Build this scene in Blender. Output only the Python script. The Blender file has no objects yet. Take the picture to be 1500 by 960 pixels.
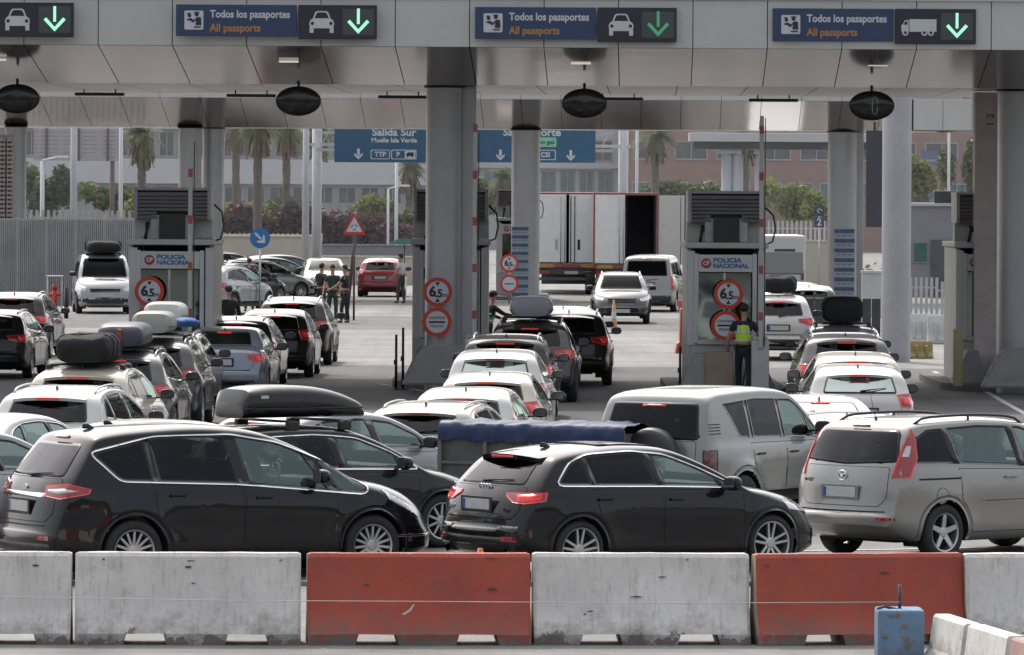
import bpy, bmesh, math, random
from mathutils import Vector, Matrix
from mathutils.bvhtree import BVHTree
from mathutils import noise as nz
random.seed(7)
scene = bpy.context.scene
COL = scene.collection
R = math.radians
sin, cos, pi = math.sin, math.cos, math.pi

# ---------------------------------------------------------------- camera model
F, HC, PX0, PY0, RHO = 9000.0, 4.2, 750.0, 278.0, R(.35)

def at(px, py, Y):
    """world point seen at photo pixel (px, py) at distance Y"""
    u, w = px - PX0, PY0 - py
    return Vector(((u*cos(RHO) - w*sin(RHO))*Y/F, Y, HC + (u*sin(RHO) + w*cos(RHO))*Y/F))

def gx(px, Y):
    """ground X for photo column px at distance Y"""
    u = px - PX0
    w = (-HC*F/Y - u*sin(RHO))/cos(RHO)
    return (u*cos(RHO) - w*sin(RHO))*Y/F

# ---------------------------------------------------------------- materials
MATS = {}
def nodes_of(name):
    m = bpy.data.materials.new(name); m.use_nodes = True
    nt = m.node_tree; nt.nodes.clear()
    out = nt.nodes.new('ShaderNodeOutputMaterial')
    return m, nt, out

def mat(name, col, rough=.6, metal=0., spec=.5, var=.12, vscale=3., bump=0., bscale=40., coat=0., emit=None, estr=0., dirt=0., dirtcol=(.12, .10, .08), bdist=.01):
    if name in MATS: return MATS[name]
    m, nt, out = nodes_of(name)
    N, L = nt.nodes, nt.links
    b = N.new('ShaderNodeBsdfPrincipled')
    b.inputs['Base Color'].default_value = (*col, 1)
    b.inputs['Roughness'].default_value = rough
    b.inputs['Metallic'].default_value = metal
    b.inputs['Specular IOR Level'].default_value = spec
    b.inputs['Coat Weight'].default_value = coat
    b.inputs['Coat Roughness'].default_value = .04
    if emit:
        b.inputs['Emission Color'].default_value = (*emit, 1)
        b.inputs['Emission Strength'].default_value = estr
    L.new(b.outputs[0], out.inputs[0])
    geo = N.new('ShaderNodeNewGeometry')
    if var > 0 or dirt > 0:
        n = N.new('ShaderNodeTexNoise'); n.inputs['Scale'].default_value = vscale
        n.inputs['Detail'].default_value = 6; n.inputs['Roughness'].default_value = .65
        L.new(geo.outputs['Position'], n.inputs['Vector'])
        r = N.new('ShaderNodeMapRange')
        r.inputs['From Min'].default_value = .3; r.inputs['From Max'].default_value = .7
        r.inputs['To Min'].default_value = 1 - var; r.inputs['To Max'].default_value = 1 + var
        L.new(n.outputs[0], r.inputs[0])
        mx = N.new('ShaderNodeVectorMath'); mx.operation = 'SCALE'
        mx.inputs[0].default_value = col
        L.new(r.outputs[0], mx.inputs['Scale'])
        src = mx.outputs[0]
        if dirt > 0:
            n2 = N.new('ShaderNodeTexNoise'); n2.inputs['Scale'].default_value = vscale*2.7
            n2.inputs['Detail'].default_value = 8; n2.inputs['Roughness'].default_value = .75
            L.new(geo.outputs['Position'], n2.inputs['Vector'])
            r2 = N.new('ShaderNodeMapRange')
            r2.inputs['From Min'].default_value = .52; r2.inputs['From Max'].default_value = .75
            r2.inputs['To Max'].default_value = dirt
            L.new(n2.outputs[0], r2.inputs[0])
            mm = N.new('ShaderNodeMixRGB')
            L.new(r2.outputs[0], mm.inputs[0]); L.new(src, mm.inputs[1]); mm.inputs[2].default_value = (*dirtcol, 1)
            src = mm.outputs[0]
        L.new(src, b.inputs['Base Color'])
    if bump > 0:
        n3 = N.new('ShaderNodeTexNoise'); n3.inputs['Scale'].default_value = bscale; n3.inputs['Detail'].default_value = 5
        L.new(geo.outputs['Position'], n3.inputs['Vector'])
        bp = N.new('ShaderNodeBump'); bp.inputs['Strength'].default_value = bump; bp.inputs['Distance'].default_value = bdist
        L.new(n3.outputs[0], bp.inputs['Height']); L.new(bp.outputs[0], b.inputs['Normal'])
    MATS[name] = m
    return m

def paint(name, col, metal=.0, rough=.28, dirt=.25):
    """car paint: clear coat over base, faint dust on low parts, dark inside"""
    if name in MATS: return MATS[name]
    m, nt, out = nodes_of(name); N, L = nt.nodes, nt.links
    b = N.new('ShaderNodeBsdfPrincipled')
    b.inputs['Roughness'].default_value = rough; b.inputs['Metallic'].default_value = metal
    b.inputs['Coat Weight'].default_value = .9; b.inputs['Coat Roughness'].default_value = .06
    tc = N.new('ShaderNodeTexCoord'); sp = N.new('ShaderNodeSeparateXYZ'); L.new(tc.outputs['Object'], sp.inputs[0])
    n = N.new('ShaderNodeTexNoise'); n.inputs['Scale'].default_value = 2.2; n.inputs['Detail'].default_value = 7; n.inputs['Roughness'].default_value = .7
    L.new(tc.outputs['Object'], n.inputs['Vector'])
    rz = N.new('ShaderNodeMapRange'); rz.inputs['From Min'].default_value = .85; rz.inputs['From Max'].default_value = .15
    rz.inputs['To Max'].default_value = dirt*1.6; L.new(sp.outputs[2], rz.inputs[0])
    mu = N.new('ShaderNodeMath'); mu.operation = 'MULTIPLY'; L.new(n.outputs[0], mu.inputs[0]); L.new(rz.outputs[0], mu.inputs[1])
    ad = N.new('ShaderNodeMath'); ad.operation = 'MULTIPLY_ADD'; L.new(n.outputs[0], ad.inputs[0]); ad.inputs[1].default_value = dirt*.35; L.new(mu.outputs[0], ad.inputs[2])
    mix = N.new('ShaderNodeMixRGB'); L.new(ad.outputs[0], mix.inputs[0]); mix.inputs[1].default_value = (*col, 1); mix.inputs[2].default_value = (.16, .14, .12, 1)
    L.new(mix.outputs[0], b.inputs['Base Color'])
    rr = N.new('ShaderNodeMapRange'); rr.inputs['To Min'].default_value = rough; rr.inputs['To Max'].default_value = min(1, rough + .5); L.new(ad.outputs[0], rr.inputs[0]); L.new(rr.outputs[0], b.inputs['Roughness'])
    d = N.new('ShaderNodeBsdfDiffuse'); d.inputs[0].default_value = (.02, .02, .022, 1)
    g = N.new('ShaderNodeNewGeometry'); ms = N.new('ShaderNodeMixShader')
    L.new(g.outputs['Backfacing'], ms.inputs[0]); L.new(b.outputs[0], ms.inputs[1]); L.new(d.outputs[0], ms.inputs[2])
    L.new(ms.outputs[0], out.inputs[0])
    MATS[name] = m
    return m

def glass(name, tint, gloss=(.8, .85, .85), ior=1.45, extra=.0):
    if name in MATS: return MATS[name]
    m, nt, out = nodes_of(name); N, L = nt.nodes, nt.links
    t = N.new('ShaderNodeBsdfTransparent'); t.inputs[0].default_value = (*tint, 1)
    g = N.new('ShaderNodeBsdfGlossy'); g.inputs[0].default_value = (*gloss, 1); g.inputs['Roughness'].default_value = .03
    f = N.new('ShaderNodeFresnel'); f.inputs[0].default_value = ior
    ad = N.new('ShaderNodeMath'); ad.operation = 'ADD'; ad.use_clamp = True; ad.inputs[1].default_value = extra
    L.new(f.outputs[0], ad.inputs[0])
    ms = N.new('ShaderNodeMixShader'); L.new(ad.outputs[0], ms.inputs[0]); L.new(t.outputs[0], ms.inputs[1]); L.new(g.outputs[0], ms.inputs[2])
    L.new(ms.outputs[0], out.inputs[0])
    MATS[name] = m
    return m

# ---------------------------------------------------------------- objects
def link(name, data, m=None, parent=None, smooth=False, loc=None, rot=None):
    o = bpy.data.objects.new(name, data); COL.objects.link(o)
    if m is not None:
        for q in (m if isinstance(m, (list, tuple)) else [m]): data.materials.append(q)
    if parent is not None: o.parent = parent
    if smooth and hasattr(data, 'polygons'):
        data.polygons.foreach_set('use_smooth', [True]*len(data.polygons))
    if loc is not None: o.location = loc
    if rot is not None: o.rotation_euler = rot
    return o

def bobj(name, bm, m=None, parent=None, smooth=False, loc=None, rot=None, sharp=None):
    me = bpy.data.meshes.new(name); bm.to_mesh(me); bm.free()
    o = link(name, me, m, parent, smooth, loc, rot)
    if sharp is not None:
        me.set_sharp_from_angle(angle=R(sharp))
    return o

def thing(name, label, cat, loc=(0, 0, 0), rz=0, group=None):
    o = bpy.data.objects.new(name, None); COL.objects.link(o)
    o.location = loc; o.rotation_euler = (0, 0, rz)
    return tag(o, label, cat, group)

def tag(o, label, cat, group=None, kind=None):
    if label: o['label'] = label
    if cat: o['category'] = cat
    if group: o['group'] = group
    if kind: o['kind'] = kind
    return o

def struct(o):
    o['kind'] = 'structure'; return o

def kids(o): return [c for c in COL.objects if c.parent == o]

def box(bm, c, s, rz=0, rx=0, ry=0, mi=0, bev=0):
    M = Matrix.Translation(c) @ Matrix.Rotation(rz, 4, 'Z') @ Matrix.Rotation(ry, 4, 'Y') @ Matrix.Rotation(rx, 4, 'X') @ Matrix.Diagonal((*s, 1))
    t = bmesh.new(); bmesh.ops.create_cube(t, size=1, matrix=M)
    if bev > 0: bmesh.ops.bevel(t, geom=list(t.edges), offset=bev, segments=2, affect='EDGES', profile=.6)
    for f in t.faces: f.material_index = mi
    join(bm, t)

def join(bm, t):
    mp = {}
    for v in t.verts: mp[v] = bm.verts.new(v.co)
    for f in t.faces:
        try:
            nf = bm.faces.new([mp[v] for v in f.verts]); nf.material_index = f.material_index; nf.smooth = f.smooth
        except ValueError: pass
    t.free()

def cyl(bm, p0, p1, r0, r1=None, n=16, mi=0, cap=True, smooth=True):
    p0, p1 = Vector(p0), Vector(p1); r1 = r0 if r1 is None else r1
    d = (p1 - p0); q = d.to_track_quat('Z', 'Y'); M = q.to_matrix()
    a, b = [], []
    for i in range(n):
        t = 2*pi*i/n; v = M @ Vector((cos(t), sin(t), 0))
        a.append(bm.verts.new(p0 + v*r0)); b.append(bm.verts.new(p1 + v*r1))
    for i in range(n):
        f = bm.faces.new((a[i], a[(i+1) % n], b[(i+1) % n], b[i])); f.material_index = mi; f.smooth = smooth
    if cap:
        f = bm.faces.new(a[::-1]); f.material_index = mi
        f = bm.faces.new(b); f.material_index = mi

def tube(bm, pts, r, n=8, mi=0):
    pts = [Vector(p) for p in pts]; rings = []
    for i, p in enumerate(pts):
        d = (pts[min(i+1, len(pts)-1)] - pts[max(i-1, 0)]).normalized()
        q = d.to_track_quat('Z', 'Y').to_matrix()
        rr = r[i] if isinstance(r, (list, tuple)) else r
        rings.append([bm.verts.new(p + q @ Vector((cos(2*pi*k/n)*rr, sin(2*pi*k/n)*rr, 0))) for k in range(n)])
    for i in range(len(rings)-1):
        a = rings[i]
        # align
        b = rings[i+1]; best = min(range(n), key=lambda s: sum((a[k].co - b[(k+s) % n].co).length for k in range(n)))
        b = b[best:] + b[:best]; rings[i+1] = b
        for k in range(n):
            f = bm.faces.new((a[k], a[(k+1) % n], b[(k+1) % n], b[k])); f.material_index = mi; f.smooth = True
    for rg in (rings[0][::-1], rings[-1]):
        f = bm.faces.new(rg); f.material_index = mi

def lathe(bm, prof, n=32, mi=0, M=None, close=False):
    """prof: list of (r, h); axis = local Z through M"""
    M = M or Matrix.Identity(4); rings = []
    for r, h in prof:
        rings.append([bm.verts.new(M @ Vector((r*cos(2*pi*k/n), r*sin(2*pi*k/n), h))) for k in range(n)])
    for i in range(len(rings)-1):
        for k in range(n):
            f = bm.faces.new((rings[i][k], rings[i][(k+1) % n], rings[i+1][(k+1) % n], rings[i+1][k])); f.material_index = mi; f.smooth = True

def prism(bm, pts, M, depth, mi=0):
    """extrude 2D polygon pts (x,y) by depth along local z, placed by matrix M"""
    a = [bm.verts.new(M @ Vector((x, y, 0))) for x, y in pts]
    b = [bm.verts.new(M @ Vector((x, y, depth))) for x, y in pts]
    n = len(pts)
    f1 = bm.faces.new(a[::-1]); f2 = bm.faces.new(b)
    for f in (f1, f2): f.material_index = mi
    for i in range(n):
        f = bm.faces.new((a[i], a[(i+1) % n], b[(i+1) % n], b[i])); f.material_index = mi

FACE = Matrix(((1, 0, 0, 0), (0, 0, 1, 0), (0, 1, 0, 0), (0, 0, 0, 1)))   # x->x, y->z, extrude z->y
def facing(loc, rz=0):
    """local (x right, y up) plane whose front looks towards -Y"""
    return Matrix.Translation(loc) @ Matrix.Rotation(rz, 4, 'Z') @ Matrix(((1, 0, 0, 0), (0, 0, -1, 0), (0, 1, 0, 0), (0, 0, 0, 1)))

def text(body, size, M, m, parent=None, name='lettering', align='LEFT', bold=.0, ext=.002, width=None):
    cu = bpy.data.curves.new('txt', 'FONT'); cu.body = body; cu.size = size; cu.align_x = align; cu.align_y = 'CENTER'
    cu.extrude = ext; cu.offset = bold; cu.resolution_u = 3
    o = bpy.data.objects.new('txt', cu); COL.objects.link(o)
    dg = bpy.context.evaluated_depsgraph_get()
    me = bpy.data.meshes.new_from_object(o.evaluated_get(dg)); bpy.data.objects.remove(o)
    if width:
        xs = [v.co.x for v in me.vertices]; w = max(xs) - min(xs)
        me.transform(Matrix.Diagonal((width/w, 1, 1, 1)))
    me.transform(M); me.materials.clear()
    return link(name, me, m, parent)

def disc(r, n=40, a0=0): return [(r*cos(2*pi*i/n + a0), r*sin(2*pi*i/n + a0)) for i in range(n)]

def rnd(pts, r, n=3):
    out = []; N_ = len(pts)
    for i in range(N_):
        p, a, b = Vector(pts[i]), Vector(pts[i-1]), Vector(pts[(i+1) % N_])
        ra = min(r, (a-p).length*.45); rb = min(r, (b-p).length*.45)
        s, e = p + (a-p).normalized()*ra, p + (b-p).normalized()*rb
        for k in range(n+1):
            t = k/n
            out.append(tuple(s*(1-t)**2 + p*2*t*(1-t) + e*t*t))
    return out
# ================================================================ car builder
PAINT = paint('paint_slot', (.5, .5, .5))
TRIM = mat('black_trim', (.018, .018, .019), .5, var=.2, bump=.1, bscale=200)
GLOSSB = mat('gloss_black', (.008, .008, .009), .08, var=0)
RUB = mat('tyre_rubber', (.022, .022, .022), .75, var=.25, vscale=12, bump=.3, bscale=90)
LINER = mat('arch_liner', (.01, .01, .01), .9, var=.2)
ALLOY = mat('alloy', (.52, .53, .54), .3, metal=.85, var=.08)
CHROME = mat('chrome', (.75, .76, .78), .12, metal=1, var=0)
SATIN = mat('satin_rail', (.45, .46, .47), .35, metal=.8, var=.05)
REDL = mat('red_lens', (.30, .012, .014), .15, var=.25, vscale=9, coat=1)
REDH = mat('red_lens_bright', (.55, .03, .03), .15, var=.15, vscale=9, coat=1, emit=(1, .05, .04), estr=.12)
LIT = mat('brake_lit', (.55, .02, .02), .2, var=.1, vscale=30, emit=(1, .05, .04), estr=.28)
CLEAR = mat('clear_lens', (.55, .56, .58), .12, metal=.25, var=.25, vscale=20, coat=1)
PLATE = mat('number_plate', (.46, .46, .47), .4, var=.10, vscale=14)
INT = mat('interior', (.10, .098, .095), .8, var=.2)
INTL = mat('interior_light', (.25, .25, .24), .8, var=.2)
GL_C = glass('glass_clear', (.74, .84, .82), (.62, .80, .78), extra=.12)
GL_D = glass('glass_privacy', (.10, .10, .11), (.7, .7, .75))
GL_B = glass('glass_bright', (.82, .90, .88), (.85, .95, .93), extra=.38)
MGL = mat('mirror_glass', (.10, .11, .12), .12, metal=.6, var=.2)
GL_K = glass('glass_black', (.015, .015, .017), (.14, .15, .16))
GL_W = glass('glass_screen', (.70, .80, .78))

def pchip(pts):
    xs = [p[0] for p in pts]; ys = [p[1] for p in pts]; n = len(xs)
    h = [xs[i+1]-xs[i] for i in range(n-1)]; d = [(ys[i+1]-ys[i])/h[i] for i in range(n-1)]
    m = [d[0]] + [0 if d[i-1]*d[i] <= 0 else 2*d[i-1]*d[i]/(d[i-1]+d[i]) for i in range(1, n-1)] + [d[-1]] if n > 2 else [d[0], d[0]]
    def f(x):
        if x <= xs[0]: return ys[0]
        if x >= xs[-1]: return ys[-1]
        i = 0
        while x > xs[i+1]: i += 1
        t = (x-xs[i])/h[i]
        return (ys[i]*(1+2*t)*(1-t)**2 + h[i]*m[i]*t*(1-t)**2 + ys[i+1]*t*t*(3-2*t) + h[i]*m[i+1]*t*t*(t-1))
    return f

def catmull(pts, sub=8):
    P = [Vector(p) for p in pts]; P = [P[0]*2-P[1]] + P + [P[-1]*2-P[-2]]; out = []
    for i in range(1, len(P)-2):
        p0, p1, p2, p3 = P[i-1:i+3]
        t01, t12, t23 = [max(1e-4, (b-a).length)**.5 for a, b in ((p0, p1), (p1, p2), (p2, p3))]
        m1 = (p2-p1 + t12*((p1-p0)/t01 - (p2-p0)/(t01+t12))); m2 = (p2-p1 + t12*((p3-p2)/t23 - (p3-p1)/(t12+t23)))
        for k in range(sub):
            t = k/sub
            out.append((2*t**3-3*t*t+1)*p1 + (t**3-2*t*t+t)*m1 + (-2*t**3+3*t*t)*p2 + (t**3-t*t)*m2)
    out.append(P[-2]); return out

SIDE = pchip([(0, .90), (.08, .955), (.2, .982), (.42, .978), (.66, 1.0), (.80, .992), (.93, .962), (1, .925)])

def smooth01(t): t = max(0, min(1, t)); return t*t*(3-2*t)

class Car: pass

def car_body(S):
    """lofted body shell; returns Car with bm, bvh"""
    C = Car(); C.S = S; L, W, H = S['L'], S['W'], S['H']
    prof = catmull(S['top']); xs = [max(0, min(L, p.x)) for p in prof]; zs_ = [p.y for p in prof]
    for i in range(1, len(xs)): xs[i] = max(xs[i], xs[i-1] + 1e-4)
    cum = [0]
    for i in range(1, len(xs)): cum.append(cum[-1] + math.hypot(xs[i]-xs[i-1], zs_[i]-zs_[i-1]))
    n = int(cum[-1]/.045); st = []; j = 0
    for i in range(n+1):
        d = cum[-1]*i/n
        while j < len(cum)-2 and cum[j+1] < d: j += 1
        t = (d-cum[j])/max(1e-6, cum[j+1]-cum[j]); st.append((xs[j]*(1-t)+xs[j+1]*t, zs_[j]*(1-t)+zs_[j+1]*t))
    zbf, belt = pchip(S['zb']), pchip(S['belt'])
    wf = pchip(S.get('hw', [(0, .88), (.1, .93), (.35, .975), (.9, 1), (L-1.1, 1), (L-.6, .975), (L-.25, .93), (L-.08, .87), (L, .80)]))
    wroof = S['wroof']; n1, n2, n3 = 15, 8, 9; r0 = S.get('r', .11); C.belt = belt
    bm = bmesh.new(); rings = []
    for x, zt in st:
        zb = zbf(x); w = W/2*wf(x); zs = belt(x)
        r = min(r0 + .04*smooth01((x-L+1.4)/1.2), (zt-zb)*.42); zc = zt - r; z1 = min(zs, zc)
        def yb(z):
            h = (z-zb)/max(.05, zs-zb); y = w*SIDE(h)
            for wx in (S['wr'], S['wf']):
                d = math.hypot(x-wx, z-S['R']) - S['R']
                y += S.get('flare', .018)*math.exp(-((d-.10)/.09)**2)*smooth01((zs-z)/.25)
            return y
        half = [(0, zb), (w*.5, zb), (yb(zb)-.03, zb)]
        for i in range(n1+1):
            z = zb + (z1-zb)*(i/n1)**.85; half.append((yb(z), z))
        wb = yb(zs); k = (wb - wroof)/(H - S['zbelt'])
        for i in range(1, n2+1):
            z = z1 + (zc-z1)*i/n2; t = max(0, z-zs)
            half.append((yb(z) if z <= zs else wb - k*t*(.75 + .35*t/(H-S['zbelt'])), z))
        ye, ze = half[-1]
        for i in range(1, n3+1):
            a = (pi/2)*(i/n3)**1.15; e = 2/3.2
            half.append((ye*max(0, cos(a))**e if i < n3 else 0, zc + r*sin(a)**e))
        m = len(half)-1
        ring = [(x, -y, z) for y, z in half] + [(x, y, z) for y, z in half[-2:0:-1]]
        rings.append(ring)
    def cap(ring, sgn):
        zc_ = (ring[0][2] + ring[m][2])/2; out = []
        for f, bx in ((.93, .015), (.75, .03), (.45, .04), (.15, .045)):
            out.append([(x + sgn*bx, y*f, zc_ + (z-zc_)*f) for x, y, z in ring])
        return out
    rings = cap(rings[0], -1)[::-1] + rings + cap(rings[-1], 1)
    cr, cf = S.get('bend_r', .16), S.get('bend_f', .42)
    def bend(x, y, z):
        q = min(1, abs(y)/(W/2))
        x2 = x + cr*q**2.6*(1-smooth01(x/1.0)) - cf*q**2.3*(1-smooth01((L-x)/1.5))
        return Vector((x2 - L/2, y, z))
    V = [[bm.verts.new(bend(*p)) for p in rg] for rg in rings]; nr = len(V[0])
    for i in range(len(V)-1):
        for k in range(nr):
            f = bm.faces.new((V[i][k], V[i+1][k], V[i+1][(k+1) % nr], V[i][(k+1) % nr])); f.smooth = True
    bm.faces.new(V[0]); bm.faces.new(V[-1][::-1])
    bmesh.ops.remove_doubles(bm, verts=bm.verts, dist=.0004)
    bmesh.ops.recalc_face_normals(bm, faces=bm.faces)
    for f in bm.faces: f.smooth = True
    C.bm = bm; C.bvh = BVHTree.FromBMesh(bm); return C

def frame_ray(C, fr, a, b):
    L = C.S['L']; s = -1 if fr.endswith('R') else 1
    if fr in ('R', 'L'): return Vector((a - L/2, s*3, b)), Vector((0, -s, 0))
    if fr == 'B': return Vector((-L/2 - 2, a, b)), Vector((1, 0, 0))
    if fr == 'F': return Vector((L/2 + 2, a, b)), Vector((-1, 0, 0))
    if fr == 'T': return Vector((a - L/2, b, 5)), Vector((0, 0, -1))
    ph = R(a*100)
    if fr[:2] == 'CB':
        u = Vector((-cos(ph), s*sin(ph), 0)); ax = Vector((.9 - L/2, s*.25, b))
    else:
        u = Vector((cos(ph), s*sin(ph), 0)); ax = Vector((L/2 - 1.2, s*.25, b))
    return ax + u*3, -u

def panel(C, name, fr, poly, mats, parent=None, off=.004, border=0, cell=.06, ring=0, skirt=True, strip=None):
    if fr[0] == 'C': poly = [(a/100, b) for a, b in poly]
    bm = bmesh.new()
    if not strip: poly = [p for i, p in enumerate(poly) if math.dist(p, poly[i-1]) > 1e-4]
    if strip:
        A = [bm.verts.new((a, b, 0)) for a, b in poly]; B = [bm.verts.new((a, b, 0)) for a, b in strip]
        for i in range(1, len(A)): bm.faces.new((A[i-1], A[i], B[i], B[i-1]))
    elif ring or border:
        t = ring or border; inner = shrink(poly, t); outer = shrink(poly, 0)
        A = [bm.verts.new((a, b, 0)) for a, b in outer]; B = [bm.verts.new((a, b, 0)) for a, b in inner]
        for i in range(len(A)):
            q = bm.faces.new((A[i-1], A[i], B[i], B[i-1])); q.material_index = 0 if ring else 1
        if not ring: bm.faces.new(B)
    else: bm.faces.new([bm.verts.new((a, b, 0)) for a, b in poly])
    bmesh.ops.triangulate(bm, faces=[q for q in bm.faces if len(q.verts) > 4])
    for ax in (0, 1):
        vs = [v.co[ax] for v in bm.verts]; lo, hi = min(vs), max(vs); k = int((hi-lo)/cell)
        for i in range(1, (k if not strip else 0)+1):
            co = Vector((0, 0, 0)); co[ax] = lo + (hi-lo)*i/(k+1); no = Vector((0, 0, 0)); no[ax] = 1
            bmesh.ops.bisect_plane(bm, geom=bm.verts[:]+bm.edges[:]+bm.faces[:], plane_co=co, plane_no=no)
    bad = []; nrm = {}
    for v in bm.verts:
        o, d = frame_ray(C, fr, v.co.x, v.co.y)
        loc, no, idx, dist = C.bvh.ray_cast(o, d, 8)
        if loc is None: bad.append(v); continue
        if no.dot(d) > 0: no = -no
        v.co = loc + no*off; nrm[v] = no
    if bad: bmesh.ops.delete(bm, geom=bad, context='VERTS')
    if not bm.faces: bm.free(); return None
    for q in bm.faces:
        q.normal_update(); v = q.verts[0]
        if q.normal.dot(nrm[v]) < 0: q.normal_flip()
        q.smooth = True
    if skirt:
        be = [e for e in bm.edges if len(e.link_faces) == 1]
        bv = {v for e in be for v in e.verts}; new = {v: bm.verts.new(v.co - nrm[v]*(off+.006)) for v in bv}
        for e in be:
            a, b = e.verts; mi = e.link_faces[0].material_index
            try: q = bm.faces.new((a, b, new[b], new[a])); q.material_index = mi
            except ValueError: pass
    if not isinstance(mats, (list, tuple)): mats = [mats]
    return bobj(name, bm, list(mats), parent)

def inside(p, poly):
    x, y = p; c = False; n = len(poly)
    for i in range(n):
        x1, y1 = poly[i]; x2, y2 = poly[(i+1) % n]
        if (y1 > y) != (y2 > y) and x < (x2-x1)*(y-y1)/(y2-y1)+x1: c = not c
    return c

def shrink(poly, d):
    """offset a polygon inwards by d (outwards when negative)"""
    P = [Vector(p) for p in poly]; n = len(P)
    area = sum(P[i-1].x*P[i].y - P[i].x*P[i-1].y for i in range(n))
    if area < 0: P = P[::-1]
    out = []
    for i in range(n):
        a, p, b = P[i-1], P[i], P[(i+1) % n]
        e1, e2 = (p-a).normalized(), (b-p).normalized()
        n1, n2 = Vector((-e1.y, e1.x)), Vector((-e2.y, e2.x)); m = n1 + n2
        if m.length < 1e-6: m = n1
        m.normalize(); k = d/max(.5, m.dot(n1)); q = p + m*k; out.append((q.x, q.y))
    return out

def clip(poly, p, nrm):
    out = []; n = len(poly); sd = lambda q: (q[0]-p[0])*nrm[0] + (q[1]-p[1])*nrm[1]
    for i in range(n):
        a, b = poly[i], poly[(i+1) % n]; da, db = sd(a), sd(b)
        if da >= 0: out.append(a)
        if da*db < 0:
            t = da/(da-db); out.append((a[0]+(b[0]-a[0])*t, a[1]+(b[1]-a[1])*t))
    return out

def wheel(parent, x, y, s, Rt, w, Rr, style, name='wheel'):
    """s=-1 right side. hub axis along y"""
    M = Matrix.Translation((x, y, Rt)) @ Matrix.Rotation(R(90)*(1 if s < 0 else -1), 4, 'X')
    bm = bmesh.new()   # +h = outward
    lathe(bm, [(Rr-.02, -w), (Rr+.01, -w), (Rt-.03, -w), (Rt-.008, -w+.02), (Rt, -w+.05), (Rt, -.05), (Rt-.008, -.02), (Rt-.03, 0), (Rr+.02, .004), (Rr, -.008), (Rr-.012, -.03), (Rr-.02, -w)], 40, M=M)
    t = bobj(name, bm, RUB, parent)
    bm = bmesh.new()
    lathe(bm, [(Rr-.025, -w*.8), (Rr-.03, -.05), (Rr-.018, -.012), (Rr-.002, -.004), (Rr, -.012)], 40, M=M)
    lathe(bm, [(.001, -.10), (Rr-.03, -.10)], 24, mi=1, M=M)
    lathe(bm, [(.001, -.02), (.05, -.022), (.065, -.035), (.065, -.09)], 20, M=M)
    n, dbl = style
    for i in range(n):
        a = 2*pi*i/n + .3
        for q in ((-1, 1) if dbl else (0,)):
            w0, w1 = (.016, .012) if dbl else ((.034, .026) if n < 8 else (.016, .012))
            o0, o1 = q*.02, q*(.045 if dbl else 0)
            pts = []
            for r_, ww, oo, h in ((.045, w0, o0, -.03), (Rr-.025, w1, o1, -.012)):
                for sg in (-1, 1):
                    lx, ly = r_, oo + sg*ww
                    pts.append((cos(a)*lx - sin(a)*ly, sin(a)*lx + cos(a)*ly, h))
            top = [bm.verts.new(M @ Vector(p)) for p in pts]; bot = [bm.verts.new(M @ (Vector(p) - Vector((0, 0, .03)))) for p in pts]
            for idx in ((0, 1, 3, 2),): bm.faces.new([top[k] for k in idx])
            for u, v in ((0, 1), (1, 3), (3, 2), (2, 0)): bm.faces.new((top[u], top[v], bot[v], bot[u]))
    bmesh.ops.recalc_face_normals(bm, faces=bm.faces)
    r = bobj('rim', bm, [ALLOY, LINER], t, sharp=35)
    return t

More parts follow.
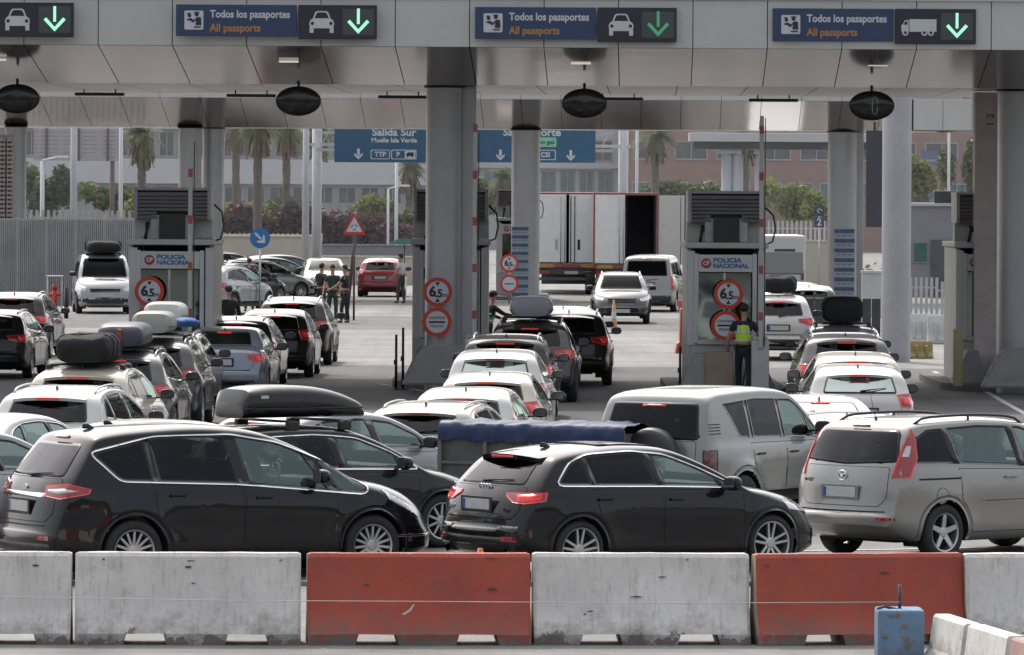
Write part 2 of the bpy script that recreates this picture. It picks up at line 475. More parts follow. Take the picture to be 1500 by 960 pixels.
SPECS = {}
def proto(key):
    """build one car of a type, with all its parts, at the origin (x forward)"""
    S = SPECS[key]; C = car_body(S); L, W, H = S['L'], S['W'], S['H']
    root = bpy.data.objects.new(S.get('name', 'car'), None); COL.objects.link(root)
    dlo = rnd(S['dlo'], S.get('dr', .05), 3); sp = S['splits']
    # ---- side glass panes and pillars
    panes = []
    cuts = [None] + sp + [None]
    for i in range(len(cuts)-1):
        p = dlo[:]
        for c, sg in ((cuts[i], 1), (cuts[i+1], -1)):
            if c is None: continue
            xb, xt, hw = c; zb_, zt_ = S['zbelt'], H
            d = Vector((xt-xb, zt_-zb_)).normalized(); nn = (d.y*sg, -d.x*sg)
            p = clip(p, (xb + nn[0]*hw, zb_ + nn[1]*hw), nn)
        if len(p) > 2: panes.append(p)
    priv = S.get('privacy', 0)
    gls = []
    for i, p in enumerate(panes):
        g = GL_D if i < priv else GL_C
        for fr in ('R', 'L'):
            panel(C, 'window', fr, p, [g, GLOSSB], root, off=.003, border=.028, cell=.09)
            gls.append((fr, p))
    for c in sp:
        xb, xt, hw = c; d = Vector((xt-xb, H-S['zbelt'])).normalized(); p = dlo[:]
        nn = (d.y, -d.x)
        p = clip(clip(p, (xb-nn[0]*(hw+.002), S['zbelt']-nn[1]*(hw+.002)), nn), (xb+nn[0]*(hw+.002), S['zbelt']+nn[1]*(hw+.002)), (-nn[0], -nn[1]))
        if len(p) > 2:
            for fr in ('R', 'L'): panel(C, 'pillar', fr, p, S.get('pillar_mat', GLOSSB), root, off=.005, cell=.1)
    if S.get('chrome'):
        for fr in ('R', 'L'): panel(C, 'window_trim', fr, shrink(dlo, -.016), CHROME, root, off=.007, ring=.018, cell=.12)
    # ---- rear window, windscreen
    rg = rnd(S['rear_glass'], .06, 3); panel(C, 'rear_window', 'B', rg, [S.get('rear_mat', GL_D), GLOSSB], root, off=.003, border=.03, cell=.09); gls.append(('B', rg))
    ws = rnd(S['screen'], .05, 3); panel(C, 'windscreen', 'F', ws, [GL_W, GLOSSB], root, off=.003, border=.03, cell=.09); gls.append(('F', ws))
    # ---- doors (shut lines) and handles
    Rt, Ra = S['R'], S['R'] + S.get('gap', .05); zsill = pchip(S['zb'])(L/2) + .10
    belt = C.belt
    for dr in S['doors']:
        x0, x1, side = dr['x0'], dr['x1'], dr.get('side', 'RL')
        zb0, zb1 = belt(x0) - .02, belt(x1) - .02
        p = [(x0, zsill), (x1, zsill), (x1, zb1), (x0, zb0)]
        if dr.get('cutrear'):   # rear door wraps the wheel arch
            xw = S['wr']; xr = x0
            pts = []
            for k in range(7):
                a = R(-12 + 80*k/6); q = (xw + (Ra+.075)*cos(a), Rt + (Ra+.075)*sin(a))
                if q[0] > xr: pts.append(q)
            pts = [q for q in pts if q[1] > zsill]
            p = [(pts[0][0]+.0, zsill)] + pts + [(xr, zb0), (x1, zb1), (x1, zsill)]
            p = p[::-1]
        for fr in side:
            d_ = panel(C, 'door', fr, p, [PAINT, LINER], root, off=.0035, border=.007, cell=.12)
            hx = dr['hx']; hz = belt(hx) - .13 if 'hz' not in dr else dr['hz']
            s = -1 if fr == 'R' else 1; o, dd = frame_ray(C, fr, hx, hz); loc = C.bvh.ray_cast(o, dd, 8)[0]
            if loc is not None and d_:
                bm = bmesh.new(); box(bm, loc + Vector((0, s*.022, .006)), (.19, .022, .026), bev=.008)
                box(bm, loc + Vector((-.07, s*.008, 0)), (.03, .03, .02)); box(bm, loc + Vector((.07, s*.008, 0)), (.03, .03, .02))
                bobj('door_handle', bm, S.get('handle', PAINT), d_)
    # ---- carve glass openings and wheel arches
    kill = []
    tests = [(fr, shrink(p, .016)) for fr, p in gls]
    for f in C.bm.faces:
        c = f.calc_center_median(); n = f.normal; x = c.x + L/2
        if abs(c.y) > W*.30 and c.z < Rt*2.4 and (min(math.hypot(x-S['wr'], c.z-Rt), math.hypot(x-S['wf'], c.z-Rt)) < Ra + .012):
            kill.append(f); continue
        if c.z < S['zbelt'] - .25: continue
        for fr, p in tests:
            if fr == 'R' and c.y < -.3 and n.y < -.25 and inside((x, c.z), p): kill.append(f); break
            if fr == 'L' and c.y > .3 and n.y > .25 and inside((x, c.z), p): kill.append(f); break
            if fr == 'B' and n.x < -.12 and x < L*.5 and inside((c.y, c.z), p): kill.append(f); break
            if fr == 'F' and n.x > .12 and x > L*.5 and inside((c.y, c.z), p): kill.append(f); break
    bmesh.ops.delete(C.bm, geom=kill, context='FACES')
    body = bobj('body', C.bm, [PAINT], root)
    # ---- wheel arch lips + liners
    for wx in (S['wr'], S['wf']):
        lo = max(-40, math.degrees(math.asin(max(-1, min(1, (zsill-.07-Rt)/Ra)))))
        lw = S.get('lip', .05)
        pin = [(wx + Ra*cos(R(lo + (180-2*lo)*k/26)), Rt + Ra*sin(R(lo + (180-2*lo)*k/26))) for k in range(27)]
        pout = [(wx + (Ra+lw)*cos(R(lo + (180-2*lo)*k/26)), Rt + (Ra+lw)*sin(R(lo + (180-2*lo)*k/26))) for k in range(27)]
        for fr in ('R', 'L'):
            s = -1 if fr == 'R' else 1
            panel(C, 'wheel_arch', fr, pout, S.get('arch_mat', PAINT), root, off=.006, cell=.12, strip=pin)
            bm = bmesh.new(); y0 = s*(W/2*.985); y1 = s*(W/2-.34); pr = None
            for k in range(29):
                a = R(-25 + 230*k/28); cx, cz = wx - L/2 + (Ra+.006)*cos(a), Rt + (Ra+.006)*sin(a)
                cur = (bm.verts.new((cx, y0, cz)), bm.verts.new((cx, y1, cz)))
                if pr: bm.faces.new((pr[0], cur[0], cur[1], pr[1]))
                pr = cur
            bmesh.ops.contextual_create(bm, geom=[v for v in bm.verts if abs(v.co.y-y1) < 1e-5])
            # trim liner outer edge to body surface
            for v in bm.verts:
                if abs(v.co.y-y0) < 1e-5:
                    o, dd = frame_ray(C, fr, v.co.x + L/2, v.co.z); h = C.bvh.ray_cast(o, dd, 8)[0]
                    v.co.y = (h.y - s*.006) if h is not None and abs(h.y) > W*.38 else s*W*.44
            bobj('wheel_arch_liner', bm, LINER, root)
            o, dd = frame_ray(C, fr, wx, Rt + Ra + .04); h = C.bvh.ray_cast(o, dd, 8)[0]
            yw = (abs(h.y) if h is not None else W/2) - .025
            wheel(root, wx - L/2, s*yw, s, Rt, .205, S.get('Rr', Rt*.70), S.get('rim', (5, False)))
    # ---- underbody (keeps light from leaking) and lower cladding
    bm = bmesh.new(); zb_ = pchip(S['zb'])(L/2)
    box(bm, (0, 0, zb_+.10), (L*.80, W*.55, .22)); box(bm, (0, 0, zb_+.06), (S['wf']-S['wr']-2*Ra-.1, W*.86, .10))
    bobj('underbody', bm, LINER, root)
    if S.get('clad'):
        h = S['clad']
        for fr in ('R', 'L'):
            panel(C, 'side_sill', fr, [(S['wr']+Ra, zb_+.02), (S['wf']-Ra, zb_+.02), (S['wf']-Ra, zb_+h), (S['wr']+Ra, zb_+h)], TRIM, root, off=.008, cell=.12)
    # ---- rear bumper valance / bumper line
    for q in S.get('rear_panels', []): panel(C, q[0], q[1], rnd(q[2], q[4] if len(q) > 4 else .02, 2), q[3], root, off=q[5] if len(q) > 5 else .006, cell=.07)
    for q in S.get('both', []):
        for sd in ('R', 'L'): panel(C, q[0], q[1]+sd, rnd(q[2], .02, 2), q[3], root, off=q[4] if len(q) > 4 else .008, cell=.05, border=q[5] if len(q) > 5 else 0)
    # ---- tail lights, headlights
    for sd in ('R', 'L'):
        panel(C, 'tail_light', 'CB'+sd, rnd(S['tail'], .025, 2), [REDL, REDH] if not S.get('tailm') else S['tailm'], root, off=.012, border=.012, cell=.045)
        if S.get('tail_in'): panel(C, 'tail_lamp_lens', 'CB'+sd, rnd(S['tail_in'], .02, 2), [S.get('tail_in_mat', REDH)], root, off=.016, cell=.045)
        panel(C, 'headlight', 'CF'+sd, rnd(S['head'], .03, 2), [CLEAR, CHROME], root, off=.008, border=.012, cell=.045)
        for fg in S.get('fog', []): panel(C, 'fog_light', 'CF'+sd, rnd(fg, .02, 2), [GLOSSB], root, off=.006, cell=.06)
    for q in S.get('front_panels', []): panel(C, q[0], 'F', rnd(q[1], .02, 2), q[2], root, off=.006, cell=.07)
    if S.get('brake'):
        y, z, hw, hh = S['brake']; panel(C, 'brake_light', 'B', [(-hw, z-hh), (hw, z-hh), (hw, z+hh), (-hw, z+hh)], LIT, root, off=.012 if not S.get('spoiler') else .01, cell=.1)
    # ---- tailgate shut line
    if key != 'van':
        zg = min(p[1] for p in S['rear_glass']) - .015; lowz = S['plate'][1] - .155; hw_ = W*.375
        panel(C, 'tailgate', 'B', rnd([(-hw_*.86, lowz), (hw_*.86, lowz), (hw_, lowz+.10), (hw_*.98, zg), (-hw_*.98, zg), (-hw_, lowz+.10)], .04, 2), [PAINT, LINER], root, off=.0032, border=.0065, cell=.10)
    # ---- number plate
    def flat(name, y, z, w, h, m, out=.012, fr='B', bev=.004):
        o, dd = frame_ray(C, fr, y, z); hit = C.bvh.ray_cast(o, dd, 8)[0]
        if hit is None: return
        xs_ = []
        for yy in (-w/2, 0, w/2):
            for zz in (-h/2, h/2):
                oo, _ = frame_ray(C, fr, y+yy, z+zz); hh_ = C.bvh.ray_cast(oo, dd, 8)[0]
                if hh_ is not None: xs_.append(hh_.x)
        x = (min(xs_) if fr == 'B' else max(xs_)); sg = -1 if fr == 'B' else 1
        bm = bmesh.new(); box(bm, (x + sg*out, y, z), (.012, w, h), bev=bev); return bobj(name, bm, m, root)
    py_, pz_ = S['plate']; flat('number_plate_recess', py_, pz_, .58, .17, TRIM if not S.get('recess_mat') else S['recess_mat'], .002)
    pl_ = flat('number_plate', py_, pz_, .50, .115, PLATE, .012)
    if pl_:
        vx = min(v.co.x for v in pl_.data.vertices); bm = bmesh.new(); box(bm, (vx - .001, py_ + .225, pz_), (.004, .045, .105)); bobj('country_band', bm, mat('plate_blue', (.03, .07, .28), .4, var=.05), pl_)
    flat('front_number_plate', 0, S.get('fplate', .42), .50, .115, PLATE, .012, 'F')
    if S.get('sunroof'):
        xa, xb, yw_ = S['sunroof']; panel(C, 'sunroof', 'T', rnd([(xa, -yw_), (xb, -yw_), (xb, yw_), (xa, yw_)], .05), [GLOSSB], root, off=.012, cell=.15)
    # ---- mirrors
    mx, mz = S['mirror']
    for s in (-1, 1):
        o, dd = frame_ray(C, 'R' if s < 0 else 'L', mx, mz-.06); hit = C.bvh.ray_cast(o, dd, 8)[0]
        y = hit.y; bm = bmesh.new(); t = bmesh.new(); bmesh.ops.create_uvsphere(t, u_segments=18, v_segments=12, radius=1)
        for v in t.verts:
            c = v.co; v.co = Vector((math.copysign(abs(c.x)**.8, c.x)*(.10 if c.x > 0 else .035), math.copysign(abs(c.y)**.7, c.y)*.115, math.copysign(abs(c.z)**.75, c.z)*.078)) + Vector((mx-L/2, y + s*.17, mz))
        for f in t.faces: f.smooth = True
        join(bm, t); m_ = bobj('wing_mirror', bm, S.get('mirror_mat', PAINT), root)
        bm = bmesh.new(); box(bm, (mx-L/2+.01, y + s*.04, mz-.055), (.06, .12, .03), bev=.008); bobj('mirror_arm', bm, TRIM, m_)
        bm = bmesh.new(); M = Matrix.Translation((mx-L/2-.038, y+s*.17, mz)) @ Matrix.Rotation(R(-90), 4, 'Y') @ Matrix.Rotation(R(90), 4, 'Z')
        prism(bm, rnd([(-.095, -.055), (.095, -.055), (.095, .055), (-.095, .055)], .04), M, .004); bobj('mirror_glass', bm, MGL, m_)
    # ---- spoiler, rails, antenna, wiper
    if S.get('spoiler'):
        x0, x1, z0, z1, w0, w1, th = S['spoiler']; bm = bmesh.new(); A = []; nn = 10
        for k in range(nn+1):
            t = -1 + 2*k/nn; dz = -.035*abs(t)**2.4; bx = .10*abs(t)**2.4
            A.append([bm.verts.new((x1 - L/2 + bx*.4, w1*t, z1+dz)), bm.verts.new((x0 - L/2 + bx, w0*t, z0+dz)), bm.verts.new((x0 - L/2 + bx + .01, w0*t, z0+dz-th)), bm.verts.new((x1 - L/2, w1*t, z1+dz-th-.05))])
        for k in range(nn):
            for j in range(4):
                f = bm.faces.new((A[k][j], A[k][(j+1) % 4], A[k+1][(j+1) % 4], A[k+1][j])); f.smooth = True
        bm.faces.new(A[0]); bm.faces.new(A[-1][::-1]); bmesh.ops.recalc_face_normals(bm, faces=bm.faces)
        bobj('spoiler', bm, S.get('spoiler_mat', PAINT), root, sharp=35)
        if S.get('brake'):
            y, z, hw, hh = S['brake']; bm = bmesh.new(); box(bm, (x0-L/2-.002, 0, z0-th*.5), (.012, hw*2, hh*2), bev=.003); bobj('brake_light', bm, LIT, root)
    if S.get('rails'):
        xa, xb, yr, hh = S['rails']
        for s in (-1, 1):
            pts = []
            for k in range(15):
                t = k/14; x = xa + (xb-xa)*t; loc = C.bvh.ray_cast(Vector((x-L/2, s*yr, 5)), Vector((0, 0, -1)), 9)[0]
                up = hh*min(1, t/.1, (1-t)/.1)**.6 if 0 < t < 1 else -.01
                pts.append((loc.x, loc.y, loc.z + up))
            bm = bmesh.new(); tube(bm, pts, .016, 8)
            if hh > .03: cyl(bm, pts[7], Vector(pts[7]) - Vector((0, 0, hh+.02)), .014)
            bobj('roof_rail', bm, S.get('rail_mat', SATIN), root)
    if S.get('antenna'):
        x, k = S['antenna']; loc = C.bvh.ray_cast(Vector((x-L/2, 0, 5)), Vector((0, 0, -1)), 9)[0]; bm = bmesh.new()
        if k == 'rod': cyl(bm, loc, loc + Vector((-.10, 0, .30)), .006, .003, 6); cyl(bm, loc - Vector((0, 0, .01)), loc + Vector((0, 0, .03)), .022, .014, 10)
        else:
            t = bmesh.new(); bmesh.ops.create_uvsphere(t, u_segments=12, v_segments=8, radius=1)
            for v in t.verts: v.co = Vector((v.co.x*.07 - .04*max(0, v.co.z), v.co.y*.018, max(0, v.co.z)*.055)) + loc
            join(bm, t)
        bobj('antenna', bm, GLOSSB, root)
    if S.get('wiper'):
        y0, z0, y1, z1 = S['wiper']; a = frame_ray(C, 'B', y0, z0); b = frame_ray(C, 'B', y1, z1)
        p = C.bvh.ray_cast(*a, 8)[0]; q = C.bvh.ray_cast(*b, 8)[0]
        bm = bmesh.new(); tube(bm, [p + Vector((-.03, 0, 0)), p.lerp(q, .5) + Vector((-.04, 0, .005)), q + Vector((-.02, 0, 0))], [.018, .010, .006], 6); bobj('wiper', bm, TRIM, root)
    # ---- interior
    zf = S['zbelt']
    bm = bmesh.new(); x0, x1 = S['seat_x']
    box(bm, ((x0-.55+x1+.9)/2 - L/2, 0, zf-.42), (x1-x0+1.5, W*.74, .30), bev=.03)
    bobj('cabin_floor', bm, INT, root)
    bm = bmesh.new(); box(bm, (S['dash'] - L/2, 0, zf-.12), (.38, W*.76, .26), bev=.06); bobj('dashboard', bm, INT, root)
    bm = bmesh.new(); t = bmesh.new()
    ctr = Vector((S['dash']-.30-L/2, W*.20, zf-.02)); M = Matrix.Translation(ctr) @ Matrix.Rotation(R(-68), 4, 'Y')
    prev = [M @ Vector((.18*cos(2*pi*k/20), .18*sin(2*pi*k/20), 0)) for k in range(21)]
    tube(bm, prev, .014, 6); box(bm, ctr, (.03, .30, .05), bev=.01); t.free(); bobj('steering_wheel', bm, INT, root)
    def seat(x, y, w, head):
        bm = bmesh.new(); box(bm, (x+.12-L/2, y, zf-.32), (.52, w, .16), bev=.05)
        box(bm, (x-.15-L/2, y, zf-.05), (.15, w, .56), ry=R(-14), bev=.06)
        for hy in head:
            box(bm, (x-.25-L/2, y+hy, min(zf+.33, H-.26)), (.10, .26, .17), ry=R(-8), bev=.045)
            for q in (-.05, .05): cyl(bm, (x-.24-L/2, y+hy+q, zf+.16), (x-.25-L/2, y+hy+q, zf+.26), .008, n=6)
        bobj('seat', bm, INT, root)
    seat(x1, W*.2, .50, (0,)); seat(x1, -W*.2, .50, (0,)); seat(x0, 0, W*.68, (-.42, 0, .42))
    if S.get('extra'): S['extra'](C, root, flat)
    root['proto'] = key
    return root
def badge(C, root, s, y, z, size, m=CHROME):
    o, dd = frame_ray(C, 'B', y, z); hit = C.bvh.ray_cast(o, dd, 8)[0]
    # text faces backwards (-X); readable left->right runs towards -Y (viewer behind the car)
    M = Matrix.Translation(hit + Vector((-.010, 0, 0))) @ Matrix(((0, 0, -1, 0), (-1, 0, 0, 0), (0, 1, 0, 0), (0, 0, 0, 1)))
    text(s, size, M, m, root, 'badge', 'CENTER', bold=.002)

def rings4(C, root, flat):
    o, dd = frame_ray(C, 'B', 0, .985); hit = C.bvh.ray_cast(o, dd, 8)[0]; bm = bmesh.new()
    for k in range(4):
        c = hit + Vector((-.016, (k-1.5)*.052, -.01))
        tube(bm, [c + Vector((0, .036*cos(2*pi*i/20), .036*sin(2*pi*i/20))) for i in range(21)], .0085, 6)
    bobj('emblem', bm, ALLOY, root)
    badge(C, root, 'A3', .50, .745, .075); badge(C, root, 'TDI', -.50, .745, .06)
    for s in (1, -1):
        bm = bmesh.new(); c = Vector((.04-C.S['L']/2, s*.55, .30)); cyl(bm, c, c + Vector((.2, 0, 0)), .042, n=16, cap=False)
        bobj('exhaust', bm, CHROME, root)

def wings(C, root, flat):
    o, dd = frame_ray(C, 'B', 0, .985); hit = C.bvh.ray_cast(o, dd, 8)[0]; bm = bmesh.new(); c = hit + Vector((-.016, 0, -.02))
    tube(bm, [c + Vector((0, .068*cos(2*pi*i/24), .055*sin(2*pi*i/24))) for i in range(25)], .008, 6)
    tube(bm, [c + Vector((0, y, z)) for y, z in ((-.062, .02), (-.03, .018), (0, -.018), (.03, .018), (.062, .02))], .008, 6)
    bobj('emblem', bm, CHROME, root)
    badge(C, root, 'MAZDA5', .52, .90, .05)
    # shallow sliding-door rail on the right and left rear quarter, fuel flap
    for fr in 'RL': panel(C, 'sliding_door_rail', fr, [(.45, .925), (1.12, .925), (1.12, .945), (.45, .945)], LINER, root, off=.003, cell=.15)
    panel(C, 'fuel_flap', 'R', [(.80 + .095*a, .74 + .095*b) for a, b in disc(1, 20)], [PAINT, LINER], root, off=.003, border=.006, cell=.1)

def ford(C, root, flat):
    o, dd = frame_ray(C, 'B', 0, 1.0); hit = C.bvh.ray_cast(o, dd, 8)[0]; bm = bmesh.new()
    M = Matrix.Translation(hit + Vector((-.005, 0, 0))) @ Matrix.Rotation(R(-90), 4, 'Y') @ Matrix.Rotation(R(90), 4, 'Z')
    prism(bm, [(a*.07, b*.03) for a, b in disc(1, 24)], M, .012); bobj('emblem', bm, CHROME, root)
    panel(C, 'trim_strip', 'B', rnd([(-.52, .90), (.52, .90), (.52, .945), (-.52, .945)], .02), CHROME, root, off=.012, cell=.1)

def spare(C, root, flat):
    L = C.S['L']; bm = bmesh.new()
    M = Matrix.Translation((-L/2 - .07, -.16, 1.02)) @ Matrix.Rotation(R(-90), 4, 'Y')
    lathe(bm, [(.001, .20), (.28, .20), (.335, .185), (.36, .15), (.372, .08), (.365, 0), (.34, -.03), (.001, -.05)], 40, M=M)
    bobj('spare_wheel', bm, mat('spare_cover', (.030, .032, .035), .45, var=.15), root)
    # louvre slots behind the rear quarter pillar
    for k in range(4):
        for fr in 'RL': panel(C, 'vent_slot', fr, [(.22, 1.30+k*.04), (.50, 1.30+k*.04), (.50, 1.312+k*.04), (.22, 1.312+k*.04)], LINER, root, off=.004, cell=.2)

SPECS['hatch'] = dict(name='parked_car', L=4.31, W=1.80, H=1.43, R=.320, Rr=.245, wr=.80, wf=3.42, rim=(5, True),
    top=[(0, .56), (.03, .68), (.08, .84), (.17, .985), (.36, 1.17), (.55, 1.315), (.68, 1.355), (1.15, 1.41), (1.65, 1.43), (2.15, 1.39), (2.55, 1.25), (3.0, 1.03), (3.16, .965), (3.6, .90), (4.0, .80), (4.2, .69), (4.31, .52)],
    zb=[(0, .36), (.2, .24), (.5, .19), (3.8, .19), (4.15, .20), (4.31, .26)],
    belt=[(0, .90), (.3, .99), (.8, .99), (3.0, .93), (3.6, .84), (4.31, .60)], zbelt=.97, wroof=.60, gap=.045,
    dlo=[(.52, 1.02), (.76, 1.26), (1.0, 1.335), (1.6, 1.36), (2.05, 1.32), (2.4, 1.19), (2.95, .955), (2.0, .985)], dr=.10,
    splits=[(1.02, .92, .018), (1.92, 1.78, .045), (2.72, 2.5, .012)], privacy=2, chrome=True,
    rear_glass=[(-.60, 1.015), (.60, 1.015), (.50, 1.30), (-.50, 1.30)], screen=[(-.66, .99), (.66, .99), (.56, 1.34), (-.56, 1.34)],
    doors=[dict(x0=1.92, x1=3.0, hx=2.08), dict(x0=.98, x1=1.90, hx=1.12, cutrear=True)],
    tail=[(12, .935), (49, .945), (48, .85), (33, .815), (22, .83), (13, .90)], tail_in=[(24, .915), (45, .925), (44, .865), (33, .835), (26, .845)], tail_in_mat=LIT,
    head=[(16, .70), (50, .78), (47, .69), (20, .62)], fog=[[(15, .36), (45, .36), (45, .48), (15, .50)]],
    front_panels=[('grille', [(-.42, .30), (.42, .30), (.50, .62), (-.50, .62)], GLOSSB)],
    rear_panels=[('diffuser', 'B', [(-.66, .29), (.66, .29), (.70, .40), (.55, .46), (-.55, .46), (-.70, .40)], TRIM), ('bumper_grille', 'B', [(-.72, .50), (-.42, .50), (-.42, .58), (-.72, .58)], GLOSSB), ('bumper_grille', 'B', [(.42, .50), (.72, .50), (.72, .58), (.42, .58)], GLOSSB), ('trunk_lip', 'B', [(-.60, .655), (.60, .655), (.60, .667), (-.60, .667)], LINER)],
    both=[('bumper_reflector', 'CB', [(16, .42), (30, .42), (30, .47), (16, .47)], REDL)],
    plate=(0, .80), mirror=(2.74, 1.0), spoiler=(.38, .74, 1.335, 1.372, .53, .57, .05), brake=(0, 1.30, .20, .009), sunroof=(1.35, 2.15, .43), antenna=(.95, 'fin'), wiper=(.1, 1.05, -.40, 1.07), seat_x=(1.15, 1.95), dash=2.95, extra=rings4)

SPECS['mpv'] = dict(name='parked_car', L=4.77, W=1.88, H=1.65, R=.335, Rr=.235, wr=.97, wf=3.82, rim=(15, False),
    top=[(0, .55), (.04, .72), (.08, .90), (.15, 1.06), (.30, 1.24), (.50, 1.47), (.57, 1.545), (.70, 1.585), (1.3, 1.64), (2.0, 1.65), (2.6, 1.58), (3.1, 1.39), (3.55, 1.14), (3.75, 1.06), (4.2, .97), (4.5, .85), (4.68, .70), (4.77, .52)],
    zb=[(0, .34), (.2, .25), (.6, .20), (4.2, .20), (4.6, .22), (4.77, .28)],
    belt=[(0, .95), (.3, 1.10), (1.2, 1.06), (3.7, .95), (4.2, .88), (4.77, .62)], zbelt=1.04, wroof=.63, gap=.055, flare=.03,
    dlo=[(.52, 1.38), (.84, 1.08), (2.2, 1.03), (3.72, .90), (3.78, .97), (3.35, 1.22), (2.75, 1.46), (2.2, 1.55), (1.3, 1.54)], dr=.07,
    splits=[(1.26, 1.18, .03), (2.28, 2.16, .05), (3.28, 2.86, .045)], privacy=2, chrome=True,
    rear_glass=[(-.66, 1.12), (.66, 1.12), (.56, 1.47), (-.56, 1.47)], screen=[(-.70, 1.10), (.70, 1.10), (.58, 1.55), (-.58, 1.55)],
    doors=[dict(x0=2.28, x1=3.38, hx=2.50), dict(x0=1.20, x1=2.26, hx=1.48, cutrear=True)],
    tail=[(16, 1.03), (40, 1.06), (57, 1.0), (56, .95), (36, .89), (17, .92)], tail_in=[(21, .985), (38, 1.0), (49, .98), (36, .945), (22, .955)], tail_in_mat=CLEAR,
    head=[(28, .70), (56, .93), (54, .83), (30, .62)], fog=[[(15, .36), (40, .36), (40, .46), (15, .46)]],
    front_panels=[('grille', [(-.42, .32), (.42, .32), (.48, .52), (-.48, .52)], GLOSSB)],
    rear_panels=[('rear_bumper_trim', 'B', [(-.75, .30), (.75, .30), (.75, .42), (-.75, .42)], TRIM), ('trunk_lip', 'B', [(-.62, .60), (.62, .60), (.62, .612), (-.62, .612)], LINER)],
    both=[('bumper_reflector', 'CB', [(18, .46), (30, .46), (30, .50), (18, .50)], REDL), ('lower_trim', 'CF', [(15, .42), (52, .42), (52, .445), (15, .445)], CHROME)],
    plate=(0, .80), mirror=(3.12, 1.10), brake=(0, 1.525, .17, .010), antenna=(.85, 'fin'), wiper=(.05, 1.13, -.45, 1.16), seat_x=(1.5, 2.4), dash=3.5, extra=ford)

SPECS['minivan'] = dict(name='parked_car', L=4.50, W=1.755, H=1.62, R=.325, Rr=.225, wr=.87, wf=3.62, rim=(5, False),
    top=[(0, .55), (.03, .70), (.06, .90), (.11, 1.07), (.22, 1.28), (.35, 1.49), (.42, 1.55), (.54, 1.58), (1.0, 1.61), (1.8, 1.62), (2.5, 1.55), (3.0, 1.37), (3.42, 1.12), (3.6, 1.03), (4.0, .94), (4.3, .79), (4.44, .63), (4.5, .5)],
    zb=[(0, .40), (.2, .29), (.5, .22), (4.0, .21), (4.35, .22), (4.5, .28)],
    belt=[(0, .95), (.3, 1.08), (1.0, 1.07), (3.5, .97), (4.0, .86), (4.5, .62)], zbelt=1.06, wroof=.62, gap=.05,
    dlo=[(.42, 1.115), (.52, 1.40), (.74, 1.49), (1.6, 1.525), (2.3, 1.50), (2.9, 1.33), (3.40, 1.03), (3.38, .985), (2.0, 1.06), (1.1, 1.10)], dr=.04,
    splits=[(1.13, .98, .045), (2.22, 2.12, .05), (3.02, 2.80, .03)], privacy=1, chrome=False, rear_mat=GL_D,
    rear_glass=[(-.72, 1.13), (0, 1.09), (.72, 1.13), (.60, 1.49), (-.60, 1.49)], screen=[(-.66, 1.08), (.66, 1.08), (.56, 1.52), (-.56, 1.52)],
    doors=[dict(x0=2.24, x1=3.22, hx=2.42, hz=.93), dict(x0=1.13, x1=2.22, hx=1.96, hz=.93, cutrear=True)],
    tail=[(30, .955), (45, .955), (52, 1.18), (50, 1.42), (45, 1.50), (37, 1.28)], tail_in=[(38, 1.19), (43, 1.19), (45, 1.31), (41, 1.31)], tail_in_mat=CLEAR,
    head=[(18, .66), (52, .82), (50, .70), (20, .58)], fog=[[(15, .34), (40, .34), (40, .46), (15, .46)]],
    front_panels=[('grille', [(-.40, .32), (.40, .32), (.46, .58), (-.46, .58)], GLOSSB)],
    rear_panels=[('trunk_lip', 'B', [(-.66, .565), (.66, .565), (.66, .577), (-.66, .577)], LINER)],
    both=[('bumper_reflector', 'CB', [(20, .475), (34, .475), (34, .505), (20, .505)], REDL), ('door_moulding', '', [(1.5, .655), (3.15, .655), (3.15, .675), (1.5, .675)], PAINT)],
    plate=(0, .78), recess_mat=PAINT, mirror=(2.98, 1.13), brake=(0, 1.525, .13, .009), rails=(.62, 2.45, .585, .055), rail_mat=TRIM, antenna=(.62, 'rod'), seat_x=(1.5, 2.3), dash=3.25, extra=wings)

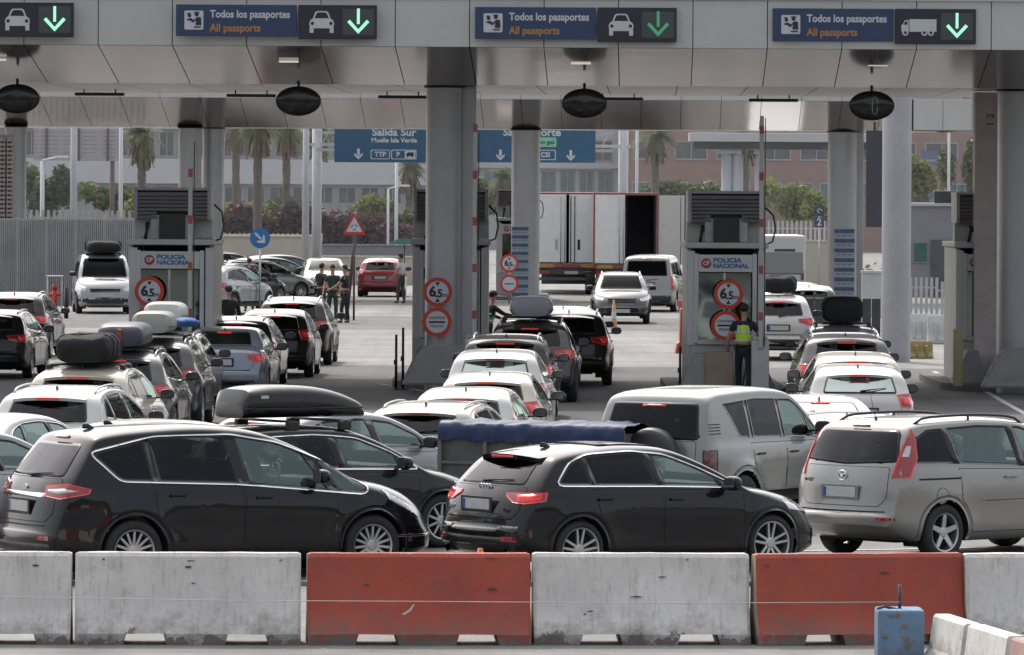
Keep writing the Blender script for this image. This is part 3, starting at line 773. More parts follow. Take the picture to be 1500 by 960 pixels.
SPECS['offroad'] = dict(name='parked_car', L=4.60, W=1.82, H=1.87, R=.385, Rr=.22, wr=.98, wf=3.66, rim=(6, False),
    top=[(0, .66), (.02, .82), (.04, 1.05), (.07, 1.20), (.20, 1.60), (.30, 1.78), (.45, 1.83), (1.0, 1.865), (2.1, 1.87), (2.6, 1.80), (2.95, 1.58), (3.25, 1.30), (3.40, 1.20), (4.1, 1.12), (4.42, 1.02), (4.55, .86), (4.60, .7)],
    zb=[(0, .50), (.3, .42), (.8, .38), (4.0, .38), (4.4, .42), (4.6, .5)],
    belt=[(0, 1.10), (.3, 1.19), (3.3, 1.17), (4.0, 1.06), (4.6, .82)], zbelt=1.18, wroof=.70, gap=.06, flare=.055, r=.10, bend_r=.09, bend_f=.25,
    hw=[(0, .92), (.1, .96), (.35, .985), (.9, 1), (3.6, 1), (4.2, .97), (4.5, .92), (4.6, .86)],
    dlo=[(.66, 1.68), (.72, 1.62), (1.0, 1.24), (3.22, 1.20), (3.12, 1.32), (2.72, 1.62), (2.55, 1.70), (1.6, 1.73)], dr=.05,
    splits=[(1.32, 1.26, .05), (2.20, 2.12, .045), (3.0, 2.75, .02)], privacy=2, pillar_mat=GLOSSB,
    rear_glass=[(-.70, 1.23), (.70, 1.23), (.62, 1.70), (-.62, 1.70)], screen=[(-.72, 1.22), (.72, 1.22), (.62, 1.76), (-.62, 1.76)],
    doors=[dict(x0=2.20, x1=3.20, hx=2.38, hz=1.02), dict(x0=1.26, x1=2.18, hx=1.45, hz=1.02, cutrear=True)], handle=TRIM,
    tail=[(33, 1.10), (46, 1.10), (46, .82), (33, .82)], tailm=[mat('red_lens_dark', (.09, .016, .016), .2, var=.3, vscale=12, coat=1), TRIM], head=[(18, .98), (46, 1.0), (46, .84), (18, .82)],
    front_panels=[('grille', [(-.40, .80), (.40, .80), (.42, 1.0), (-.42, 1.0)], CHROME)], clad=.16, arch_mat=PAINT, lip=.07,
    rear_panels=[('rear_bumper_trim', 'B', [(-.80, .50), (.80, .50), (.80, .58), (-.80, .58)], TRIM)],
    plate=(.45, .85), mirror=(3.02, 1.33), mirror_mat=GLOSSB, brake=(0, 1.655, .17, .018), seat_x=(1.5, 2.3), dash=3.05, extra=spare)

SPECS['suv'] = dict(name='parked_car', L=4.45, W=1.83, H=1.61, R=.35, Rr=.235, wr=.88, wf=3.56, rim=(5, True),
    top=[(0, .58), (.03, .74), (.07, .94), (.16, 1.08), (.36, 1.30), (.52, 1.465), (.64, 1.52), (1.2, 1.60), (1.9, 1.61), (2.45, 1.54), (2.9, 1.34), (3.25, 1.13), (3.42, 1.06), (3.9, 1.0), (4.2, .88), (4.38, .72), (4.45, .55)],
    zb=[(0, .42), (.2, .32), (.6, .26), (3.9, .26), (4.3, .28), (4.45, .34)],
    belt=[(0, 1.0), (.3, 1.10), (1, 1.08), (3.3, 1.01), (3.9, .92), (4.45, .66)], zbelt=1.06, wroof=.62, gap=.055, flare=.04,
    dlo=[(.62, 1.17), (.80, 1.40), (1.1, 1.475), (1.9, 1.50), (2.4, 1.44), (2.8, 1.28), (3.22, 1.05), (2.0, 1.08)], dr=.06,
    splits=[(1.15, 1.02, .03), (2.08, 1.98, .05), (2.98, 2.75, .015)], privacy=2, chrome=False,
    rear_glass=[(-.62, 1.12), (.62, 1.12), (.54, 1.44), (-.54, 1.44)], screen=[(-.68, 1.08), (.68, 1.08), (.57, 1.51), (-.57, 1.51)],
    doors=[dict(x0=2.10, x1=3.16, hx=2.28), dict(x0=1.06, x1=2.08, hx=1.26, cutrear=True)],
    tail=[(17, 1.03), (38, 1.06), (54, 1.04), (52, .93), (38, .87), (18, .95)], tail_in=[(30, 1.02), (47, 1.02), (46, .95), (34, .91)],
    head=[(18, .80), (54, .90), (52, .80), (20, .72)], fog=[[(15, .40), (40, .40), (40, .50), (15, .52)]],
    front_panels=[('grille', [(-.40, .62), (.40, .62), (.46, .80), (-.46, .80)], GLOSSB), ('lower_grille', [(-.5, .36), (.5, .36), (.5, .52), (-.5, .52)], GLOSSB)], clad=.18, arch_mat=TRIM, lip=.06,
    rear_panels=[('rear_bumper_trim', 'B', [(-.80, .36), (.80, .36), (.80, .54), (-.80, .54)], TRIM), ('trunk_lip', 'B', [(-.60, .64), (.60, .64), (.60, .652), (-.60, .652)], LINER)],
    both=[('bumper_reflector', 'CB', [(18, .58), (30, .58), (30, .61), (18, .61)], REDL)],
    plate=(0, .82), mirror=(2.93, 1.13), mirror_mat=GLOSSB, spoiler=(.36, .72, 1.475, 1.53, .54, .58, .045), brake=(0, 1.45, .17, .012), rails=(.75, 2.45, .60, .045), antenna=(.95, 'fin'), wiper=(.0, 1.10, -.42, 1.15), seat_x=(1.3, 2.1), dash=3.05)

SPECS['compact'] = dict(SPECS['suv'], L=4.25, W=1.78, H=1.50, R=.32, Rr=.22, wr=.80, wf=3.38,
    top=[(0, .55), (.03, .72), (.07, .92), (.16, 1.02), (.34, 1.20), (.50, 1.36), (.62, 1.41), (1.2, 1.49), (1.8, 1.50), (2.35, 1.43), (2.8, 1.24), (3.1, 1.06), (3.25, 1.0), (3.7, .93), (4.0, .82), (4.18, .66), (4.25, .52)],
    zb=[(0, .36), (.2, .26), (.6, .20), (3.7, .20), (4.1, .22), (4.25, .28)],
    belt=[(0, .92), (.3, 1.03), (1, 1.02), (3.1, .95), (3.7, .86), (4.25, .62)], zbelt=1.0, wroof=.60, gap=.045, flare=.02,
    dlo=[(.58, 1.09), (.78, 1.30), (1.05, 1.37), (1.8, 1.39), (2.3, 1.34), (2.7, 1.18), (3.05, .99), (2.0, 1.01)], splits=[(1.08, .95, .03), (1.98, 1.88, .05), (2.84, 2.62, .015)], privacy=0,
    rear_glass=[(-.60, 1.06), (.60, 1.06), (.52, 1.34), (-.52, 1.34)], screen=[(-.66, 1.02), (.66, 1.02), (.55, 1.41), (-.55, 1.41)],
    doors=[dict(x0=2.0, x1=3.02, hx=2.18), dict(x0=.98, x1=1.98, hx=1.18, cutrear=True)],
    tail=[(26, 1.04), (45, 1.06), (50, .90), (44, .82), (27, .86)], tail_in=[(30, 1.0), (42, 1.0), (43, .90), (31, .90)],
    head=[(18, .74), (54, .84), (52, .72), (20, .64)], clad=None, arch_mat=PAINT, lip=.045, rim=(7, False),
    rear_panels=[('trunk_lip', 'B', [(-.58, .60), (.58, .60), (.58, .612), (-.58, .612)], LINER), ('rear_bumper_trim', 'B', [(-.70, .34), (.70, .34), (.70, .42), (-.70, .42)], TRIM)],
    front_panels=[('grille', [(-.40, .58), (.40, .58), (.44, .70), (-.44, .70)], GLOSSB), ('lower_grille', [(-.5, .30), (.5, .30), (.5, .46), (-.5, .46)], GLOSSB)],
    both=[], plate=(0, .76), mirror=(2.78, 1.07), spoiler=(.36, .70, 1.365, 1.42, .52, .56, .04), brake=(0, 1.34, .17, .012), rails=None, seat_x=(1.2, 2.0), dash=2.9, rear_mat=GL_W)

SPECS['sedan'] = dict(SPECS['compact'], L=4.65, W=1.80, H=1.44, R=.325, Rr=.23, wr=.98, wf=3.76,
    top=[(0, .62), (.03, .80), (.07, .96), (.13, 1.03), (.40, 1.055), (.62, 1.075), (.95, 1.23), (1.3, 1.37), (1.6, 1.42), (2.1, 1.44), (2.6, 1.39), (3.1, 1.18), (3.4, 1.01), (3.55, .95), (4.0, .88), (4.4, .76), (4.6, .64), (4.65, .52)],
    zb=[(0, .36), (.2, .26), (.6, .20), (4.1, .20), (4.5, .22), (4.65, .28)],
    belt=[(0, .93), (.3, .99), (1, .98), (3.3, .92), (3.9, .83), (4.65, .60)], zbelt=.97,
    dlo=[(1.02, 1.05), (1.35, 1.26), (1.65, 1.33), (2.1, 1.345), (2.6, 1.30), (3.0, 1.14), (3.32, .965), (2.2, .985)], splits=[(1.50, 1.62, .02), (2.35, 2.25, .05), (3.15, 2.95, .015)], privacy=0, chrome=True,
    rear_glass=[(-.58, 1.09), (.58, 1.09), (.50, 1.36), (-.50, 1.36)], screen=[(-.66, .98), (.66, .98), (.55, 1.36), (-.55, 1.36)],
    doors=[dict(x0=2.37, x1=3.36, hx=2.55), dict(x0=1.30, x1=2.35, hx=1.55, cutrear=True)],
    tail=[(20, .93), (50, .95), (50, .80), (30, .77), (21, .82)], tail_in=[(30, .90), (46, .91), (45, .82), (32, .81)],
    head=[(18, .70), (54, .80), (52, .68), (20, .60)], both=[], plate=(0, .78), mirror=(3.06, 1.02), spoiler=None, brake=(0, 1.335, .14, .010), seat_x=(1.55, 2.3), dash=3.15, antenna=(1.35, 'fin'), wiper=None, rear_mat=GL_B,
    rear_panels=[('trunk_lip', 'B', [(-.60, .62), (.60, .62), (.60, .632), (-.60, .632)], LINER), ('rear_bumper_trim', 'B', [(-.70, .34), (.70, .34), (.70, .44), (-.70, .44)], TRIM)])

SPECS['estate'] = dict(SPECS['suv'], L=4.66, W=1.81, H=1.49, R=.325, Rr=.225, wr=1.0, wf=3.70,
    top=[(0, .56), (.03, .74), (.07, .93), (.15, 1.04), (.32, 1.22), (.48, 1.37), (.60, 1.41), (1.2, 1.475), (2.0, 1.49), (2.6, 1.43), (3.1, 1.22), (3.42, 1.03), (3.58, .97), (4.0, .90), (4.4, .78), (4.6, .64), (4.66, .52)],
    zb=[(0, .36), (.2, .26), (.6, .20), (4.1, .20), (4.5, .22), (4.66, .28)],
    belt=[(0, .92), (.3, 1.02), (1, 1.0), (3.4, .93), (3.9, .85), (4.66, .62)], zbelt=.99, wroof=.60, gap=.045, flare=.018,
    dlo=[(.60, 1.09), (.80, 1.29), (1.1, 1.36), (2.0, 1.385), (2.55, 1.34), (3.0, 1.17), (3.36, .965), (2.2, .99)], splits=[(1.22, 1.10, .03), (2.28, 2.18, .05), (3.12, 2.92, .015)], privacy=2, chrome=True,
    rear_glass=[(-.60, 1.07), (.60, 1.07), (.52, 1.34), (-.52, 1.34)], screen=[(-.66, 1.0), (.66, 1.0), (.55, 1.40), (-.55, 1.40)],
    doors=[dict(x0=2.30, x1=3.34, hx=2.48), dict(x0=1.20, x1=2.28, hx=1.45, cutrear=True)],
    tail=[(14, .95), (50, .97), (50, .85), (30, .80), (16, .85)], tail_in=[(30, .92), (46, .93), (45, .86), (32, .83)],
    head=[(18, .70), (54, .80), (52, .68), (20, .60)], clad=None, arch_mat=PAINT, lip=.045, rim=(10, False), both=[],
    rear_panels=[('trunk_lip', 'B', [(-.60, .60), (.60, .60), (.60, .612), (-.60, .612)], LINER), ('rear_bumper_trim', 'B', [(-.70, .34), (.70, .34), (.70, .44), (-.70, .44)], TRIM)],
    plate=(0, .76), mirror=(3.04, 1.04), spoiler=(.34, .68, 1.37, 1.42, .52, .56, .04), brake=(0, 1.345, .17, .010), rails=(.75, 2.6, .58, .03), seat_x=(1.5, 2.3), dash=3.15)

SPECS['van'] = dict(SPECS['suv'], name='parked_van', L=4.95, W=1.93, H=1.97, R=.34, Rr=.21, wr=1.02, wf=4.08,
    top=[(0, .60), (.02, .78), (.04, 1.05), (.07, 1.25), (.16, 1.65), (.24, 1.86), (.40, 1.92), (1.2, 1.96), (2.7, 1.97), (3.3, 1.90), (3.75, 1.62), (4.15, 1.26), (4.32, 1.16), (4.6, 1.08), (4.82, .92), (4.92, .74), (4.95, .55)],
    zb=[(0, .36), (.3, .28), (.8, .22), (4.5, .22), (4.8, .24), (4.95, .30)],
    belt=[(0, 1.15), (.3, 1.22), (4.1, 1.10), (4.5, .98), (4.95, .72)], zbelt=1.18, wroof=.72, gap=.05, flare=.02, bend_r=.08, bend_f=.32,
    hw=[(0, .93), (.1, .965), (.35, .99), (.9, 1), (3.9, 1), (4.5, .96), (4.85, .88), (4.95, .82)],
    dlo=[(.40, 1.28), (.44, 1.70), (3.3, 1.72), (3.62, 1.55), (4.05, 1.18), (3.9, 1.16), (1.5, 1.26)], splits=[(1.62, 1.58, .06), (2.85, 2.80, .06), (3.78, 3.55, .02)], privacy=2, chrome=False,
    rear_glass=[(-.72, 1.25), (.72, 1.25), (.66, 1.78), (-.66, 1.78)], screen=[(-.76, 1.20), (.76, 1.20), (.66, 1.84), (-.66, 1.84)],
    doors=[dict(x0=2.88, x1=3.86, hx=3.05), dict(x0=1.62, x1=2.86, hx=2.7)],
    tail=[(36, 1.25), (44, 1.25), (44, .78), (36, .78)], tail_in=[(38, 1.1), (43, 1.1), (43, .9), (38, .9)],
    head=[(20, .86), (50, 1.02), (50, .82), (22, .76)], clad=None, arch_mat=TRIM, lip=.04, both=[],
    rear_panels=[('rear_bumper_trim', 'B', [(-.85, .36), (.85, .36), (.85, .58), (-.85, .58)], TRIM)],
    front_panels=[('grille', [(-.50, .72), (.50, .72), (.50, .84), (-.50, .84)], GLOSSB), ('lower_grille', [(-.62, .34), (.62, .34), (.62, .54), (-.62, .54)], TRIM)],
    plate=(0, .95), fplate=.62, mirror=(3.72, 1.32), mirror_mat=TRIM, spoiler=None, brake=(0, 1.84, .15, .012), rails=None, antenna=None, seat_x=(2.2, 3.0), dash=3.8)

PROTOS = {}; SWAP = {}
def recolor(me, pm, swaps):
    key = (me.name, pm.name, tuple(sorted((a.name, b.name) for a, b in swaps.items())))
    names = [m.name for m in me.materials if m]
    if PAINT.name not in names and not any(a.name in names for a in swaps): return me
    if key in SWAP: return SWAP[key]
    d = me.copy()
    for i, m in enumerate(d.materials):
        if m == PAINT: d.materials[i] = pm
        elif m in swaps: d.materials[i] = swaps[m]
    SWAP[key] = d; return d

def copy_tree(o, parent, pm, swaps, chmap):
    c = o.copy(); COL.objects.link(c); c.parent = parent
    if c.type == 'MESH': c.data = recolor(o.data, pm, swaps)
    for ch in chmap.get(o, []): copy_tree(ch, c, pm, swaps, chmap)
    return c

CHM = {}
def car(key, pm, px, Y, deg, label, cat='car', group=None, lit=True, ref='c', skip=(), swaps=None, name=None, sc=1):
    """place a car: ref 'c' centre, 'rr' right rear wheel, 'r' rear end centre, 'f' front end centre at photo column px, distance Y"""
    if key not in PROTOS:
        p = proto(key); PROTOS[key] = p
        par = {}
        for o in COL.objects:
            if o.parent: par.setdefault(o.parent, []).append(o)
        CHM.update(par)
    S = SPECS[key]; th = R(deg); h = Vector((cos(th), sin(th))); l = Vector((-sin(th), cos(th)))
    offs = {'c': Vector((0, 0)), 'rr': h*(S['wr']-S['L']/2) - l*(S['W']/2), 'r': h*(-S['L']/2+.1), 'f': h*(S['L']/2-.1)}[ref]
    c = Vector((gx(px, Y), Y)) - offs*sc
    sw = dict(swaps or {})
    if not lit: sw[LIT] = REDL
    r = copy_tree(PROTOS[key], None, pm, sw, CHM)
    r.name = name or S['name']
    r.location = (c.x, c.y, 0); r.rotation_euler = (0, 0, th); r.scale = (sc, sc, sc)
    if 'proto' in r: del r['proto']
    tag(r, label, cat, group)
    for ch in list(kids(r)):
        if any(ch.name.startswith(s) for s in skip): 
            for g in kids(ch): bpy.data.objects.remove(g)
            bpy.data.objects.remove(ch)
    return r

def drop_protos():
    def rm(o):
        for c in CHM.get(o, []): rm(c)
        bpy.data.objects.remove(o)
    for p in PROTOS.values(): rm(p)
# ================================================================ people
SKIN = mat('skin', (.36, .20, .14), .6, var=.08, vscale=30)
def skinned(name, joints, edges, m, parent, root=0, sub=1):
    me = bpy.data.meshes.new(name); me.from_pydata([j[0] for j in joints], edges, [])
    o = bpy.data.objects.new(name, me); COL.objects.link(o)
    sk = o.modifiers.new('s', 'SKIN'); sk.use_smooth_shade = True
    if not me.skin_vertices: me.skin_vertices.new()
    for i, j in enumerate(joints):
        r = j[1]; r = r if isinstance(r, tuple) else (r, r)
        me.skin_vertices[0].data[i].radius = r
        me.skin_vertices[0].data[i].use_root = (i == root)
    ss = o.modifiers.new('u', 'SUBSURF'); ss.levels = ss.render_levels = sub
    dg = bpy.context.evaluated_depsgraph_get()
    res = bpy.data.meshes.new_from_object(o.evaluated_get(dg)); bpy.data.objects.remove(o)
    res.materials.clear(); q = link(name, res, m, parent, True)
    return q

def person(loc, rz, label, top, trousers, hair, cap=None, vest=None, h=1.78, armL=(-8, 5), armR=(8, 5), legs=(.08, -.06), lean=0, bare=True, headturn=0, group=None, long_sleeve=False, hold=None):
    """figure facing +Y before rotation. arms: (swing forward deg, out deg)"""
    root = thing('person', label, 'person', loc, rz, group); k = h/1.78
    def S(v): return Vector(v)*k
    pel = Vector((0, 0, .98)); ch = Vector((0, sin(R(lean))*.36, .98+.36*cos(R(lean)))); nk = ch + Vector((0, .02+sin(R(lean))*.15, .17))
    J = [(pel, (.145, .105)), (pel.lerp(ch, .45), (.125, .095)), (ch, (.155, .105)), (ch + Vector((0, 0, .09)), (.10, .08)), (nk, (.055, .058)), (nk + Vector((0, .01, .07)), (.055, .06)), (nk + Vector((0, .025, .15)), (.080, .095)), (nk + Vector((0, .02, .225)), (.074, .092))]
    E = [(i, i+1) for i in range(7)]
    arms = {}
    for s, (sw, out) in ((-1, armL), (1, armR)):
        sh = ch + Vector((s*.185, 0, .075)); a = R(sw); b = R(out)
        up = Vector((s*sin(b), sin(a)*.9, -cos(a)*cos(b))).normalized(); el = sh + up*.29
        a2 = a + R(22); lo = Vector((s*sin(b)*.4, sin(a2), -cos(a2))).normalized(); wr = el + lo*.25
        i = len(J); J += [(sh, .062), (el, .043), (el.lerp(wr, .5), .038), (wr, (.026, .024)), (wr + lo*.07, (.036, .018))]
        E += [(2, i), (i, i+1), (i+1, i+2), (i+2, i+3), (i+3, i+4)]
        pw = wr + lo*.09
        for f, (dx, ln) in enumerate(((-.028, .055), (-.010, .066), (.009, .062), (.026, .05))):
            b0 = pw + Vector((s*.0, dx, 0)); i2 = len(J)
            J += [(b0 + lo*.03, .0095), (b0 + lo*(.03+ln*.6) + Vector((-s*.010, 0, 0)), .0088), (b0 + lo*(.03+ln) + Vector((-s*.026, 0, 0)), .007)]
            E += [(i+4, i2), (i2, i2+1), (i2+1, i2+2)]
        i2 = len(J); J += [(wr + lo*.06 + Vector((-s*.01, .035, 0)), .0105), (wr + lo*.10 + Vector((-s*.018, .05, 0)), .009)]; E += [(i+4, i2), (i2, i2+1)]
        arms[s] = (sh, el, wr, lo)
    lg = {}
    for s, st in ((-1, legs[0]), (1, legs[1])):
        hp = pel + Vector((s*.095, 0, -.07)); an = Vector((s*.115, st, .085)); kn = hp.lerp(an, .52) + Vector((s*.012, .035 + abs(st)*.15, 0))
        i = len(J); J += [(hp, .088), (kn, .056), (kn.lerp(an, .4), .052), (an, .038), (an + Vector((s*.02, .13, -.05)), (.042, .026))]
        E += [(0, i), (i, i+1), (i+1, i+2), (i+2, i+3), (i+3, i+4)]; lg[s] = (hp, kn, an)
    J = [(S(p), r if not isinstance(r, tuple) else (r[0]*k, r[1]*k)) if True else None for p, r in J]
    body = skinned('body', J, E, SKIN, root)
    # trousers
    T = [(S(pel + Vector((0, 0, .06))), (.150*k, .115*k)), (S(pel - Vector((0, 0, .03))), (.155*k, .12*k))]; TE = [(0, 1)]
    for s in (-1, 1):
        hp, kn, an = lg[s]; i = len(T)
        T += [(S(hp + Vector((0, 0, -.06))), .095*k), (S(kn), .070*k), (S(kn.lerp(an, .45)), .066*k), (S(an + Vector((0, 0, -.01))), .055*k)]; TE += [(1, i), (i, i+1), (i+1, i+2), (i+2, i+3)]
    skinned('trousers', T, TE, trousers, root)
    for s in (-1, 1):
        an = lg[s][2]; skinned('shoe', [(S(an + Vector((0, -.035, -.035))), .045*k), (S(an + Vector((s*.008, .06, -.045))), (.045*k, .036*k)), (S(an + Vector((s*.022, .15, -.055))), (.042*k, .026*k))], [(0, 1), (1, 2)], mat('shoe_leather', (.015, .014, .013), .5), root)
    # top
    P = [(S(pel + Vector((0, 0, .03))), (.158*k, .118*k)), (S(pel.lerp(ch, .45)), (.142*k, .112*k)), (S(ch), (.170*k, .122*k)), (S(ch + Vector((0, 0, .10))), (.105*k, .09*k)), (S(nk + Vector((0, 0, -.02))), (.060*k, .062*k))]; PE = [(0, 1), (1, 2), (2, 3), (3, 4)]
    for s in (-1, 1):
        sh, el, wr, lo = arms[s]; i = len(P)
        P += [(S(sh), .074*k), (S(sh.lerp(el, .62)), .060*k)]; PE += [(2, i), (i, i+1)]
        if long_sleeve: P += [(S(el), .052*k), (S(wr), .036*k)]; PE += [(i+1, i+2), (i+2, i+3)]
    skinned('shirt', P, PE, top, root)
    if vest:
        V = [(S(pel.lerp(ch, .10)), (.178*k, .140*k)), (S(pel.lerp(ch, .45)), (.172*k, .140*k)), (S(ch + Vector((0, 0, .0))), (.200*k, .152*k)), (S(ch + Vector((0, 0, .10))), (.135*k, .112*k))]
        v = skinned('safety_vest', V, [(0, 1), (1, 2), (2, 3)], vest, root)
        bm = bmesh.new()
        for z in (1.10, 1.26): lathe(bm, [(1, -.02), (1.01, 0), (1, .02)], 28, M=Matrix.Translation(S((0, .01, z))) @ Matrix.Diagonal((.182*k, .146*k, 1, 1)))
        for s in (-1, 1): box(bm, S((s*.09, -.135, 1.32)), (.035, .02, .16), rx=R(6))
        bobj('reflective_stripe', bm, mat('reflective', (.55, .57, .55), .3, var=.1), v)
    # head details
    hc = nk + Vector((0, .022, .185)); hm = Matrix.Translation(S(hc)) @ Matrix.Rotation(R(headturn), 4, 'Z')
    bm = bmesh.new()
    def ball(c, r, mi=0):
        t = bmesh.new(); bmesh.ops.create_uvsphere(t, u_segments=14, v_segments=10, radius=1)
        for v in t.verts: v.co = hm @ (Vector((v.co.x*r[0]+c[0], v.co.y*r[1]+c[1], v.co.z*r[2]+c[2]))*k)
        for f in t.faces: f.smooth = True; f.material_index = mi
        join(bm, t)
    ball((0, .085, -.01), (.014, .024, .022)); ball((0, .078, -.055), (.026, .012, .008), 1)
    for s in (-1, 1): ball((s*.030, .078, .012), (.011, .009, .007), 2); ball((s*.078, -.005, -.01), (.010, .018, .030))
    bobj('face', bm, [SKIN, mat('lips', (.30, .12, .10), .5), mat('eyes', (.03, .025, .02), .3)], body)
    bm = bmesh.new(); t = bmesh.new(); bmesh.ops.create_uvsphere(t, u_segments=20, v_segments=14, radius=1)
    for v in t.verts:
        c = v.co
        if c.z < -.15 and c.y > -.1: v.co = Vector((c.x*.5, -.3, -.15))
        c = v.co; v.co = hm @ (Vector((c.x*.087, c.y*.104 - .006, c.z*.10 + .035))*k)
    for f in t.faces: f.smooth = True
    join(bm, t); bobj('hair', bm, hair, body)
    if cap:
        bm = bmesh.new(); lathe(bm, [(.001, .125), (.05, .12), (.085, .09), (.098, .05), (.100, .028), (.092, .022)], 24, M=hm @ Matrix.Diagonal((k, 1.08*k, k, 1)))
        for i in range(9):
            a0, a1 = R(35+110*i/9), R(35+110*(i+1)/9); q = [hm @ (Vector((cos(a)*r, sin(a)*r*1.1, z))*k) for a, r, z in ((a0, .095, .032), (a1, .095, .032), (a1, .155, .018), (a0, .155, .018))]
            bm.faces.new([bm.verts.new(p) for p in q])
        bobj('cap', bm, cap, root)
    bm = bmesh.new(); lathe(bm, [(.97, -.022), (1.02, -.02), (1.02, .02), (.97, .022)], 24, M=Matrix.Translation(S((0, 0, 1.00))) @ Matrix.Diagonal((.165*k, .130*k, 1, 1)))
    for s, y in ((-1, -.10), (1, .02)): box(bm, S((s*.155, y, .97)), (.06, .09, .13), bev=.015)
    bobj('belt', bm, TRIM, root)
    return root
# ================================================================ setting
def gpt(px, py, z=0.):
    u, w = px - PX0, PY0 - py; k = u*sin(RHO) + w*cos(RHO)
    Y = (z-HC)*F/k
    return Vector(((u*cos(RHO) - w*sin(RHO))*Y/F, Y, z))

def asphalt(name, col, var=.18, crack=.35, tracks=True):
    m, nt, out = nodes_of(name); N, L = nt.nodes, nt.links
    b = N.new('ShaderNodeBsdfPrincipled'); b.inputs['Roughness'].default_value = .85
    g = N.new('ShaderNodeNewGeometry')
    def noise(sc, det=8, rough=.65, vec=None):
        n = N.new('ShaderNodeTexNoise'); n.inputs['Scale'].default_value = sc; n.inputs['Detail'].default_value = det; n.inputs['Roughness'].default_value = rough
        L.new(vec or g.outputs['Position'], n.inputs['Vector']); return n.outputs[0]
    def rng(src, a, b_, c, d):
        r = N.new('ShaderNodeMapRange'); r.inputs[1].default_value = a; r.inputs[2].default_value = b_; r.inputs[3].default_value = c; r.inputs[4].default_value = d
        L.new(src, r.inputs[0]); return r.outputs[0]
    def mul(a, b_):
        q = N.new('ShaderNodeMath'); q.operation = 'MULTIPLY'; L.new(a, q.inputs[0]); L.new(b_, q.inputs[1]); return q.outputs[0]
    big = rng(noise(.25), .3, .7, 1-var*1.6, 1+var*1.6); mid = rng(noise(2.2), .3, .7, 1-var, 1+var); fine = rng(noise(60, 3), .25, .75, .72, 1.28)
    mp = N.new('ShaderNodeMapping'); mp.inputs['Scale'].default_value = (1, .035, 1); L.new(g.outputs['Position'], mp.inputs[0])
    tr = rng(noise(1.1, 5, .6, mp.outputs[0]), .35, .7, 1.12, .80)
    stain = rng(noise(.9, 9, .8), .57, .74, 1, .45)
    f = mul(mul(mul(big, mid), mul(fine, tr)), stain)
    sc = N.new('ShaderNodeVectorMath'); sc.operation = 'SCALE'; sc.inputs[0].default_value = col; L.new(f, sc.inputs['Scale'])
    L.new(sc.outputs[0], b.inputs['Base Color'])
    bp = N.new('ShaderNodeBump'); bp.inputs['Strength'].default_value = .5; bp.inputs['Distance'].default_value = .01
    L.new(noise(45, 4), bp.inputs['Height']); L.new(bp.outputs[0], b.inputs['Normal'])
    L.new(b.outputs[0], out.inputs[0]); return m

def sheet(name, pts, z, m):
    bm = bmesh.new(); bm.faces.new([bm.verts.new((x, y, z)) for x, y in pts]); bmesh.ops.recalc_face_normals(bm, faces=bm.faces)
    for f in bm.faces:
        if f.normal.z < 0: f.normal_flip()
    return struct(bobj(name, bm, m))

A_NEAR = asphalt('asphalt_worn', (.17, .167, .162)); A_DARK = asphalt('asphalt_dark', (.085, .084, .087)); A_CONC = asphalt('pavement_concrete', (.185, .182, .176), .20); A_SHADE = asphalt('asphalt_shade', (.105, .104, .104))
sheet('ground', [(-500, -400), (500, -400), (500, 1500), (-500, 1500)], 0, A_NEAR)
sheet('road', [(-60, 84), (60, 84), (60, 146), (-60, 146)], .004, A_DARK)
sheet('pavement', [(-60, 146.02), (60, 146.02), (60, 183), (-60, 183)], .004, A_CONC)
sheet('cross_road', [(-60, 183.02), (60, 183.02), (60, 202), (-60, 202)], .004, A_SHADE)  # darker colour stands in for a band of shade across the pavement
sheet('far_pavement', [(-60, 202.02), (60, 202.02), (60, 300), (-60, 300)], .004, A_CONC)
LINE = mat('line_paint', (.50, .50, .49), .8, var=.25, vscale=2, dirt=.6, dirtcol=(.12, .12, .12))
def stripe(pts, w, z=.009):
    P = [gpt(*p) for p in pts]; bm = bmesh.new(); pr = None
    for i, p in enumerate(P):
        d = (P[min(i+1, len(P)-1)] - P[max(i-1, 0)]).normalized(); n = Vector((-d.y, d.x, 0))*w/2
        cur = (bm.verts.new(p + n + Vector((0, 0, z))), bm.verts.new(p - n + Vector((0, 0, z))))
        if pr: bm.faces.new((pr[0], cur[0], cur[1], pr[1]))
        pr = cur
    bmesh.ops.recalc_face_normals(bm, faces=bm.faces)
    for f in bm.faces:
        if f.normal.z < 0: f.normal_flip()
    return struct(bobj('road_marking', bm, LINE))
stripe([(556, 563), (590, 568), (640, 577), (720, 592)], .10)
stripe([(1368, 545), (1400, 558), (1440, 572), (1475, 592), (1500, 606), (1560, 640)], .12)
stripe([(980, 560), (1010, 573), (1060, 590)], .10)
stripe([(-20, 536), (60, 522), (130, 512)], .12)
stripe([(900, 812), (1300, 806), (1500, 802)], .12)

rr = random.Random(4)
for i, (px, py, w_, d_) in enumerate(((590, 590, 1.8, 5), (1440, 590, 2.4, 5), (930, 575, 1.4, 6))):
    q = gpt(px, py); pts = [(q.x + w_*(.5*cos(a))*rr.uniform(.85, 1.1), q.y + d_*.5*sin(a)*rr.uniform(.85, 1.1)) for a in [pi/4+pi/2*k for k in range(4)]]
    sheet('asphalt_patch', pts, .0085 if i else .0085, asphalt('patch_%d' % i, (.075+.03*(i % 2),)*3))
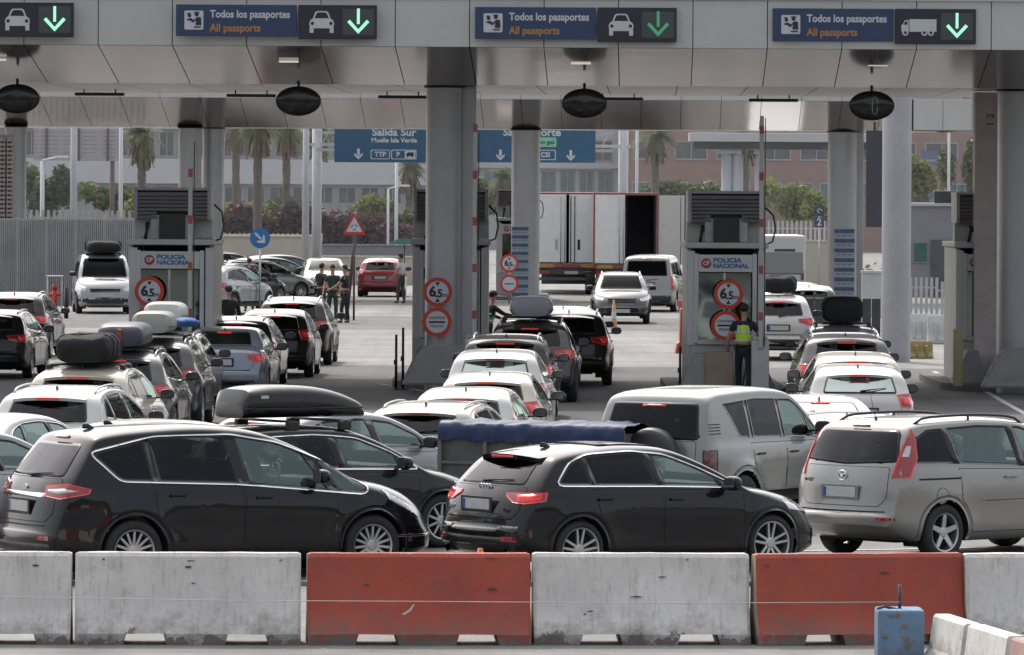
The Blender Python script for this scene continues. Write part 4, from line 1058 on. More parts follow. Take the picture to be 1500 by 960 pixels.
# ---------------------------------------------------------------- canopies
FASC = mat('fascia_panel', (.53, .52, .50), .38, metal=.2, var=.06, vscale=.35, dirt=.12)
def soffit_mat():
    m, nt, out = nodes_of('soffit_metal'); N, L = nt.nodes, nt.links
    b = N.new('ShaderNodeBsdfPrincipled'); b.inputs['Metallic'].default_value = .75; b.inputs['Roughness'].default_value = .14; b.inputs['Base Color'].default_value = (.30, .268, .25, 1)
    g = N.new('ShaderNodeNewGeometry'); n = N.new('ShaderNodeTexNoise'); n.inputs['Scale'].default_value = .55; n.inputs['Detail'].default_value = 2
    L.new(g.outputs['Position'], n.inputs['Vector']); bp = N.new('ShaderNodeBump'); bp.inputs['Strength'].default_value = .12; bp.inputs['Distance'].default_value = .05
    L.new(n.outputs[0], bp.inputs['Height']); L.new(bp.outputs[0], b.inputs['Normal']); L.new(b.outputs[0], out.inputs[0]); return m
SOFF = soffit_mat()
SOFFL = mat('soffit_light', (.62, .58, .52), .35, metal=.2, var=.06, vscale=.4)
DARKGAP = mat('panel_gap', (.02, .02, .02), .9, var=0)
COLM = mat('column_steel', (.40, .40, .41), .38, metal=.35, var=.08, vscale=.8, dirt=.15)
COLC = mat('column_concrete', (.42, .42, .44), .7, var=.08, vscale=.9, dirt=.2, bump=.15)

def quad_strip(bm, x0, x1, prof, gap, mi=0):
    """panel between x0..x1 following profile [(v, z), ...], with a small border gap"""
    for (v0, z0), (v1, z1) in zip(prof, prof[1:]):
        bm.faces.new([bm.verts.new(p) for p in ((x0+gap, v0, z0), (x1-gap, v0, z0), (x1-gap, v1, z1), (x0+gap, v1, z1))]).material_index = mi

def canopy(Y, zf0, zf1, zs, depth, drop_v, seam0, pitch, label, x0=-17, x1=17, rz=-1.3, flat_pitch=1.47):
    r = thing('canopy', label, 'canopy', (0, Y, 0), R(rz))
    bm = bmesh.new(); k0 = int((x0-seam0)/pitch) - 1; xs = [seam0 + pitch*k for k in range(k0, int((x1-seam0)/pitch)+2)]
    g = .008
    for a, b in zip(xs, xs[1:]): box(bm, ((a+b)/2, .03, (zf0+zf1)/2), (b-a-2*g, .06, zf1-zf0), bev=.006)
    bobj('fascia', bm, FASC, r)
    bm = bmesh.new()
    for a, b in zip(xs, xs[1:]): quad_strip(bm, a, b, [(.065, zf0-.004), (drop_v, zs)], .009)
    bobj('sloping_soffit', bm, SOFF, r)
    bm = bmesh.new(); n = int((x1-x0)/flat_pitch)
    for i in range(n+1):
        a = xs[0] + flat_pitch*i
        for v in range(int(drop_v*10), int(depth*10), 30): 
            va = v/10 + .012; vb = min(v/10 + 3, depth) - .012
            quad_strip(bm, a, a+flat_pitch, [(va, zs), (vb, zs)], .009)
    bobj('flat_soffit', bm, SOFFL, r)
    bm = bmesh.new(); X0, X1 = xs[0], xs[-1]
    P = [(.075, zf1-.01), (.075, zf0+.02), (drop_v, zs+.03), (depth, zs+.03), (depth, zf1-.01)]
    A = [bm.verts.new((X0, *p)) for p in P]; B = [bm.verts.new((X1, *p)) for p in P]
    for i in range(5): bm.faces.new((A[i], A[(i+1) % 5], B[(i+1) % 5], B[i]))
    bm.faces.new(A); bm.faces.new(B[::-1]); bmesh.ops.recalc_face_normals(bm, faces=bm.faces)
    bobj('core', bm, DARKGAP, r)
    bm = bmesh.new(); box(bm, ((X0+X1)/2, depth+.03, (zs+zf1)/2+.05), (X1-X0, .06, zf1-zs+.1)); box(bm, ((X0+X1)/2, depth/2, zf1+.05), (X1-X0, depth+.1, .1)); bobj('roof_edge', bm, FASC, r)
    return r
can1 = canopy(123.0, 7.05, 8.02, 6.37, 17.5, 4.9, (141-750)/73.2, 1.49, 'front grey metal canopy carrying the passport lane signs over the booths')
can2 = canopy(228.0, 7.55, 8.5, 6.50, 9.0, 5.0, (232-750)/39.5, 1.49, 'rear grey metal canopy seen beneath the front one, over the second booth row', x0=-26, x1=15.2)
# plain parapet to the right of the rear canopy
r = thing('canopy', 'flat panelled pale canopy edge right of the tall pale column, beside the reddish pylon', 'canopy', (0, 226, 0))
bm = bmesh.new()
for i in range(6):
    x = 14.75 + i*1.08; box(bm, (x+.54, 0, 7.05), (1.065, .08, 1.15), bev=.006)
bobj('fascia', bm, FASC, r); bm = bmesh.new(); box(bm, (18, 1.6, 7.05), (6.4, 3, 1.13)); bobj('core', bm, DARKGAP, r)
for px in (423, 851, 1286, -5):
    bm = bmesh.new(); p = at(px, 88, 124.9); box(bm, (p.x, 124.9, 6.775), (.40, .10, .03), rx=R(-8), bev=.01)
    o = bobj('ceiling_light', bm, mat('tube_light', (.8, .78, .72), .4, emit=(1, .93, .8), estr=.5)); tag(o, 'short white strip light in the sloping soffit above an oval hood', 'ceiling light', 'strip lights in the front canopy')
for px, d in ((146, 'above the left metal fence'), (368, 'above the palm trees at left'), (590, 'partly behind the middle column'), (906, 'partly behind the third oval hood'), (1133, 'above the third barrier arm')):
    bm = bmesh.new(); p = at(px, 137 + px*.009, 136.5); box(bm, p, (1.10, .16, .07), bev=.02); box(bm, p + Vector((-.35, 0, .06)), (.03, .03, .12)); box(bm, p + Vector((.35, 0, .06)), (.03, .03, .12))
    tag(bobj('linear_lamp', bm, mat('lamp_dark', (.03, .035, .04), .3)), 'dark linear lamp under the flat soffit, ' + d, 'lamp', 'linear lamps under the front canopy')
# oval hoods
OVAL = mat('oval_black', (.012, .012, .014), .12, var=.2, vscale=4)
for i, px in enumerate((25, 437, 856, 1277)):
    p = at(px, 145 + (px-25)*.008, 126.6)
    t = thing('oval_mirror', ['black oval mirror hood at the left photo edge beside the honeycomb column', 'black oval mirror hood left of the middle round column', 'black oval mirror hood above the two truck trailers', 'black oval mirror hood with a pale loop modelled as a reflection in it, beside the pale column'][i], 'mirror', p, 0, 'oval mirrors hanging from the front canopy')
    bm = bmesh.new(); M = Matrix.Rotation(R(90), 4, 'X') @ Matrix.Diagonal((.46, .30, 1, 1))
    lathe(bm, [(.001, .06), (.5, .055), (.85, .04), (.97, .02)], 48, M=M); bobj('mirror_face', bm, OVAL, t)
    bm = bmesh.new(); lathe(bm, [(.97, .03), (1.0, .03), (1.02, 0), (.98, -.05), (.6, -.14), (.001, -.16)], 48, M=M); bobj('hood', bm, mat('oval_rim', (.05, .018, .018), .4), t)
    bm = bmesh.new(); cyl(bm, (0, .06, .26), (0, .06, .42), .03); bobj('hanger', bm, TRIM, t)
    if i == 3:
        bm = bmesh.new(); tube(bm, [(.06+.055*cos(2*pi*k/24), -.062, .19*sin(2*pi*k/24)) for k in range(25)], .008, 6); bobj('loop', bm, SATIN, t)  # pale ring modelled in place of a reflection on the mirror face

# ---------------------------------------------------------------- columns
def column(px, Y, d, z, label, m=COLM, box_=None):
    x = gx(px, Y); t = thing('column', label, 'column', (x, Y, 0))
    bm = bmesh.new(); cyl(bm, (0, 0, 0), (0, 0, z-.04), d/2, n=48, cap=False); bobj('shaft', bm, m, t, sharp=40)
    bm = bmesh.new(); cyl(bm, (0, 0, z-.05), (0, 0, z), d/2+.05, n=48); bobj('collar', bm, TRIM, t)
    if box_:
        bm = bmesh.new(); box(bm, (box_[0], .35, z/2), (box_[1], .5, z-.01), bev=.03); bobj('duct', bm, m, t)
    return t
column(648.5, 128.6, .76, 6.37, 'tall round grey column in the middle carrying two round signs', box_=(.42, .5))
column(1496, 128.9, 1.06, 6.37, 'round grey column at the right photo edge in front of the fourth booth')
column(22, 233.2, .80, 6.50, 'slim grey column at the left edge beside the brown honeycomb panel')
column(769, 233.2, 1.08, 6.50, 'round grey far column left of the trucks with striped notices on it')
column(1233, 233.2, 1.12, 6.50, 'round grey far column with striped notices right of the hedge', box_=(.55, .5))
column(277, 233.2, .86, 6.50, 'far grey column rising behind the first booth')
column(311, 234.2, .82, 6.50, 'darker far column just right of the one behind the first booth')
column(1312, 152, .72, 7.4, 'tall pale concrete column standing between the second and fourth booths', m=COLC)
o = thing('pylon', 'square reddish brown pylon left of the right edge column', 'pylon', (gx(1447, 131.5), 131.5, 0))
bm = bmesh.new(); box(bm, (0, 0, 3.17), (.66, .6, 6.34), bev=.02); bobj('shaft', bm, mat('pylon_paint', (.52, .45, .44), .6, var=.12, dirt=.3), o)
text('1 2', .22, facing((.0, -.31, 5.75)) @ Matrix.Rotation(R(90), 4, 'Z'), TRIM, o, 'stencil', 'CENTER')
bm = bmesh.new(); p = at(1281, 262, 222); box(bm, p, (.62, .10, 3.5), bev=.02); box(bm, p + Vector((0, .1, 1.8)), (.1, .1, .5))
tag(bobj('banner', bm, mat('dark_banner', (.06, .06, .075), .6)), 'long dark vertical panel hanging left of the pale column', 'banner')
# honeycomb stack
bm = bmesh.new(); hx = gx(3, 230)
for k in range(36): 
    for j in range(3): cyl(bm, (hx-.28+j*.28, 229.7, .16+k*.165), (hx-.28+j*.28, 229.95, .16+k*.165), .12, .07, 10)
box(bm, (hx-.05, 230.05, 3.1), (.86, .18, 6.1)); box(bm, (hx-.05, 229.9, .1), (1.0, .6, .2))
tag(bobj('acoustic_panel', bm, mat('rust_mesh', (.30, .24, .23), .7, var=.3, vscale=6)), 'brown honeycomb textured panel standing at the left photo edge', 'panel')
# striped notices
def notices(px, py0, py1, wpx, Y, label):
    a, b = at(px, py0, Y), at(px, py1, Y); n = 9; t = thing('notice_board', label, 'notice board', (a.x, Y, b.z)); h = (a.z-b.z)/n; w = wpx*Y/F
    for i in range(n):
        bm = bmesh.new(); box(bm, (0, 0, h*(i+.5)), (w, .03, h*.94), bev=.004); o = bobj('notice', bm, mat('notice_a', (.30, .33, .36), .6, var=.1), t)
        bm = bmesh.new(); box(bm, (0, -.018, h*(i+.72)), (w*.98, .006, h*.40)); bobj('stripe', bm, mat('notice_b', (.06, .10, .17), .6, var=.2), o)
        bm = bmesh.new()
        for q in range(3): box(bm, (w*(-.3+.28*q), -.018, h*(i+.28)), (w*.2, .006, h*.09))
        bobj('print', bm, mat('notice_c', (.12, .15, .18), .7), o)
notices(762, 332, 440, 25, 231.5, 'stack of blue and white striped notices on the far column beside the trucks')
notices(1237, 335, 462, 30, 231.5, 'stack of blue and white striped notices on the far column right of the camper van')

# ---------------------------------------------------------------- passport lane signs
BLUE = mat('sign_blue', (.028, .052, .115), .45, var=.05); NAVY = mat('sign_dark', (.022, .022, .036), .4, var=.1); WHITE = mat('sign_white', (.55, .57, .58), .5, var=.05); ORANGE = mat('sign_orange', (.42, .20, .06), .5, var=.05)
FRAME = mat('sign_frame', (.30, .30, .30), .5, metal=.4); LCD = mat('sign_lcd', (.060, .075, .075), .3, var=.15, vscale=30); GRN = mat('arrow_green', (.35, .8, .6), .4, emit=(.45, 1, .72), estr=.65); GRN2 = mat('arrow_green_dim', (.06, .32, .15), .4, emit=(.1, .5, .25), estr=.25)
def lane_sign(pxl, pxr, pxe, pyt, pyb, icon, label, arrow=GRN, passport=True):
    Y = 122.80; a, b = at(pxl, pyt, Y), at(pxe, pyb, Y); w = b.x-a.x; h = a.z-b.z
    cx, cz = (a.x+b.x)/2, (a.z+b.z)/2; t = thing('lane_sign', label, 'sign', (cx, Y, cz), 0, 'passport lane signs on the canopy fascia'); k = Y/F
    if passport:
        wl = (pxr-pxl)*k - .03; x0 = a.x - cx
        bm = bmesh.new(); box(bm, (x0+wl/2, .02, .02), (wl, .12, h*.93), bev=.008); bobj('text_panel', bm, BLUE, t)
        bm = bmesh.new(); prism(bm, rnd([(-.19, -.19), (.19, -.19), (.19, .19), (-.19, .19)], .03), facing((x0+.36, -.045, .02)), .01); ic = bobj('icon', bm, WHITE, t)
        bm = bmesh.new(); F0 = facing((x0+.36, -.058, .02))
        for cx_, cz_, r_ in ((-.09, .09, .035), (.055, .115, .04)): prism(bm, [(cx_+u, cz_+v) for u, v in disc(r_, 16)], F0, .006)
        for pts in ([(-.14, .115), (-.06, .125), (-.06, .14), (-.12, .15)], [(0, .145), (.10, .145), (.11, .165), (0, .165)], [(-.14, .02), (-.06, .04), (.0, .0), (.06, .06), (.14, .06), (.15, -.10), (.03, -.10), (.05, 0), (-.02, -.05), (-.07, -.01), (-.14, 0)], [(0, -.15), (.14, -.15), (.14, -.125), (0, -.125)]): prism(bm, pts, F0, .006)
        bobj('officer_symbol', bm, NAVY, ic)
        text('Todos los pasaportes', .21, facing((x0+.68, -.042, .14)), WHITE, t, 'lettering', bold=.006, width=1.60)
        text('All passports', .21, facing((x0+.68, -.042, -.135)), ORANGE, t, 'lettering', bold=.006, width=1.02)
    x1 = (at(pxr, pyt, Y).x - cx) if passport else -w/2; wr_ = w/2 - x1
    bm = bmesh.new(); box(bm, (x1+wr_/2, 0, 0), (wr_, .18, h), bev=.012); bobj('signal_box', bm, NAVY, t)
    Fx = x1 + wr_*.30; F1 = facing((Fx, -.092, 0)); bm = bmesh.new()
    if icon == 'car':
        prism(bm, [(-.235, -.13), (.235, -.13), (.25, -.02), (.22, .04), (.16, .07), (-.16, .07), (-.22, .04), (-.25, -.02)], F1, .008)
        o_ = [(-.18, .06), (.18, .06), (.13, .19), (.09, .215), (-.09, .215), (-.13, .19)]; i_ = [(-.145, .07), (.145, .07), (.10, .17), (.07, .188), (-.07, .188), (-.10, .17)]
        for q in range(6): prism(bm, [o_[q], o_[(q+1) % 6], i_[(q+1) % 6], i_[q]], F1, .009)
        for s in (-1, 1): prism(bm, [(s*.20-.04, -.22), (s*.20+.04, -.22), (s*.20+.04, -.12), (s*.20-.04, -.12)], F1, .007)
        ic = bobj('vehicle_symbol', bm, WHITE, t); bm = bmesh.new()
        for s in (-1, 1): prism(bm, [(s*.185+u, -.03+v) for u, v in disc(.034, 16)], facing((Fx, -.101, 0)), .004)
        bobj('lamps', bm, NAVY, ic)
    else:
        prism(bm, [(-.20, -.11), (.34, -.11), (.34, .14), (-.20, .14)], F1, .008); prism(bm, [(-.36, -.11), (-.215, -.11), (-.215, .12), (-.29, .12), (-.33, .04), (-.36, .02)], F1, .008)
        for cx_ in (-.28, .10, .23): prism(bm, [(cx_+u, -.13+v) for u, v in disc(.062, 18)], F1, .007)
        ic = bobj('vehicle_symbol', bm, WHITE, t); bm = bmesh.new()
        prism(bm, [(-.315, .03), (-.24, .03), (-.24, .095), (-.285, .095)], facing((Fx, -.101, 0)), .004)
        for cx_ in (-.28, .10, .23): prism(bm, [(cx_+u, -.13+v) for u, v in disc(.03, 14)], facing((Fx, -.101, 0)), .004)
        bobj('detail', bm, NAVY, ic)
    lx = x1 + wr_*.765; lw = wr_*.40
    bm = bmesh.new(); box(bm, (lx, -.092, 0), (lw, .01, h*.76)); bobj('signal_screen', bm, LCD, t)
    bm = bmesh.new(); F2 = facing((lx, -.099, 0)); prism(bm, [(-.028, -.04), (.028, -.04), (.028, .27), (-.028, .27)], F2, .005)
    for s in (-1, 1): prism(bm, [(0, -.235), (s*.22, .00), (s*.17, .045), (0, -.145)] if s > 0 else [(0, -.235), (0, -.145), (-.17, .045), (-.22, .0)], F2, .005)
    bobj('green_arrow', bm, arrow, t)
    return t
lane_sign(-186, -9, 108, 2, 55, 'car', 'car signal with a green down arrow at the top left corner')
lane_sign(258, 437, 552, 6, 58, 'car', 'blue passport sign with car symbol, left of the middle column')
lane_sign(696, 875, 991, 10, 62, 'car', 'blue passport sign with car symbol and a dim green arrow', arrow=GRN2)
lane_sign(1132, 1311, 1429, 12, 65, 'truck', 'blue passport sign with a truck symbol')

# ---------------------------------------------------------------- overhead direction signs
SB = mat('motorway_blue', (.030, .095, .175), .45, var=.07); SWT = mat('motorway_white', (.50, .55, .58), .5)
def arrow(bm, F0, x, y, s):
    prism(bm, [(x-.12*s, y+.5*s), (x+.12*s, y+.5*s), (x+.12*s, y-.1*s), (x-.12*s, y-.1*s)], F0, .01)
    prism(bm, [(x, y-.5*s), (x+.38*s, y-.12*s), (x+.38*s, y+.1*s), (x, y-.22*s), (x-.38*s, y+.1*s), (x-.38*s, y-.12*s)], F0, .011)
Y = 250.; k = Y/F
def overhead(px0, px1, label, fill):
    a, b = at(px0, 189, Y), at(px1, 239, Y); t = thing('direction_sign', label, 'sign', ((a.x+b.x)/2, Y, b.z)); w = b.x-a.x
    bm = bmesh.new(); box(bm, (0, 0, 1.0), (w, .08, 2.0), bev=.02); bobj('sign_panel', bm, SB, t)
    bm = bmesh.new(); box(bm, (0, .25, 1.2), (w+1.5, .12, .12)); box(bm, (0, .25, .5), (w+1.5, .12, .12)); bobj('support_rail', bm, SATIN, t)
    def X(px): return (at(px, 239, Y).x - t.location.x)
    fill(t, X); return t
def f1(t, X):
    text('Salida Sur', .42, facing((X(577), -.05, 1.22)), SWT, t, align='CENTER', bold=.012, width=1.80)
    text('Muelle Isla Verde', .26, facing((X(577), -.05, .90)), SWT, t, align='CENTER', bold=.008, width=1.85)
    bm = bmesh.new(); arrow(bm, facing((0, -.045, 0)), X(525), .34, .44); bobj('arrow', bm, SWT, t)
    for x0, x1, tx in ((543, 571, 'TTP'), (573, 610, 'P')):
        o_ = rnd([(X(x0), .13), (X(x1), .13), (X(x1), .52), (X(x0), .52)], .06); i_ = [(p[0]+(.03 if p[0] < X((x0+x1)/2) else -.03), p[1]+(.03 if p[1] < .32 else -.03)) for p in o_]
        bm = bmesh.new()
        for q in range(len(o_)): prism(bm, [o_[q], o_[(q+1) % len(o_)], i_[(q+1) % len(o_)], i_[q]], facing((0, -.045, 0)), .01)
        fr = bobj('box_outline', bm, SWT, t); text(tx, .27, facing((X((x0+x1)/2) if tx == 'TTP' else X(583), -.05, .325)), SWT, fr, align='CENTER', bold=.01)
    bm = bmesh.new(); prism(bm, [(X(593), .17), (X(608), .17), (X(608), .48), (X(593), .48)], facing((0, -.05, 0)), .008); bobj('lorry_box', bm, SWT, t)
    bm = bmesh.new(); prism(bm, [(X(595), .26), (X(606), .26), (X(606), .42), (X(598), .42), (X(595), .36)], facing((0, -.062, 0)), .004)
    for q in (597, 604): prism(bm, [(X(q)+u, .25+v) for u, v in disc(.035, 10)], facing((0, -.062, 0)), .004)
    bobj('lorry_symbol', bm, NAVY, t)
def f2(t, X):
    text('Salida Norte', .42, facing((X(779), -.05, 1.22)), SWT, t, align='CENTER', bold=.012, width=2.35)
    bm = bmesh.new(); prism(bm, rnd([(X(758), .64), (X(815), .64), (X(815), 1.03), (X(758), 1.03)], .05), facing((0, -.045, 0)), .01); g = bobj('green_box', bm, mat('sign_green', (.22, .50, .28), .5), t)
    text('Acc. Llano gas', .24, facing((X(786), -.057, .83)), SB, g, align='CENTER', bold=.008, width=1.45)
    bm = bmesh.new(); arrow(bm, facing((0, -.045, 0)), X(733), .30, .44); arrow(bm, facing((0, -.045, 0)), X(836), .30, .44); bobj('arrow', bm, SWT, t)
    o_ = rnd([(X(770), .11), (X(814), .11), (X(814), .52), (X(770), .52)], .06); c = sum(p[0] for p in o_)/len(o_); i_ = [(p[0]+(.03 if p[0] < c else -.03), p[1]+(.03 if p[1] < .32 else -.03)) for p in o_]; bm = bmesh.new()
    for q in range(len(o_)): prism(bm, [o_[q], o_[(q+1) % len(o_)], i_[(q+1) % len(o_)], i_[q]], facing((0, -.045, 0)), .01)
    fr = bobj('box_outline', bm, SWT, t); text('CSI', .27, facing((X(799), -.05, .315)), SWT, fr, align='CENTER', bold=.01)
overhead(490, 690, 'blue overhead direction sign reading Salida Sur, left of the middle column', f1)
overhead(698, 872, 'blue overhead direction sign reading Salida Norte, above the trucks', f2)
bm = bmesh.new(); x0, x1 = gx(470, 251), gx(905, 251)
for z in (6.0, 7.3): box(bm, ((x0+x1)/2, 251.2, z), (x1-x0+1, .12, .12))
for i in range(18):
    xa = x0 + (x1-x0)*i/18; cyl(bm, (xa, 251.2, 6.0), (xa+(x1-x0)/18, 251.2, 7.3), .04, n=6)
for x in (x0-.2, x1+.2): cyl(bm, (x, 251.3, 0), (x, 251.3, 7.4), .20, n=14)
tag(bobj('sign_gantry', bm, mat('gantry_white', (.48, .49, .50), .5, dirt=.2)), 'pale truss gantry holding the blue overhead direction signs', 'gantry')

# ---------------------------------------------------------------- round height signs
RED = mat('sign_red', (.50, .045, .022), .45, var=.06, emit=None); BLK = mat('sign_black', (.012, .012, .012), .5, var=0); SW2 = mat('sign_face', (.52, .53, .56), .5, var=.06)
def round_sign(px, py, Y, kind, label, group, r=.305, post=None, grp=True):
    p = at(px, py, Y); t = thing('road_sign', label, 'road sign', p, 0, group)
    bm = bmesh.new(); prism(bm, disc(r, 48), facing((0, 0, 0)), .02); prism(bm, disc(r*.99, 32), facing((0, .02, 0)), .018); bobj('plate', bm, RED, t)
    bm = bmesh.new(); prism(bm, disc(r*.745, 48), facing((0, -.022, 0)), .004); f = bobj('sign_face', bm, SW2, t)
    F0 = facing((0, -.028, 0))
    if kind == 'h':
        text('6', .285, F0 @ Matrix.Translation((-.105, .0, 0)), BLK, f, align='CENTER', bold=.012); text('.5', .225, F0 @ Matrix.Translation((.025, -.035, 0)), BLK, f, align='CENTER', bold=.008)
        text('m', .14, F0 @ Matrix.Translation((.155, -.065, 0)), BLK, f, align='CENTER', bold=.002)
        bm = bmesh.new(); prism(bm, [(-.05, .205), (.05, .205), (0, .125)], F0, .004); prism(bm, [(-.05, -.205), (.05, -.205), (0, -.125)], F0, .004); bobj('arrow', bm, BLK, f)
    else:
        bm = bmesh.new(); prism(bm, [(-.17, -.018), (.17, -.018), (.17, .018), (-.17, .018)], F0, .004); bobj('bar', bm, BLK, f)
        if kind == 'c':
            text('CONTROL', .075, F0 @ Matrix.Translation((0, .085, 0)), BLK, f, align='CENTER', bold=.001); text('POLICIA', .075, F0 @ Matrix.Translation((0, -.085, 0)), BLK, f, align='CENTER', bold=.001)
    if post:
        bm = bmesh.new(); cyl(bm, (0, .06, -p.z), (0, .06, .3), .03, n=10); bobj('post', bm, SATIN, t)
    return t
G1, G2 = 'round 6.5 m height signs', 'round police control signs'
for px, py, Y, d in ((219, 427, 126.75, 'first booth window'), (641, 428, 127.9, 'middle round column'), (1067, 431, 126.75, 'third booth window')):
    round_sign(px, py, Y, 'h', 'red ringed 6.5 m height limit sign on the ' + d, G1, post=px != 641)
    round_sign(px-(1 if px < 700 else 4), py+(44 if px < 1000 else 46), Y+.0, 'c', 'red ringed police control sign below the height sign on the ' + d, G2)
round_sign(746, 386, 226, 'h', 'small far red ringed 6.5 m sign left of the trucks', G1, r=.34, post=True)
round_sign(746, 416, 226, 'b', 'small far red ringed sign with a black bar left of the trucks', G2, r=.34)
# blue arrow sign, triangle sign, number two sign
p = at(381, 349, 205); t = thing('road_sign', 'round blue sign with a white arrow pointing down right', 'road sign', p)
bm = bmesh.new(); prism(bm, disc(.34, 40), facing((0, 0, 0)), .02); bobj('plate', bm, mat('arrow_blue', (.03, .14, .36), .45), t)
bm = bmesh.new(); M = facing((0, -.025, 0)) @ Matrix.Rotation(R(-45), 4, 'Z'); prism(bm, [(-.24, -.035), (.05, -.035), (.05, .035), (-.24, .035)], M, .005); prism(bm, [(.24, 0), (.06, .16), (-.02, .16), (.10, 0), (-.02, -.16), (.06, -.16)], M, .006); bobj('arrow', bm, WHITE, t)
bm = bmesh.new(); cyl(bm, (0, .03, -p.z), (0, .03, .2), .035, n=10); bobj('post', bm, SATIN, t)
p = at(519, 329, 196); t = thing('road_sign', 'red and white triangular roundabout warning sign on a leaning post', 'road sign', p)
tri = lambda s: [(-.34*s, -.30*s), (.34*s, -.30*s), (0, .33*s)]
bm = bmesh.new(); prism(bm, rnd(tri(1.1), .05), facing((0, 0, 0)), .02); bobj('plate', bm, RED, t)
bm = bmesh.new(); prism(bm, rnd([(x, y-.01) for x, y in tri(.76)], .03), facing((0, -.025, 0)), .005); bobj('sign_face', bm, SW2, t)
bm = bmesh.new()
for j in range(3):
    a0 = 2*pi*j/3; prism(bm, [(.10*cos(a0+q*.25), -.09+.10*sin(a0+q*.25)) for q in range(6)] + [(.065*cos(a0+q*.25), -.09+.065*sin(a0+q*.25)) for q in range(5, -1, -1)], facing((0, -.032, 0)), .004)
bobj('ring_arrows', bm, mat('arrow_blue2', (.03, .10, .25), .5), t)
bm = bmesh.new(); cyl(bm, (.0, .04, -p.z), (0, .04, .2), .035, n=10); cyl(bm, (-.25, .25, -p.z), (.12, .25, .55), .07, .05, n=10); bobj('post', bm, mat('post_rust', (.10, .06, .055), .7), t)
p = at(1200, 320, 262); t = thing('road_sign', 'small dark blue sign with a white number 2 in front of the right hedge', 'road sign', p)
bm = bmesh.new(); box(bm, (0, 0, -.18), (.42, .03, .42), bev=.01); box(bm, (0, 0, .30), (.40, .03, .42), bev=.01); bobj('plate', bm, mat('sign_slate', (.06, .08, .12), .5), t)
text('2', .42, facing((0, -.02, -.18)), WHITE, t, align='CENTER', bold=.01); bm = bmesh.new(); tube(bm, [(.12*cos(a*.4)*(1-a*.05), -.02, .30+.12*sin(a*.4)*(1-a*.05)) for a in range(14)], .02, 6); bobj('swirl', bm, WHITE, t)
bm = bmesh.new(); cyl(bm, (0, .04, -p.z), (0, .04, .1), .03, n=8); bobj('post', bm, SATIN, t)

